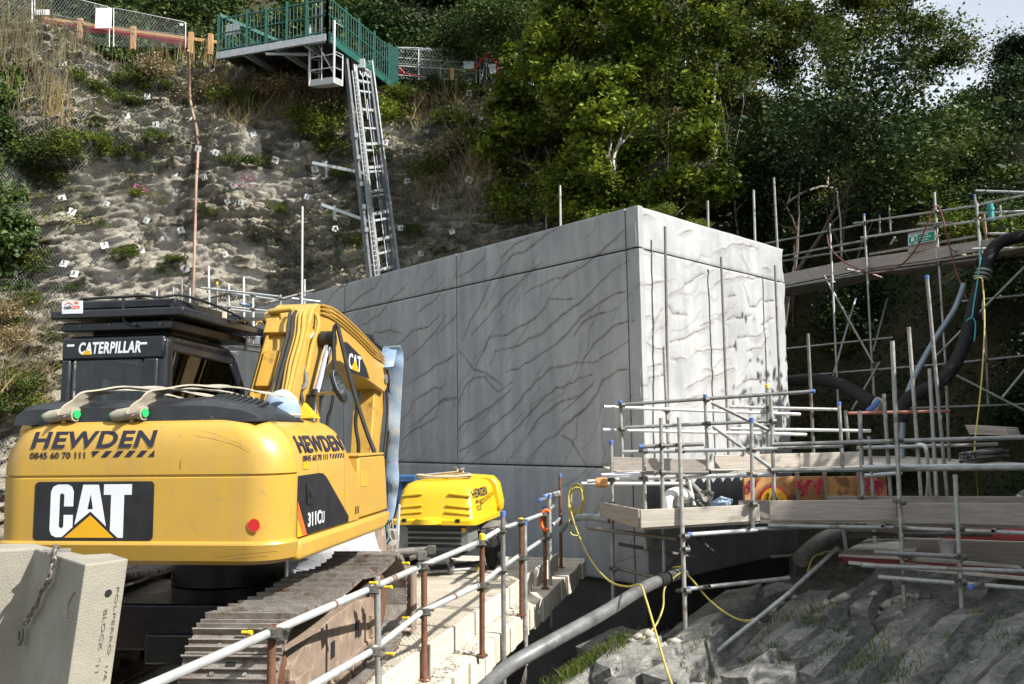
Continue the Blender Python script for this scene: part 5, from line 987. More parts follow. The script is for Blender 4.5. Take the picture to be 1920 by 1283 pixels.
# ------------------------------------------------------------------ scaffold tubes standing close in front of the sunlit wall
def wd(px, py, off):
    p = PP(px, py, C0+NR*off, NR); return p.y
S1 = thing('platform_scaffold', 'grey tube scaffold with pale boarded platforms in front of the sunlit concrete face', 'scaffold', P(1300, 985, 9.8))
o_ = .24
for x0, y0, x1, y1 in ((1247, 425, 1254, 880), (1352, 482, 1367, 880), (1453, 498, 1467, 862)):
    tube(S1, 'standard', P(x0, y0, wd(x0, y0, o_)), P(x1, y1, wd(x1, y1, o_)), 'galv_dark')
for x0, y0, x1, y1, d in ((1050, 348, 1051, 430, 16.8), (1327, 377, 1328, 430, 17.0), (1413, 357, 1416, 460, 18), (1451, 334, 1458, 470, 18.2)): tube(S1, 'standard', P(x0, y0, d), P(x1, y1, d), 'galv')
scaf(S1, [
 ('standard', 1245, 650, 12.2, 1255, 885, 12.2, 'galv'), ('standard', 1273, 783, 9.75, 1288, 1268, 9.6), ('standard', 1239, 784, 10.4, 1246, 1078, 10.4), ('standard', 1409, 785, 9.9, 1412, 996, 9.9, 'galv', 'b'),
 ('standard', 1207, 839, 10.6, 1211, 1030, 10.6), ('standard', 1146, 827, 10.9, 1150, 1150, 10.9, 'galv', 'b'), ('standard', 1163, 753, 11.7, 1167, 862, 11.7, 'galv', 'b'), ('standard', 1322, 741, 11.3, 1330, 950, 11.3, 'galv', 'b'),
 ('standard', 1445, 742, 10.6, 1453, 972, 10.6), ('standard', 1438, 722, 12.4, 1441, 872, 12.4, 'galv', 'y'), ('standard', 1573, 755, 12.2, 1583, 928, 12.0, 'galv', 'b'), ('standard', 1515, 626, 13.2, 1527, 880, 13, 'galv_dark'),
 ('standard', 1585, 770, 13.2, 1591, 830, 13.2, 'galv_dark'), ('standard', 1612, 771, 9.9, 1620, 985, 9.8), ('standard', 1629, 818, 11, 1637, 932, 11), ('standard', 1657, 739, 11.2, 1670, 930, 11), ('standard', 1673, 640, 9.4, 1696, 1140, 9.2),
 ('standard', 1704, 614, 11.4, 1727, 930, 11.3), ('standard', 1738, 518, 11.8, 1776, 930, 11.5, 'galv', 'b'), ('standard', 1743, 692, 11, 1756, 930, 10.8), ('standard', 1775, 724, 14, 1781, 890, 14, 'galv_dark'), ('standard', 1791, 890, 9.0, 1803, 1142, 9.0),
 ('ledger', 1168, 848, 10.85, 1451, 842, 10.2, 'galv_light'), ('ledger', 1448, 834, 9.85, 1925, 820, 9.1), ('ledger', 1162, 898, 10.7, 1451, 890, 10.2, 'galv_light'), ('ledger', 1446, 882, 9.85, 1925, 878, 9.15), ('ledger', 1616, 876, 9.5, 1925, 873, 9.3, 'galv_light'),
 ('ledger', 1199, 838, 10.4, 1319, 833, 10.4, 'galv_dark', 'b'), ('ledger', 1205, 887, 10.4, 1328, 886, 10.4, 'galv_dark'), ('ledger', 1168, 759, 11.65, 1527, 734, 11.2, 'galv', None), ('ledger', 1172, 802, 11.65, 1456, 789, 11.2), ('ledger', 1527, 734, 11.2, 1172, 758.8, 11.66, 'galv', 'b'),
 ('transom', 1132, 763, 11.75, 1500, 777, 12.6, 'galv_light'), ('transom', 1130, 806, 11.75, 1512, 815, 12.6, 'galv_light'), ('transom', 1368, 763, 13, 1572, 768, 13), ('transom', 1368, 804, 13, 1632, 808, 13, 'galv_light'), ('transom', 1101, 903, 11, 1180, 898, 11, 'galv_light'), ('transom', 1090, 907, 11.2, 1300, 907, 11.4, 'galv_light'),
 ('brace', 1334, 755, 11.15, 1440, 806, 11.0, 'galv'), ('brace', 1337, 800, 11.2, 1446, 878, 10.8), ('brace', 1285, 895, 11, 1335, 942, 11, 'galv_dark'), ('ledger', 1290, 1003, 9.65, 1420, 994, 9.75, 'galv_light', 'b'), ('ledger', 1410, 993, 9.75, 1560, 986, 9.8), ('ledger', 1103, 990, 11, 1270, 1011, 10.2, 'galv_dark'),
 ('ledger', 1440, 986, 9.75, 1686, 990, 9.45), ('ledger', 1680, 990, 9.4, 1925, 1000, 9.1), ('ledger', 1588, 1001, 10.4, 1860, 1003, 10, 'galv_dark'),
 ('transom', 1581, 987, 9.6, 1592, 983, 10.9), ('transom', 1600, 987, 9.6, 1612, 983, 10.9), ('transom', 1655, 987, 9.4, 1672, 983, 10.8), ('transom', 1862, 996, 9.0, 1885, 986, 10.6), ('transom', 1515, 984, 9.7, 1522, 981, 10.9, 'galv_dark'), ('transom', 1570, 985, 9.6, 1574, 981, 10.8, 'galv_dark'), ('transom', 1404, 992, 9.7, 1394, 992, 10.8, 'galv_dark'),
 ('ledger', 1638, 1036, 9.05, 1800, 1044, 8.95, 'galv'), ('ledger', 1615, 1060, 9.1, 1925, 1072, 8.9, 'galv'), ('ledger', 1646, 1082, 9.1, 1925, 1104, 8.8), ('transom', 1819, 1101, 8.55, 1882, 1082, 9.5, 'galv', 'b'), ('ledger', 1287, 1105, 9.65, 1480, 1084, 9.9, 'galv', 'b'), ('ledger', 1330, 1100, 9.6, 1270, 1108, 10.2, 'galv_dark'),
 ('brace', 1286, 1268, 9.1, 1480, 1112, 9.4), ('brace', 1475, 1116, 9.4, 1570, 1028, 10.0), ('transom', 1150, 1064, 11, 1240, 1085, 10.4, 'galv_dark'), ('brace', 1308, 1010, 10.5, 1342, 1040, 11.4, 'galv_dark'), ('brace', 1238, 1080, 10.4, 1290, 1025, 11.2, 'galv_dark'),
 ('ledger', 1453, 839, 10.3, 1580, 836, 10.2, 'galv'), ('ledger', 1607, 840, 11, 1760, 836, 11, 'galv_light'), ('ledger', 1620, 892, 11, 1690, 887, 11, 'galv_light'), ('ledger', 1700, 838, 12, 1870, 833, 12, 'galv_dark'), ('ledger', 1590, 775, 13.2, 1780, 771, 13.2, 'brown_tube'),
 ('standard', 1580, 990, 10.8, 1588, 1040, 10.8, 'galv_light'), ('standard', 1637, 985, 10.9, 1641, 1022, 10.9, 'galv_light'), ('standard', 1760, 985, 10.6, 1762, 1035, 10.6, 'galv'), ('ledger', 1160, 1020, 11.5, 1300, 1045, 11.5, 'galv_dark'), ('ledger', 1445, 1045, 12, 1620, 1030, 12, 'galv_dark')])
for px, py, d in ((1146, 900, 10.85), (1146, 945, 10.8), (1166, 760, 11.65), (1165, 805, 11.65), (1207, 846, 10.65), (1207, 897, 10.6), (1240, 836, 10.4), (1241, 886, 10.4), (1273, 835, 10.2), (1276, 845, 9.9), (1277, 893, 10.0), (1323, 750, 11.3), (1325, 795, 11.3), (1409, 843, 9.95), (1410, 889, 9.95), (1411, 945, 9.9),
                  (1447, 790, 10.6), (1448, 842, 10.3), (1449, 882, 10.2), (1451, 945, 10.5), (1284, 1005, 9.65), (1285, 1030, 9.65), (1287, 1107, 9.6), (1612, 828, 9.85), (1615, 880, 9.8), (1617, 935, 9.8), (1682, 826, 9.4), (1684, 880, 9.35), (1686, 941, 9.3), (1688, 990, 9.3), (1690, 1040, 9.1), (1690, 1085, 9.15), (1795, 990, 9.1), (1799, 1044, 8.95), (1799, 1090, 8.95),
                  (1250, 770, 12.2), (1441, 765, 12.4), (1442, 800, 12.4), (1663, 838, 11.1), (1720, 838, 11.3), (1150, 1066, 10.9), (1326, 885, 11.3)):
    coupler(S1, P(px, py, d), (0, 0, 1), (.15, -1, 0))
# toe boards and deck boards
def vboard(par, x0, yt0, yb0, d0, x1, yt1, yb1, d1, m='ply', th=.038, name='toe_board'):
    a, b_ = P(x0, yb0, d0), P(x1, yb1, d1); c, e = P(x1, yt1, d1), P(x0, yt0, d0); boardq(par, name, [a, b_, Vector((b_.x, b_.y, c.z)), Vector((a.x, a.y, e.z))], th, m)
vboard(S1, 1127, 941, 969, 10.9, 1200, 955, 989, 9.75); vboard(S1, 1201, 956, 990, 9.65, 1424, 946, 977, 9.95, 'board'); vboard(S1, 1386, 939, 973, 10.05, 1447, 938, 974, 10.0); vboard(S1, 1444, 939, 977, 9.9, 1682, 937, 975, 9.55); vboard(S1, 1684, 942, 981, 9.45, 1930, 944, 985, 9.1)
vboard(S1, 1150, 857, 881, 11.6, 1324, 862, 884, 11.6); vboard(S1, 1340, 854, 879, 11.6, 1500, 850, 877, 11.9, 'board'); vboard(S1, 1500, 850, 876, 12.1, 1613, 847, 873, 12.1, 'board'); vboard(S1, 1552, 930, 942, 11.2, 1930, 931, 950, 10.6)
def deckb(x0, y0, d0, x1, y1, d1, depth, n, m='board', par=S1):
    a, b_ = P(x0, y0, d0), P(x1, y1, d1); ax = (b_-a); ax.z = 0; ax.normalize(); dp = Vector((-ax.y, ax.x, 0)); dp = dp if dp.y > 0 else -dp
    for k in range(n):
        s, e = k*depth/n, (k+1)*depth/n-.008; boardq(par, 'deck_board', [a+dp*s, b_+dp*s, b_+dp*e, a+dp*e], .036, m)
deckb(1205, 991, 9.7, 1424, 979, 9.95, 1.8, 8); deckb(1424, 979, 9.96, 1690, 979, 9.58, .9, 4); deckb(1692, 984, 9.5, 2150, 994, 8.9, .7, 3, 'ply'); zi = P(1330, 886, 11.66).z
for k in range(27):
    x = 1.42+k*.23; y1 = min(17.2, 13.75 + max(0, x-2.2)*.97) if x > 2 else 13.7
    b = MB(); b.box((x+.11, (11.68+y1)/2, zi), (.222, y1-11.68, .036)); obj('deck_board', b, 'board', S1)
deckb(2150, 994, 8.9, 2500, 1000, 8.4, .7, 3, 'ply')
# lower platform: pale boards with red edges
deckb(1572, 1042, 10.1, 1700, 1047, 9.7, 1.7, 7, 'board'); 
for k in range(3):
    vboard(S1, 1575+k*8, 1041+k*4+3, 1046+k*5+2, 10.0-.12*k, 1925, 1068+k*7, 1075+k*7, 9.3-.12*k, 'red_board' if k < 2 else 'board', .05, 'plank_edge')
deckb(1690, 1058, 9.7, 1935, 1082, 9.25, .7, 3, 'board'); vboard(S1, 1690, 1012, 1047, 10.4, 1930, 1020, 1066, 10.0, 'ply'); vboard(S1, 1690, 1008, 1012, 10.4, 1930, 1016, 1020, 10.0, 'board', .05)
# odds and ends on the platforms
def single(name, label, cat, mb, m, **k): return props(obj(name, mb, m, None, k.get('smooth'), k.get('bevel', 0)), label, cat, k.get('group'))
OS = thing('orange_trough', 'orange steel trough with red painted scrawl and rust on the scaffold platform', 'trough', P(1530, 940, 11.4))
for (x0, x1, m_) in ((1395, 1494, 'orange_steel'), (1499, 1546, 'orange_steel'), (1551, 1610, 'orange_steel'), (1615, 1662, 'orange_steel')):
    vboard(OS, x0, 897 if x0 < 1450 else 894, 938, 11.5, x1, 893, 938, 11.6, m_, .05, 'side_panel')
for x in (1497, 1548.5, 1612.5): vboard(OS, x-3, 886, 938, 11.45, x+3, 886, 938, 11.45, 'rust_light', .06, 'rib')
rs = random.Random(9)
for (cx, cy, w) in ((1410, 915, 22), (1510, 915, 26), (1535, 912, 16), (1625, 908, 14), (1645, 915, 20)):
    b = MB()
    for k in range(4):
        pts = [P(cx+rs.uniform(-w, w)*.6, cy+rs.uniform(-16, 16), 11.37) for _ in range(4)]; b.tube(smoothpath(pts, 4), .011, 4)
    obj('painted_scrawl', b, 'graffiti_red', OS)
t = thing('cable_reel', 'round yellow cable reel with dark slots in front of the orange trough', 'reel', P(1450, 935, 11)); c = P(1450, 938, 11.0); b = MB(); b.lathe([(.06, -.06), (.16, -.05), (.165, 0), (.16, .05), (.06, .06)], c, (.1, 1, .1), 20); obj('drum', b, 'decal_yellow', t, 40)
for k in range(4): b = MB(); b.box(c+Vector((-.09+.06*k, -.062, .03)), (.02, .01, .14), Matrix.Rotation(R_(12), 3, 'Y')); obj('slot', b, 'dark_void', t)
b = MB(); b.lathe([(.17, -.03), (.185, 0), (.17, .03)], c, (.1, 1, .1), 20); obj('rim', b, 'decal_red', t, 40)
t = thing('white_duct', 'curved white plastic duct lying on the scaffold platform', 'duct', P(1275, 945, 10.7)); b = MB(); b.tube(smoothpath([P(*c) for c in ((1252, 952, 10.6), (1253, 935, 10.6), (1262, 926, 10.65), (1280, 925, 10.7), (1288, 935, 10.75))], 4), .075, 12); obj('elbow', b, 'white_plastic', t, 50); b = MB(); b.cyl(P(1286, 934, 10.72), P(1290, 942, 10.76), .085, 12); b.cyl(P(1270, 950, 10.55), P(1271, 935, 10.56), .05, 10); obj('collar', b, 'hose_grey', t, 40)
t = thing('spare_fittings', 'heap of dark scaffold fittings lying on the platform by the white duct', 'fittings', P(1310, 945, 10.8))
for k in range(9): share('coupler', CPL, t, Matrix.Translation(P(1296+rs.uniform(0, 34), 944+rs.uniform(-9, 3), 10.7+rs.uniform(0, .3))) @ Matrix.Rotation(rs.uniform(0, 6), 4, (rs.random(), rs.random(), .5)) @ Matrix.Scale(1.3, 4))
tube(t, 'tube', P(1298, 910, 10.9), P(1332, 948, 10.7), 'galv_dark'); tube(t, 'tube', P(1292, 903, 10.95), P(1302, 950, 10.6), 'galv')
b = MB(); pts = [P(1332, 950, 10.6), P(1352, 938, 10.7), P(1374, 944, 10.7), P(1362, 950, 10.5)]; b.loft([[p for p in pts], [p+Vector((0, 0, .05)) for p in pts]]); b.loft([[P(1346, 944, 10.58), P(1352, 935, 10.7), P(1356, 940, 10.65)], [P(1348, 944, 10.5), P(1355, 936, 10.66), P(1360, 942, 10.6)]]); single('sack', 'crumpled pale green and blue sack on the scaffold boards', 'sack', b, 'webbing_blue', smooth=40)
b = MB(); pts = [P(1127, 893, 10.9), P(1198, 890, 10.7), P(1203, 894, 10.6), P(1130, 897, 10.8)]; b.loft([[p for p in pts], [p+Vector((0, 0, .035)) for p in pts]]); single('lettered_board', 'white board with red lettering lying flat on the scaffold tubes', 'board', b, 'tarp')
b = MB(); c = P(1128, 905, 10.7); b.lathe([(.03, -.07), (.06, -.07), (.065, 0), (.06, .07), (.03, .07)], c, AX, 14); single('orange_clamp', 'orange plastic sleeve around the end of a scaffold tube', 'sleeve', b, 'orange_steel', smooth=40)
t = thing('board_stack', 'stack of grey boards lying at the right behind the scaffold', 'boards', P(1855, 815, 14))
for k in range(5): vboard(t, 1820+k*2, 797+k*3.6, 799.8+k*3.6, 14.5-.1*k, 1898+k, 802+k*3.0, 804.5+k*3.0, 13.6-.1*k, 'ply', .22, 'plank')
t = thing('tube_stack', 'bundle of scaffold tubes lying at the right behind the guard rails', 'tubes', P(1845, 860, 13))
for k in range(13): r_, c_ = k//5, k % 5; tube(t, 'tube', P(1801+c_*7, 852+r_*7-c_*.5, 12.6), P(1862+c_*7, 842+r_*8+c_, 14.2), ('galv', 'galv_dark', 'galv_light')[k % 3])
b = MB(); b.tube([P(1775, 1000, 11.0), P(1930, 1008, 10.8)], .22, 18); single('red_tank', 'red painted steel cylinder with rust patches under the platform at the right', 'tank', b, 'red_steel', smooth=50)
b = MB(); b.lathe([(.07, 0), (.085, .13), (.09, .135), (.085, .14), (.078, .138)], P(1776, 1040, 9.9), AZ, 16); single('white_bucket', 'small white bucket on the lower platform', 'bucket', b, 'white_plastic', smooth=40)
t = thing('white_hose', 'thin white hose looped over the guard rail at the right', 'hose', P(1730, 900, 10)); b = MB(); b.tube(smoothpath([P(*c) for c in ((1722, 834, 9.3), (1733, 836, 9.25), (1738, 850, 9.3), (1740, 880, 9.7), (1741, 905, 10.2), (1745, 930, 10.6))], 4), .02, 8); b.tube(smoothpath([P(*c) for c in ((1740, 880, 9.7), (1739, 905, 10.2), (1737, 930, 10.6))], 3), .012, 6); obj('hose', b, 'white_plastic', t, 50)
BP = thing('black_pipe', 'thick dull black plastic pipe slanting up across the gully', 'pipe', P(1100, 1170, 8.3)); pth = smoothpath([P(*c) for c in ((850, 1345, 6.5), (925, 1275, 7.2), (960, 1246, 7.5), (1040, 1200, 7.9), (1130, 1150, 8.5), (1210, 1101, 9.3), (1250, 1084, 9.8), (1282, 1074, 10.3))], 6); b = MB(); b.tube(pth, .064, 18); obj('pipe', b, 'pipe_poly', BP, 60); b = MB(); q = P(1252, 1083, 9.8); b.tube([pth[-10], pth[-7]], .077, 18); obj('collar', b, 'rubber', BP, 40)
b = MB(); b.tube(smoothpath([P(*c) for c in ((1052, 995, 12.6), (1062, 982, 12.3), (1080, 972, 12), (1110, 970, 11.6), (1145, 976, 11))], 4), .045, 10); single('bent_pipe', 'bent blue grey pipe beside the end of the guard rail', 'pipe', b, 'pipe_blue', smooth=50)
b = MB(); b.tube(smoothpath([P(*c) for c in ((1500, 1050, 10.5), (1540, 1015, 10.8), (1590, 998, 11), (1680, 992, 11.2))], 4), .10, 12); single('rusty_pipe', 'stout dull pipe passing under the scaffold platform', 'pipe', b, 'galv_dark', smooth=50)
# yellow air hoses
def hose(label, pts, m='hose_yellow', r=.011, name='air_hose', cat='hose', n=5):
    b = MB(); b.tube(smoothpath([P(*c) for c in pts], n), r, 7); return single(name, label, cat, b, m, smooth=60)
hose('yellow air hose sagging across the gully and over the black pipe', [(1066, 938, 12.2), (1078, 985, 11.6), (1105, 1045, 10.6), (1140, 1088, 9.6), (1175, 1100, 8.9), (1200, 1097, 8.55), (1210, 1120, 8.4), (1228, 1180, 8.0), (1248, 1250, 7.6), (1266, 1300, 7.3)])
hose('yellow air hose looping below the black pipe', [(1262, 1064, 10.2), (1285, 1066, 10.0), (1248, 1098, 9.7), (1243, 1140, 9.6), (1228, 1175, 9.4), (1205, 1198, 9.3)])
hose('yellow air hose trailing over the rocks under the slanting tube', [(1280, 1068, 9.9), (1300, 1090, 9.8), (1330, 1125, 9.6), (1365, 1152, 9.4), (1400, 1164, 9.3), (1440, 1148, 9.4), (1500, 1090, 9.9), (1535, 1060, 10.2), (1515, 1075, 10.1), (1525, 1045, 10.4), (1545, 1038, 10.5)])
hose('yellow air hose hanging beside the thick black suction hose', [(1828, 523, 14), (1838, 521, 13.9), (1843, 535, 13.9), (1846, 614, 13.6), (1840, 720, 13.3), (1829, 820, 13), (1828, 850, 12.9), (1834, 930, 12.6)], r=.012)
t = thing('hose_coil', 'coil of yellow air hose hung on the last guard rail post', 'hose', P(1080, 940, 12)); b = MB(); pts = [P(1081+(13+3*math.sin(a*.31))*math.cos(a), 937+(26+4*math.sin(a*.23))*math.sin(a), 12.2+.012*a) for a in np.linspace(1, 6.28*4.6, 110)]; b.tube(pts, .011, 6); obj('hose', b, 'hose_yellow', t, 60); b = MB(); b.tube(smoothpath([P(*c) for c in ((1066, 925, 12.1), (1067, 970, 12.0), (1070, 1000, 12), (1085, 1005, 12))], 4), .011, 6); obj('hose_end', b, 'hose_yellow', t, 60)

# ------------------------------------------------------------------ high walkway on the right
S2 = thing('walkway_scaffold', 'high scaffold walkway with long pale toe boards running right from the building top', 'scaffold', P(1640, 700, 18.5))
scaf(S2, [
 ('standard', 1556, 419, 19.5, 1573, 790, 18.4), ('standard', 1620, 402, 19, 1639, 760, 18.6, 'galv', 'b'), ('standard', 1752, 361, 17.6, 1774, 700, 17.4), ('standard', 1827, 366, 16.9, 1842, 480, 16.8, 'galv', 'b'), ('standard', 1831, 380, 16.7, 1845, 600, 16.6), ('standard', 1649, 403, 20.3, 1650, 440, 20.3, 'galv', 'b'), ('standard', 1667, 385, 20.2, 1670, 440, 20.2),
 ('standard', 1875, 385, 17.8, 1879, 450, 17.8), ('standard', 1489, 460, 21, 1491, 510, 21, 'galv_dark'), ('standard', 1568, 354, 20.6, 1576, 410, 20.6), ('standard', 1576, 408, 20.6, 1578, 482, 20.6), ('standard', 1844, 400, 17.0, 1850, 450, 17, 'pipe_rusty'),
 ('rail', 1425, 459, 20.8, 1622, 420, 19.1), ('rail', 1600, 419, 19.2, 1832, 386, 16.9), ('rail', 1828, 386, 16.9, 1922, 366, 16), ('rail', 1465, 481, 20.5, 1622, 451, 19.1), ('rail', 1614, 446, 19.1, 1922, 401, 16.2), ('rail', 1720, 420, 17.9, 1784, 418, 17.3), ('rail', 1465, 490, 20.6, 1622, 465, 19.3, 'galv_dark'), ('rail', 1630, 477, 19.2, 1830, 443, 17),
 ('rail', 1829, 358, 16.9, 1922, 361, 16.5, 'galv_light'), ('rail', 1829, 400, 16.9, 1922, 396, 16.6, 'galv_light'), ('rail', 1853, 438, 16.9, 1922, 439, 16.6, 'galv_light'), ('rail', 1820, 467, 16.5, 1922, 465, 16.2, 'galv_light'), ('ledger', 1440, 545, 20.6, 1625, 513, 19.1), ('ledger', 1625, 513, 19.1, 1850, 483, 16.8),
 ('brace', 1545, 517, 19.4, 1640, 686, 18.6), ('brace', 1664, 560, 19.6, 1637, 660, 19), ('brace', 1604, 560, 20, 1560, 712, 19, 'galv', 'b'), ('ledger', 1474, 654, 20, 1674, 633, 19), ('ledger', 1474, 707, 19.6, 1780, 682, 17.5), ('ledger', 1770, 683, 17.5, 1925, 667, 16.6), ('brace', 1649, 680, 18.4, 1597, 770, 18), ('brace', 1755, 668, 17, 1925, 497, 15.6), ('brace', 1793, 704, 16.8, 1925, 772, 16.2),
 ('ledger', 1795, 566, 17.2, 1925, 553, 16.8), ('ledger', 1705, 766, 17, 1925, 758, 16.4), ('standard', 1637, 700, 18.5, 1640, 765, 18.4), ('standard', 1848, 620, 16.6, 1853, 760, 16.6, 'galv_dark'), ('brace', 1925, 690, 16, 1880, 745, 16.2), ('transom', 1586, 505, 18.8, 1623, 511, 19.9, 'galv_light'), ('transom', 1784, 466, 16.8, 1815, 482, 18, 'galv_light'), ('transom', 1678, 445, 19.5, 1670, 458, 19.7, 'galv_light')])
for px, py, d in ((1556, 434, 19.5), (1557, 465, 19.5), (1620, 420, 19), (1621, 450, 19), (1622, 512, 19), (1753, 398, 17.6), (1754, 425, 17.5), (1757, 495, 17.5), (1829, 388, 16.85), (1831, 412, 16.8), (1834, 485, 16.8), (1638, 683, 18.5), (1771, 685, 17.4), (1560, 530, 19.4), (1844, 675, 16.6)): coupler(S2, P(px, py, d), (0, 0, 1), (.3, -1, 0))
vboard(S2, 1440, 520, 542, 20.7, 1622, 483, 505, 19.15, 'ply'); vboard(S2, 1622, 484, 505, 19.1, 1757, 465, 486, 17.5, 'ply'); vboard(S2, 1757, 464, 486, 17.45, 1872, 446, 463, 16.5, 'ply')
for (a, b_) in (((1440, 545, 20.7), (1622, 508, 19.15)), ((1622, 508, 19.15), (1757, 489, 17.5)), ((1757, 489, 17.5), (1925, 462, 16))): deckb(*a, *b_, 1.25, 5, 'ply', S2)
b = MB(); b.tube([P(1856, 378, 16.8), P(1859, 414, 16.8)], .06, 10); b.tube([P(1857, 390, 16.8), P(1857.4, 395, 16.8)], .075, 10); obj('blue_sleeve', b, 'rope_cyan', S2, 40)
# green sign
t = thing('fire_sign', 'green and white FIRE ASSEMBLY POINT sign on a grey board on the walkway rail', 'sign', P(1730, 450, 17.7))
A_, B2, Cc, Dd = P(1703, 476, 18.0), P(1757, 464, 17.5), P(1757, 428, 17.5), P(1703, 438, 18.0); boardq(t, 'backing_board', [A_, B2, Cc, Dd], .03, 'ply')
sa, sb, sd = P(1704, 461, 17.96), P(1755, 451, 17.46), P(1704, 443, 17.96); sX, sY = sb-sa, sd-sa; sN = sX.cross(sY).normalized()*(1); fr_o = sN*.022 if sN.dot(CAM-sa) > 0 else -sN*.022
def sq(u0, u1, v0, v1, off, m, nm):
    p = [sa+sX*u+sY*v+fr_o*off for u, v in ((u0, v0), (u1, v0), (u1, v1), (u0, v1))]; boardq(t, nm, p, .006, m, bevel=0)
sq(0, 1, 0, 1, 1, 'decal_white', 'sign_plate'); sq(.03, .31, .06, .94, 1.3, 'green_sign', 'sign_panel'); sq(.345, .975, .06, .94, 1.3, 'green_sign', 'sign_panel')
o2 = fr_o*1.5
for i, (w_, s_x, wdt) in enumerate((('Fire', .57, .16), ('assembly', .44, .42), ('point', .52, .24))): text(t, w_, sa+sX*s_x+sY*(.70-.28*i)+o2, sX, sY, sX.length*wdt, sY.length*.22, 'decal_white', bold=.02, local=False)
for (u_, v_) in ((.06, .78), (.24, .78), (.06, .08), (.24, .08)): sq(u_, u_+.045, v_, v_+.13, 1.45, 'decal_white', 'sign_arrow')
for (u_, v_, h_) in ((.12, .3, .3), (.16, .35, .35), (.20, .3, .3)):
    sq(u_, u_+.035, v_, v_+h_, 1.45, 'decal_white', 'sign_figure'); sq(u_+.005, u_+.03, v_+h_+.03, v_+h_+.14, 1.45, 'decal_white', 'sign_figure')
# hoses and pipes in the shade behind
b = MB(); b.tube(smoothpath([P(*c) for c in ((1935, 440, 15.6), (1873, 456, 15.7), (1848, 500, 15.6), (1826, 573, 15.4), (1808, 642, 15.2), (1781, 697, 15), (1743, 726, 15), (1700, 750, 15.1), (1690, 790, 15.2))], 6), .115, 14); SH = single('suction_hose', 'thick black suction hose curving down from the high walkway', 'hose', b, 'rubber', smooth=60)
for k in range(3): b = MB(); p0, p1 = P(1846-k*3, 506+k*7, 15.45), P(1845-k*3, 510+k*7, 15.45); b.tube([p0, p1], .135, 16); obj('clamp_ring', b, 'galv', SH, 40)
b = MB(); b.tube(smoothpath([P(*c) for c in ((1466, 716, 18.5), (1530, 712, 17.8), (1578, 721, 17), (1613, 741, 16.4), (1640, 757, 16)) ], 5), .125, 12); single('suction_hose', 'thick black hose with a pale end tied in blue rope, low behind the building', 'hose', b, 'rubber', smooth=60)
b = MB(); b.tube([P(1640, 757, 16), P(1654, 763, 15.9)], .14, 14); single('hose_coupling', 'pale metal coupling on the low end of the black hose', 'coupling', b, 'webbing', smooth=50)
b = MB(); b.tube(smoothpath([P(*c) for c in ((1628, 770, 15.8), (1638, 762, 15.7), (1648, 751, 15.7))], 4), .05, 8); single('blue_rope', 'bright blue rope tied around the pale hose end', 'rope', b, 'cap_blue', smooth=50)
b = MB(); b.tube(smoothpath([P(*c) for c in ((1808, 532, 16.2), (1790, 580, 16.2), (1753, 637, 16.2), (1722, 692, 16), (1703, 735, 15.9), (1693, 790, 15.8), (1690, 880, 15.6))], 5), .055, 10); single('grey_pipe', 'thin grey blue pipe bending down through the scaffold', 'pipe', b, 'pipe_blue', smooth=60)
hose('dark red air line looped along the walkway toe board', [(1551, 440, 19.2), (1555, 462, 19.0), (1575, 485, 18.9), (1605, 503, 18.6), (1640, 513, 18.2), (1685, 500, 17.9), (1715, 470, 17.6), (1735, 430, 17.4), (1750, 392, 17.3), (1762, 392, 17.3), (1775, 440, 17.2), (1790, 500, 17), (1812, 560, 16.6)], 'hose_red', .017)
hose('turquoise rope tying the black suction hose to the walkway', [(1841, 458, 15.3), (1834, 520, 15.3), (1826, 570, 15.2), (1822, 595, 15.1), (1812, 602, 15), (1822, 596, 15), (1829, 606, 15), (1827, 640, 15)], 'rope_cyan', .012, 'rope', 'rope')

# ------------------------------------------------------------------ scaffold behind the excavator, left end of the building
S3 = thing('stair_scaffold', 'pale tube scaffold behind the excavator boom with a red lettered board', 'scaffold', P(450, 640, 18))
scaf(S3, [('standard', 391, 500, 18.4, 393, 600, 18.2, 'galv_light'), ('standard', 407, 530, 18.6, 408, 600, 18.4, 'galv_dark', 'y'), ('standard', 429, 533, 17.8, 431, 625, 17.6, 'galv_light'), ('standard', 457, 520, 18.2, 458, 625, 18, 'galv_light'), ('standard', 474, 552, 17.2, 476, 646, 17, 'galv_light', 'b'), ('standard', 526, 553, 17, 526, 600, 17),
 ('standard', 567, 388, 18.4, 566, 590, 18, 'galv_light'), ('standard', 571, 524, 18.6, 571, 590, 18.6, 'galv_light'), ('standard', 294, 543, 18, 294, 580, 18, 'galv_light'), ('standard', 325, 538, 18, 325, 580, 18), ('standard', 341, 522, 18, 341, 580, 18), ('standard', 356, 540, 18, 356, 580, 18),
 ('ledger', 378, 540, 18.2, 527, 557, 17, 'galv_light'), ('ledger', 430, 550, 18.4, 516, 562, 18.0, 'galv_light'), ('ledger', 412, 574, 18, 514, 585, 17.3, 'galv_light'), ('ledger', 433, 581, 17.6, 511, 590, 17.2, 'galv_light'), ('ledger', 541, 559, 18, 600, 566, 18.3, 'galv_light'), ('brace', 505, 567, 17.4, 588, 544, 18.6, 'galv_dark'), ('brace', 375, 563, 18.8, 430, 551, 18, 'galv_dark'), ('ledger', 355, 580, 18.2, 425, 574, 18.2, 'galv_dark'),
 ('transom', 424, 660, 17.6, 445, 662, 16.9, 'galv_light'), ('ledger', 400, 640, 17.8, 520, 654, 16.8, 'galv_dark'), ('ledger', 430, 652, 17.4, 520, 664, 16.8, 'galv_dark')])
for px, py, d in ((430, 551, 17.8), (430, 577, 17.7), (458, 572, 18.1), (475, 554, 17.2), (475, 580, 17.1), (475, 632, 17), (526, 560, 17), (567, 547, 18.3), (430, 620, 17.6), (458, 608, 18)): coupler(S3, P(px, py, d), (0, 0, 1), (.2, -1, 0))
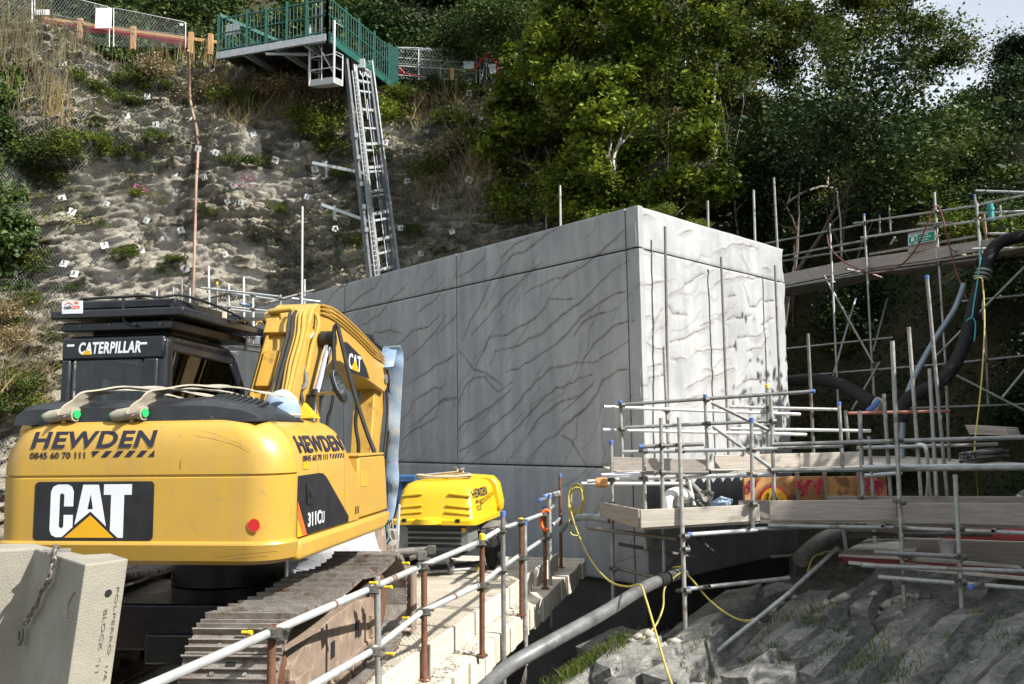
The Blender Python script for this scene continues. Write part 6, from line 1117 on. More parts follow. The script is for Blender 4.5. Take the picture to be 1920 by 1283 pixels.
for px, py, d in ((458, 570, 17.9), (458, 609, 17.9)):
    tube(S3, 'short_tube', P(px-8, py, d), P(px+8, py+2, d), 'galv_light'); cap(S3, P(px-8, py, d), (-1, 0, 0), 'b'); cap(S3, P(px+8, py+2, d), (1, 0, 0), 'b')
for k in range(5): boardq(S3, 'deck_board', [P(408, 636+k, 17.9+.24*k), P(525, 652+k, 16.9+.24*k), P(525, 652+k, 17.1+.24*k), P(408, 636+k, 18.1+.24*k)], .038, 'ply')
t = thing('site_board', 'white board with large faded red letters fixed along the scaffold', 'sign', P(445, 632, 17.4)); LA, LB, LC = P(415, 632, 17.7), P(470, 641, 17.0), P(415, 617, 17.7); boardq(t, 'board', [LA, LB, LB+(LC-LA), LC], .03, 'decal_white')
ln_ = (LB-LA).cross(LC-LA).normalized(); ln_ = ln_ if ln_.dot(CAM-LA) > 0 else -ln_; text(t, 'AS EPU S', LA+(LB-LA)*.03+(LC-LA)*.22+ln_*.018, LB-LA, LC-LA, (LB-LA).length*.95, (LC-LA).length*.68, 'fire_orange' if False else 'red_steel', bold=.02, local=False)
LA, LB, LC = P(478, 643, 17.0), P(520, 649, 16.6), P(478, 631, 17.0); vboard(t, 478, 630, 643, 17, 500, 633, 646, 16.8, 'decal_white', .03, 'board')
for px, py in ((642, 612), (690, 633)):    # bars poking out of the wall
    p = PP(px-20, py+5, Cb, NL); tube(bld, 'wall_bar', p, P(px, py, p.y-1.3) if px < 660 else P(px+10, py-3, p.y-.9), 'galv_dark', .8)
# ------------------------------------------------------------------ lift track up the cliff
LT = thing('inclined_lift', 'aluminium lift track with a ladder climbing the cliff to the green platform', 'lift', P(718, 510, 27))
Lb0, Lt0 = P(693, 522, 26.8), P(648, 108, 28.2); Rb0, Rt0 = P(741, 508, 27.9), P(691, 118, 29.7)
up_ = (Lt0-Lb0).normalized(); wv = (Rb0-Lb0).normalized(); nf = wv.cross(up_).normalized(); nf = nf if nf.dot(CAM-Lb0) > 0 else -nf
def Lp(s, t, o=0):   # s across 0..1, t up 0..1
    return (Lb0.lerp(Lt0, t)).lerp(Rb0.lerp(Rt0, t), s) + nf*o
def bar(par, nm, p0, p1, w, d, m, nrm_v):
    t = (p1-p0).normalized(); y = (nrm_v - t*nrm_v.dot(t)).normalized(); x = y.cross(t); b = MB(); b.box((p0+p1)/2, (w, d, (p1-p0).length), Matrix((x, y, t)).transposed()); return obj(nm, b, m, par)
for s, w, d, m_ in ((0, .10, .16, 'alu_dark'), (.30, .07, .10, 'alu'), (.36, .05, .14, 'alu'), (.80, .05, .06, 'alu_dark'), (.90, .10, .28, 'alu_dark'), (1.0, .06, .40, 'alu')): bar(LT, 'track_rail', Lp(s, -.06), Lp(s, 1.0), w, d, m_, nf)
for k, t_ in enumerate((.02, .09, .15, .235, .265, .345, .365, .455, .475, .555, .585, .66, .75, .84, .89)): bar(LT, 'cross_beam', Lp(.38, t_, .02), Lp(.88, t_, .02), .10 if k % 2 == 0 else .07, .12, 'alu', nf)
LD = bar(LT, 'ladder_rail', Lp(.10, -.06, .12), Lp(.10, .93, .12), .03, .04, 'alu', nf); bar(LT, 'ladder_rail', Lp(.25, -.06, .12), Lp(.25, .93, .12), .03, .04, 'alu', nf)
for k in range(46): b = MB(); t_ = -.04+k*.0208; b.cyl(Lp(.10, t_, .12), Lp(.25, t_, .12), .014, 6); obj('rung', b, 'alu', LD)
for t_, s_x in ((.49, 0), (.27, 0)):
    b = MB(); p = Lp(0, t_, 0); q = P(613, 322, 29) if t_ > .4 else P(628, 400, 28.6); b.box((p+q)/2, ((p-q).length, .07, .10), Matrix.Rotation(-math.atan2((p-q).z, (p-q).x), 3, 'Y')); b.box(q, (.09, .2, .5)); obj('wall_bracket', b, 'alu', LT)
c = Lp(.66, .93, .1)
for dx, r_ in ((-.16, .13), (.16, .17)): b = MB(); b.lathe([(r_, -.03), (r_, .03), (r_*.7, .035), (r_*.7, -.035)], c+wv*dx, nf, 18, ); b.box(c+wv*dx, (r_*1.5, .03, .03)); b.box(c+wv*dx, (.03, .03, r_*1.5)); obj('sheave', b, 'alu', LT, 40)
b = MB(); b.box(Lp(.52, .97, .1), (.35, .3, .35)); obj('drive_unit', b, 'alu', LT, None, .02)
for s, t0, t1 in ((.55, .7, .93), (.75, .8, .93), (.62, .0, .8)): b = MB(); b.cyl(Lp(s, t0, .1), Lp(s, t1, .1), .02, 6); obj('cable', b, 'alu_dark', LT)
for t_ in (.40, .52, .62, .30, .20): b = MB(); b.box(Lp(-.04, t_, .15), (.10, .10, .14)); obj('clip', b, 'alu', LT)
# basket below the platform
BK = thing('lift_basket', 'pale metal lift basket hanging under the green platform', 'lift basket', P(610, 160, 27.3))
b4 = [P(580, 162, 27.6), P(626, 156, 26.9), P(642, 162, 27.8), P(598, 166, 28.5)]; hgt = 2.15
b = MB(); b.hexa(b4, [p+Vector((0, 0, .22)) for p in b4]); obj('floor_tray', b, 'galv_light', BK)
for i, p in enumerate(b4): tube(BK, 'corner_post', p, p+Vector((0, 0, hgt if i < 2 else 1.1)), 'galv_light', 1.7 if i < 2 else 1)
for z in (.55, 1.0, 1.45):
    for i in (0, 1, 3): tube(BK, 'rail', b4[i]+Vector((0, 0, z if i == 0 else min(z, 1.1))), b4[(i+1) % 4]+Vector((0, 0, z if i == 0 else min(z, 1.1))), 'galv_light', .7)
tube(BK, 'brace', b4[0]+Vector((0, 0, 2.0)), b4[1]+Vector((0, 0, .3)), 'galv_light', .6); m2 = (b4[0]+b4[1])/2; tube(BK, 'corner_post', m2, m2+Vector((0, 0, hgt)), 'galv_light', .7); tube(BK, 'rail', b4[1]+Vector((0, 0, 2.1)), b4[2]+Vector((0, 0, 2.1)), 'galv_light', .8)
# green platform
GP = thing('green_platform', 'green railed platform jutting from the cliff top above the lift', 'platform', P(615, 66, 27))
zc = P(613, 66, 27).z; G0 = P(613, 66, 27); G1 = PZ(733, 155, zc); G2 = PZ(409, 101, zc); G3 = G1+G2-G0
b = MB(); q4 = [G0, G1, G3, G2]; b.hexa([p+Vector((0, 0, -.06)) for p in q4], [p+Vector((0, 0, 0)) for p in q4]); obj('deck_plate', b, 'black_paint', GP)  # plate coloured black to carry the shadow under the platform
for a, c, m_ in ((G0, G1, 'green_paint'), (G2, G0, 'alu')):
    b = MB(); v = (c-a).normalized(); nrm_v = Vector((v.y, -v.x, 0)); b.box((a+c)/2+Vector((0, 0, -.10))+nrm_v*.03, ((c-a).length, .10, .24), Matrix.Rotation(math.atan2(v.y, v.x), 3, 'Z')); obj('edge_beam', b, m_, GP)
for f_ in (.25, .55, .8): bar(GP, 'under_beam', G2.lerp(G0, f_)+Vector((0, 0, -.14)), G3.lerp(G1, f_)+Vector((0, 0, -.14)), .1, .18, 'alu', Vector((0, 0, 1)))
bar(GP, 'under_beam', G2.lerp(G0, .45)+Vector((0, 0, -.3)), G2.lerp(G0, .85)+Vector((0, .6, -.3)), .08, .08, 'alu', Vector((0, 0, 1)))
def palis(a, c, n, h, posts):
    v = c-a
    for k in range(n+1):
        p = a+v*(k/n)
        tube(GP, 'paling', p, p+Vector((0, 0, h)), GMAT, .48) 
    for z in (.12, h*.55, h-.06): bar(GP, 'fence_rail', a+Vector((0, 0, z)), c+Vector((0, 0, z)), .04, .04, 'green_paint', Vector((0, 0, 1)))
    for f_ in posts: p = a+v*f_; bar(GP, 'fence_post', p+Vector((0, 0, -.25)), p+Vector((0, 0, h+.12)), .075, .075, 'green_paint', Vector((0, 1, 0)))
TM['green_paint'] = tubemesh('green_paint'); GMAT = 'green_paint'
palis(G0, G1, 26, 1.38, (.0, .27, .47, .72, .97)); palis(G2, G0, 30, 1.30, (0, .27, .45, .64, .82, 1)); palis(G2, G3, 22, 1.3, (.5, 1)); palis(G3, G1, 22, 1.3, (.5,))
bar(GP, 'gate_post', G1+Vector((.12, 0, -.3)), G1+Vector((.12, 0, 1.38)), .32, .12, 'green_paint', Vector((0, 1, 0))); bar(GP, 'top_beam', G2+Vector((0, 0, 1.38)), G3.lerp(G1, .3)+Vector((0, 0, 1.30)), .16, .12, 'green_paint', Vector((0, 0, 1)))
for (x0, y0, d0, h) in ((592, 80, 27.2, 1.2), (603, 70, 27.1, 1.2)): tube(GP, 'gate_rail', P(x0, y0-8, d0), P(x0, y0-8, d0)+Vector((0, 0, h)), 'galv_light', 1.3)
sg = MB(); p = G2.lerp(G0, .13)+Vector((0, .1, .85)); sg.box(p, (.55, .03, .38), Matrix.Rotation(math.atan2((G0-G2).y, (G0-G2).x), 3, 'Z')); single('notice_board', 'blank white notice fixed inside the green railings', 'sign', sg, 'decal_white')

# ------------------------------------------------------------------ fences along the cliff-top path
def herras(name, label, x0, yt0, yb0, x1, yt1, yb1, d0, d1, group, net=True, mid=True):
    a, c, e, g = P(x0, yb0, d0), P(x1, yb1, d1), P(x1, yt1, d1), P(x0, yt0, d0); t = thing('mesh_fence', label, 'fence', a, 0, group)
    tube(t, 'frame_post', a, g, 'galv_light', .8); tube(t, 'frame_post', c, e, 'galv_light', .8)
    r_ = .12; u = (e-g).normalized(); b = MB(); b.tube([g-Vector((0, 0, .1)), g+u*.06, e-u*.06, e-Vector((0, 0, .1))], .02, 6); obj('frame_rail', b, 'galv_light', t, 60)
    if mid: tube(t, 'frame_rail', a.lerp(g, .5), c.lerp(e, .5), 'galv', .6)
    V = [a, c, e, g]; wd_, ht = (c-a).length, (g-a).length
    o = link(bpy.data.objects.new('wire_panel', npmesh('wire_panel', np.array([p-W[t.name].translation for p in V]), np.array([[0, 1, 2, 3]]), 'fence_net', False, [(0, 0), (wd_, 0), (wd_, ht), (0, ht)])), t); return t
gl = 'mesh fence panels along the left cliff top'
herras('m', 'wire mesh fence panel at the far left of the cliff top with a small notice', 65, -22, 62, 205, 14, 88, 29.5, 29.8, gl); herras('m', 'wire mesh fence panel between the white notice and the wooden posts', 213, 15, 88, 348, 42, 90, 29.8, 30, gl); herras('m', 'wire mesh fence panel running out of the picture at the upper left', -75, -70, 30, 60, -25, 62, 28.6, 29.4, gl)
gr2 = 'mesh fence panels right of the green platform'
herras('m', 'wire mesh fence panel beginning beside the green gate post', 733, 90, 148, 826, 97, 152, 31.4, 31.8, gr2); herras('m', 'wire mesh fence panel with a white notice, right of the green platform', 785, 92, 150, 893, 98, 156, 31.2, 31.6, gr2); herras('m', 'wire mesh fence panel half hidden by the sycamore leaves', 900, 108, 158, 1000, 116, 160, 31.8, 32.2, gr2); herras('m', 'wire mesh fence panel showing through the gap between the trees', 1285, 114, 165, 1410, 130, 172, 31, 30.6, gr2)
for x0, y0, x1, y1, d, lab in ((178, 15, 208, 53, 29.6, 'white faded notice on the left mesh fence'), (66, 18, 92, 28, 29.4, 'small white notice near the top left corner'), (869, 115, 889, 129, 31.3, 'white notice on the mesh fence right of the platform'), (918, 120, 930, 138, 31.2, 'white bag hung under the red tape tripod'), (337, 44, 343, 48, 29.8, 'tiny white tag on the mesh fence by the wooden posts')):
    a, c = P(x0, y1, d), P(x1, y1, d); e = P(x0, y0, d); b = MB(); hh = (e-a).length; b.hexa([a, c, c+Vector((0, .03, 0)), a+Vector((0, .03, 0))], [p+Vector((0, 0, hh)) for p in (a, c, c+Vector((0, .03, 0)), a+Vector((0, .03, 0)))]); single('notice', lab, 'sign', b, 'decal_white')
t = thing('post_and_rail_fence', 'wooden post and rail fence with red mesh along the left cliff top', 'fence', P(240, 70, 30.6))
for x, y0, y1 in ((358, 66, 96), (395, 69, 98), (150, 40, 75), (250, 55, 88)): p0, p1 = P(x, y1, 30.3), P(x, y0, 30.3); b = MB(); b.box((p0+p1)/2, (.16, .14, (p1-p0).length+.2)); obj('post', b, 'wood_post', t)
for x0, y0, x1, y1 in ((80, 34, 170, 47), (170, 47, 290, 64), (290, 64, 412, 80)): a, c = P(x0, y0, 30.4), P(x1, y1, 30.4); bar(t, 'rail', a, c, .12, .06, 'wood_post', Vector((0, 1, 0)))
for x0, y0, x1, y1 in ((70, 42, 140, 53), (140, 53, 230, 62), (230, 62, 290, 70), (290, 70, 352, 84)):
    a, c = P(x0, y0+6, 30.5), P(x1, y1+4, 30.5); b = MB(); b.hexa([a, c, c+Vector((0, .02, 0)), a+Vector((0, .02, 0))], [p+Vector((0, 0, .28)) for p in (a, c, c+Vector((0, .02, 0)), a+Vector((0, .02, 0)))]); obj('red_mesh', b, 'red_mesh', t)
t = thing('post_and_rail_fence', 'wooden post and grey rails right of the green platform', 'fence', P(800, 130, 31.5))
for x, y0, y1 in ((737, 106, 150), (848, 128, 152)): p0, p1 = P(x, y1, 31), P(x, y0, 31); b = MB(); b.box((p0+p1)/2, (.14, .12, (p1-p0).length)); obj('post', b, 'wood_post', t)
for x0, y0, x1, y1 in ((735, 89, 830, 92), (735, 108, 900, 119), (735, 123, 900, 133), (735, 140, 880, 152)): tube(t, 'rail', P(x0, y0, 31.1), P(x1, y1, 31.6), 'galv_light', .9)
b = MB(); b.tube([P(748, 128, 31), P(760, 140, 31)], .05, 6); b.tube([P(742, 137, 31), P(800, 143, 31.2)], .025, 5); obj('tape', b, 'red_mesh', t)
t = thing('tape_tripod', 'tripod of poles with red tape beside the cliff-top fence', 'tripod', P(912, 150, 31.3))
for x in (903, 912, 922): tube(t, 'pole', P(x, 150, 31.3), P(911, 100, 31.5), 'galv_light', .7)
for a, c in (((888, 130, 31.2), (911, 104, 31.4)), ((911, 104, 31.4), (930, 116, 31.3)), ((930, 116, 31.3), (938, 140, 31.2))): p0, p1 = P(*a), P(*c); b = MB(); b.box((p0+p1)/2, ((p1-p0).length, .03, .10), Matrix.Rotation(-math.atan2((p1-p0).z, (p1-p0).x), 3, 'Y')); obj('tape', b, 'red_mesh', t)

# ------------------------------------------------------------------ anchor plates on the rock
PL = [(206,131),(275,138),(123,124),(346,120),(400,133),(474,134),(535,141),(350,163),(280,185),(241,221),(296,237),(359,228),(413,249),(478,255),(559,276),(375,282),(408,289),(461,300),(519,303),(592,320),(242,296),(297,298),(356,300),(331,330),(386,335),(441,350),(307,368),(204,386),(140,400),(430,380),(279,416),(343,434),(455,382),(578,372),(201,463),(268,471),(126,497),(145,516),(230,521),(290,518),(350,506),(425,479),(543,435),(510,453),(586,458),(630,432),(52,592),(128,343),(58,355),(122,375),(68,430),(345,450),(305,448),(115,290),(170,255),(610,305),
 (723,270),(799,248),(766,182),(845,269),(879,178),(901,222),(940,235),(934,180),(912,253),(765,343),(752,430),(787,382),(848,436),(790,478),(829,175),(816,390),(855,300),(640,465),(705,400),(1034,282),(1083,308),(1118,311),(1204,295),(1256,247),(1420,263),(1230,240),(1036,285),(880,340),(935,330),(960,300),(990,350)]
pm = MB(); s2 = .15; pm.box((0, 0, .012), (.30, .30, .024)); pm.box((0, 0, .035), (.10, .10, .03)); pm.cyl((0, 0, .03), (.02, .05, .14), .028, 8, 1); PLM = meshdata('anchor_plate', pm, ['decal_white', 'dark_void'])
rp = random.Random(4)
mat('plate', (.56, .57, .57), (.68, .69, .69), 6, .6, 0, .05, 40, (.35, .3, .24), 8, (.6, .7), rnd=.2); PLM.materials[0] = MATS['plate']
for px, py in PL:
    p, n = hit(px, py)
    if p is None: continue
    n = (n + Vector((.0, -1.6, .5)) + Vector((rp.uniform(-.4, .4), 0, rp.uniform(-.3, .3)))).normalized(); x = Vector((1, 0, rp.uniform(-.45, .45))); x = (x-n*x.dot(n)).normalized(); y = n.cross(x); sc = rp.uniform(.6, .78)
    Mw = Matrix((x, y, n)).transposed().to_4x4(); Mw.translation = p + Vector((0, -.16, 0)); Mw = Mw @ Matrix.Scale(sc, 4)
    o = share('anchor_plate', PLM, None, Mw); props(o, 'small square pale metal plate with a dark bolt pinned to the netted rock face', 'anchor plate', 'rock anchor plates on the cliff')
# pipe hanging down the face, wall of small cables
pts = []
for c in ((353, 95), (355, 160), (358, 195), (369, 245), (371, 290), (368, 340), (366, 420), (364, 500), (361, 560)):
    p, n = hit(*c); pts.append((p if p else P(*c, 28)) + Vector((0, -.45, 0)))
ys = [p.y for p in pts]; pts = [ray(*c)*(min(y, 27.4+.25*(8-i)) ) + CAM for i, (c, y) in enumerate(zip(((353, 95), (355, 160), (358, 195), (369, 245), (371, 290), (368, 340), (366, 420), (364, 500), (361, 560)), ys))]
b = MB(); b.tube(smoothpath(pts, 5), .046, 10); single('hanging_pipe', 'long thin pinkish pipe hanging down the cliff face', 'pipe', b, 'pipe_rusty', smooth=60)
# ------------------------------------------------------------------ leaves, shrubs, trees
def blob_leaves(n, clumps, size, spread, flat=.3, seed=0, aspect=.62, droop=0):
    r = np.random.default_rng(seed); C = np.array(clumps, float); i = r.integers(0, len(C), n); c = C[i, :3] + r.normal(size=(n, 3))*C[i, 3:4]*np.array(spread); return leaves(c, size, flat, r, aspect, droop)
def shrub_mesh(name, mn, seed, n=2600, r=1.0, size=.12, h=1.0, nc=34):
    g = np.random.default_rng(seed); d = g.normal(size=(nc, 3)); d /= np.linalg.norm(d, axis=1)[:, None]; d[:, 2] = np.abs(d[:, 2]); rad = g.uniform(.55, 1.05, nc)[:, None]
    C = np.concatenate([d*rad*np.array([r, r, h]), np.full((nc, 1), .17)*g.uniform(.6, 1.4, (nc, 1))], 1); V, Q = blob_leaves(n, C, size, (1, 1, .75), .35, seed+1); return npmesh(name, V, Q, mn)
SM = {'hedge': [shrub_mesh('hedge_shrub', 'leaf_hedge', s, 5200, 1, .085, 1.1, 60) for s in (1, 2, 3)], 'dark': [shrub_mesh('dark_shrub', 'leaf_dark', s, 4600, 1, .085, .95, 55) for s in (4, 5, 6)], 'bright': [shrub_mesh('leafy_shrub', 'leaf_bright', s, 2000, 1, .12, .8, 24) for s in (7, 8)],
      'dry': [shrub_mesh('dry_shrub', 'leaf_dry', s, 2200, 1, .10, .8, 26) for s in (9, 10)], 'brown': [shrub_mesh('brown_shrub', 'leaf_brown', s, 3000, 1, .10, .95, 34) for s in (11, 12)]}
def shrub(kind, p, sc, label, group, cat='shrub', sz=None):
    k = random.choice(SM[kind]); o = bpy.data.objects.new(k.name.split('.')[0], k); COL.objects.link(o); o.location = p; o.rotation_euler = (0, 0, random.uniform(0, 6.28)); o.scale = (sc, sc, sz or sc*random.uniform(.8, 1.1)); return props(o, label, cat, group)
# hedge bank behind the cliff-top path
for row, (off, dz, sc0, kn) in enumerate(((4.2, .2, 1.9, 'hedge'), (6.2, 2.6, 2.2, 'hedge'), (8.6, 5.6, 2.6, 'hedge'), (12, 9.5, 3.2, 'dark'))):
    for k in range(30):
        s = (k+.5*(row % 2))/30; i = int(s*(NS-1)); p = T_[i]-nrm[i]*off + np.array([random.uniform(-.4, .4), random.uniform(-.4, .4), dz-.7])
        if p[0] < -21 or p[0] > 9: continue
        shrub('dark' if (row < 3 and random.random() < .3) else kn, Vector(p), sc0*random.uniform(.85, 1.2), 'dense dark green shrub in the hedge along the bank above the cliff path', 'hedge shrubs above the cliff path', 'hedge')
# stuff growing on the face
CL_ = 'shrubs rooted in the cliff face'
CLS = ((440, 195, 'bright', .8), (470, 205, 'bright', .5), (415, 185, 'dry', .8), (520, 185, 'dry', 1.0), (560, 175, 'dry', .8), (600, 215, 'dry', .9), (560, 235, 'bright', .7), (600, 255, 'bright', .8), (630, 285, 'bright', .6), (615, 230, 'brown', .7), (170, 275, 'bright', .7), (210, 305, 'brown', .6), (100, 310, 'brown', 1.0), (85, 340, 'brown', .8), (270, 370, 'bright', .35), (300, 385, 'brown', .35), (330, 490, 'bright', .3), (310, 520, 'brown', .45), (130, 545, 'bright', .3), (50, 490, 'brown', .7), (70, 510, 'bright', .4),
    (770, 200, 'bright', .8), (740, 230, 'bright', .8), (830, 190, 'brown', .9), (860, 240, 'brown', .9), (800, 210, 'dry', .8), (870, 300, 'dry', 1.0), (900, 330, 'dry', .8), (850, 300, 'bright', .6), (900, 280, 'brown', .9), (800, 330, 'brown', .7), (820, 350, 'dry', .6), (740, 190, 'bright', .7), (720, 215, 'bright', .6), (930, 160, 'brown', 1.0), (960, 150, 'dry', .9), (880, 150, 'brown', .8), (1000, 155, 'brown', 1.0), (480, 310, 'brown', .5), (440, 308, 'brown', .5), (390, 400, 'brown', .3), (180, 180, 'bright', .6), (250, 160, 'brown', .7), (150, 160, 'bright', .7), (300, 170, 'bright', .5), (200, 100, 'brown', .9), (330, 100, 'brown', .7),
    (60, 570, 'brown', .5), (20, 600, 'dry', .6), (80, 640, 'brown', .5), (30, 640, 'dry', .5), (95, 690, 'bright', .4), (45, 720, 'brown', .5), (70, 700, 'dry', .4), (10, 760, 'brown', .6), (60, 760, 'bright', .4), (35, 600, 'bright', .35), (640, 330, 'brown', .4), (690, 460, 'brown', .5), (780, 440, 'brown', .4), (1215, 235, 'brown', 1.0), (1250, 252, 'brown', 1.1), (1292, 228, 'dry', 1.0), (1312, 258, 'brown', 1.0), (1045, 265, 'brown', 1.0), (1015, 285, 'brown', 1.0), (1240, 285, 'brown', 1.0), (1180, 270, 'brown', 1.0), (1330, 285, 'brown', 1.0), (250, 300, 'brown', .5), (300, 270, 'bright', .5), (520, 400, 'brown', .4), (180, 430, 'brown', .45), (240, 480, 'bright', .35), (480, 460, 'brown', .35), (560, 330, 'bright', .5), (350, 200, 'dry', .7), (290, 150, 'dry', .8), (240, 200, 'bright', .6), (700, 300, 'brown', .5))
def where(px, py):
    if px < 110 and py > 540: return 'on the slope behind the cab'
    if px < 190: return 'at the left of the cliff'
    if px < 400: return 'beside the hanging pipe'
    if px < 660: return 'below the green platform' if py < 300 else 'on the rock left of the lift'
    if px > 1000: return 'on the rock behind the sycamores'
    return 'on the rock right of the lift' if py > 260 else 'under the fence right of the lift'
ORD = ['topmost', 'second from the top', 'third from the top', 'fourth from the top', 'fifth from the top', 'sixth from the top', 'seventh from the top', 'eighth from the top', 'ninth from the top', 'tenth from the top', 'eleventh from the top', 'twelfth from the top']
NMB = {'bright': 'bright green', 'dry': 'dry brown twiggy', 'brown': 'olive brown'}; seen_ = {}
for px, py, kn, sc in sorted(CLS, key=lambda e: e[1]): seen_.setdefault((kn, where(px, py)), []).append((px, py, sc))
for (kn, wh), L in seen_.items():
    for i, (px, py, sc) in enumerate(L):
        p, n = hit(px, py)
        if p: shrub(kn, p+Vector((0, -.22, -.1*sc)), sc*1.1, (NMB[kn]+' bush '+wh) if len(L) == 1 else ORD[i]+' '+NMB[kn]+' bush '+wh, CL_, 'bush')

# ground cover on the face where it is soft: grass and small leaves, by height and noise
r5 = np.random.default_rng(21); vi = r5.integers(0, NS*NT, 120000); pp = C3.reshape(-1, 3)[vi]; uu = u.reshape(-1)[vi]; z_ = pp[:, 2]
dens = .9*fbm(uu*.28, z_*.35, 0, 3, 51) + np.clip((z_-9.3)/5, -1, 1)*.85 - .12 + np.where(pp[:, 0] < -14, .35, 0) + .5*np.clip((2.5-z_)/4, 0, 1)*(pp[:, 0] < -9)
kp = pp[dens > .08]; V, Q = leaves(kp + np.array([0, -.12, .03]) + r5.normal(size=kp.shape)*.06, .12, .1, r5, .5); half = int(len(kp)*.62)
o = bpy.data.objects.new('cliff_herbage', npmesh('cliff_herbage', V[:half*4], Q[:half], 'leaf_grass')); COL.objects.link(o); props(o, 'patchy low green herbage over the cliff face and its turf edge', 'herbage', kind='stuff')
o = bpy.data.objects.new('dry_herbage', npmesh('dry_herbage', V[half*4:], Q[:len(kp)-half], 'leaf_dry')); COL.objects.link(o); props(o, 'patchy dry brown herbage over the cliff face', 'herbage', kind='stuff')
# dead grass stalks
def stalks(name, region, n, h, label, mn='leaf_straw', w=.008, seed=0, lean=.12):
    r = np.random.default_rng(seed); Vs, Qs = [], []; k = 0
    for _ in range(n):
        x0, y0, x1, y1 = region[r.integers(0, len(region))]; p, nn_ = hit(r.uniform(x0, x1), r.uniform(y0, y1))
        if p is None: continue
        p = np.array(p) + np.array([0, -.15-r.uniform(0, .25), -.1]); hh = h*r.uniform(.5, 1.2); d = np.array([r.normal()*lean, -.1+r.normal()*lean, 1]); b_ = np.array([r.normal()*.3, r.normal()*.3, 0])*hh*.3; ww = np.array([w, 0, 0])*r.uniform(.6, 1.5)
        Vs.append([p-ww, p+ww, p+d*hh*.55+ww*.8, p+d*hh*.55-ww*.8, p+d*hh+b_+ww*.3, p+d*hh+b_-ww*.3]); Qs += [(k, k+1, k+2, k+3), (k+3, k+2, k+4, k+5)]; k += 6
    o = bpy.data.objects.new(name, npmesh(name, np.array(Vs).reshape(-1, 3), np.array(Qs), mn)); COL.objects.link(o); return props(o, label, 'dry grass', kind='stuff')
stalks('dry_reeds', [(0, 40, 130, 200), (20, 100, 150, 300), (90, 150, 140, 290), (0, 20, 90, 120)], 620, 1.1, 'tall pale dead reeds standing down the left of the cliff', seed=2); stalks('dry_reeds', [(215, 80, 300, 125), (300, 90, 420, 130), (120, 80, 200, 120)], 380, .9, 'pale dead stalks hanging below the cliff-top fence', seed=3)
stalks('dry_reeds', [(860, 290, 920, 340), (780, 330, 900, 420), (770, 180, 900, 250)], 700, .9, 'thin dry stems on the rock right of the lift', seed=5, lean=.5); stalks('dry_reeds', [(0, 560, 110, 760)], 900, .6, 'dry tangled stems on the slope behind the cab', seed=6, lean=.9); stalks('dry_reeds', [(400, 160, 640, 240)], 700, .8, 'thin brown twigs under the green platform', 'leaf_dry', .007, 7, .6)
# ivy at the left edge
vi = []; r6 = np.random.default_rng(8); Cs = []
for _ in range(15000):
    px, py = r6.uniform(-60, 95), r6.uniform(140, 550); lim = 74 - abs(py-430)*.10 + 14*math.sin(py*.06) if py > 330 else 48+15*math.sin(py*.05)
    if px > lim: continue
    p, n = hit(px, py)
    if p: Cs.append(np.array(p)+np.array([0, -.15-r6.uniform(0, .55), r6.normal()*.1]))
V, Q = leaves(np.array(Cs), .14, .0, r6, .8); o = bpy.data.objects.new('ivy', npmesh('ivy', V, Q, 'leaf_ivy')); COL.objects.link(o); props(o, 'thick green ivy hanging over the rock at the left edge', 'ivy', kind='stuff')
for lst, mn, nm, lab in (([(277, 368), (283, 372), (262, 365), (470, 350), (458, 352)], 'flower_pink', 'pink_flowers', 'tiny pink flowers on the rock'), ([(42, 600), (50, 606), (36, 596), (46, 590), (30, 610)], 'flower_yellow', 'yellow_flowers', 'small yellow flowering clump on the slope left of the cab')):
    cs = []
    for c in lst:
        p, n = hit(*c)
        if p: cs.append(np.array(p)+np.array([0, -.3, .1])+r6.normal(size=(26, 3))*.13)
    V, Q = leaves(np.concatenate(cs), .07, .2, r6); o = bpy.data.objects.new(nm, npmesh(nm, V, Q, mn)); COL.objects.link(o); props(o, lab, 'flowers', kind='stuff')

# trees
def limb(b, p, d, L, r, depth, g, tips, up=.25):
    n = 4; pts = [p]; dd = Vector(d)
    for k in range(n): dd = (dd + Vector((g.normal()*.16, g.normal()*.16, g.normal()*.12+up*.12))).normalized(); pts.append(pts[-1]+dd*(L/n))
    b.tube(pts, [r*(1-.55*k/n) for k in range(n+1)], 7 if r > .05 else 5)
    if depth == 0: tips.append(pts[-1]); tips.append(pts[2]); return
    for _ in range(g.integers(2, 4)):
        t = g.integers(2, n+1); a = (dd + Vector((g.normal()*.75, g.normal()*.75, g.normal()*.35+up))).normalized(); limb(b, pts[t], a, L*g.uniform(.55, .8), r*.5, depth-1, g, tips, up)
def tree_parts(seed, h, r, spread, mn, bark, nleaf, lsize, depth=3, lean=(0, 0), lay=.45, up=.25, clump=.42, nst=1):
    g = np.random.default_rng(seed); b = MB(); tips = []
    for s in range(nst): limb(b, Vector((g.normal()*.25*(nst > 1), g.normal()*.25*(nst > 1), -.5)), Vector((lean[0]+g.normal()*.12*nst, lean[1]+g.normal()*.12*nst, 1)), h*.55, r, depth, g, tips, up)
    T = np.array([tuple(t) for t in tips]); c = T.mean(0); T = c+(T-c)*np.array([spread, spread, 1.0]); C = np.concatenate([T, np.full((len(T), 1), clump)*g.uniform(.6, 1.5, (len(T), 1))], 1)
    V, Q = blob_leaves(int(nleaf*2.1), C, lsize, (1.25, 1.25, lay), .55, seed+1); return b, V, Q
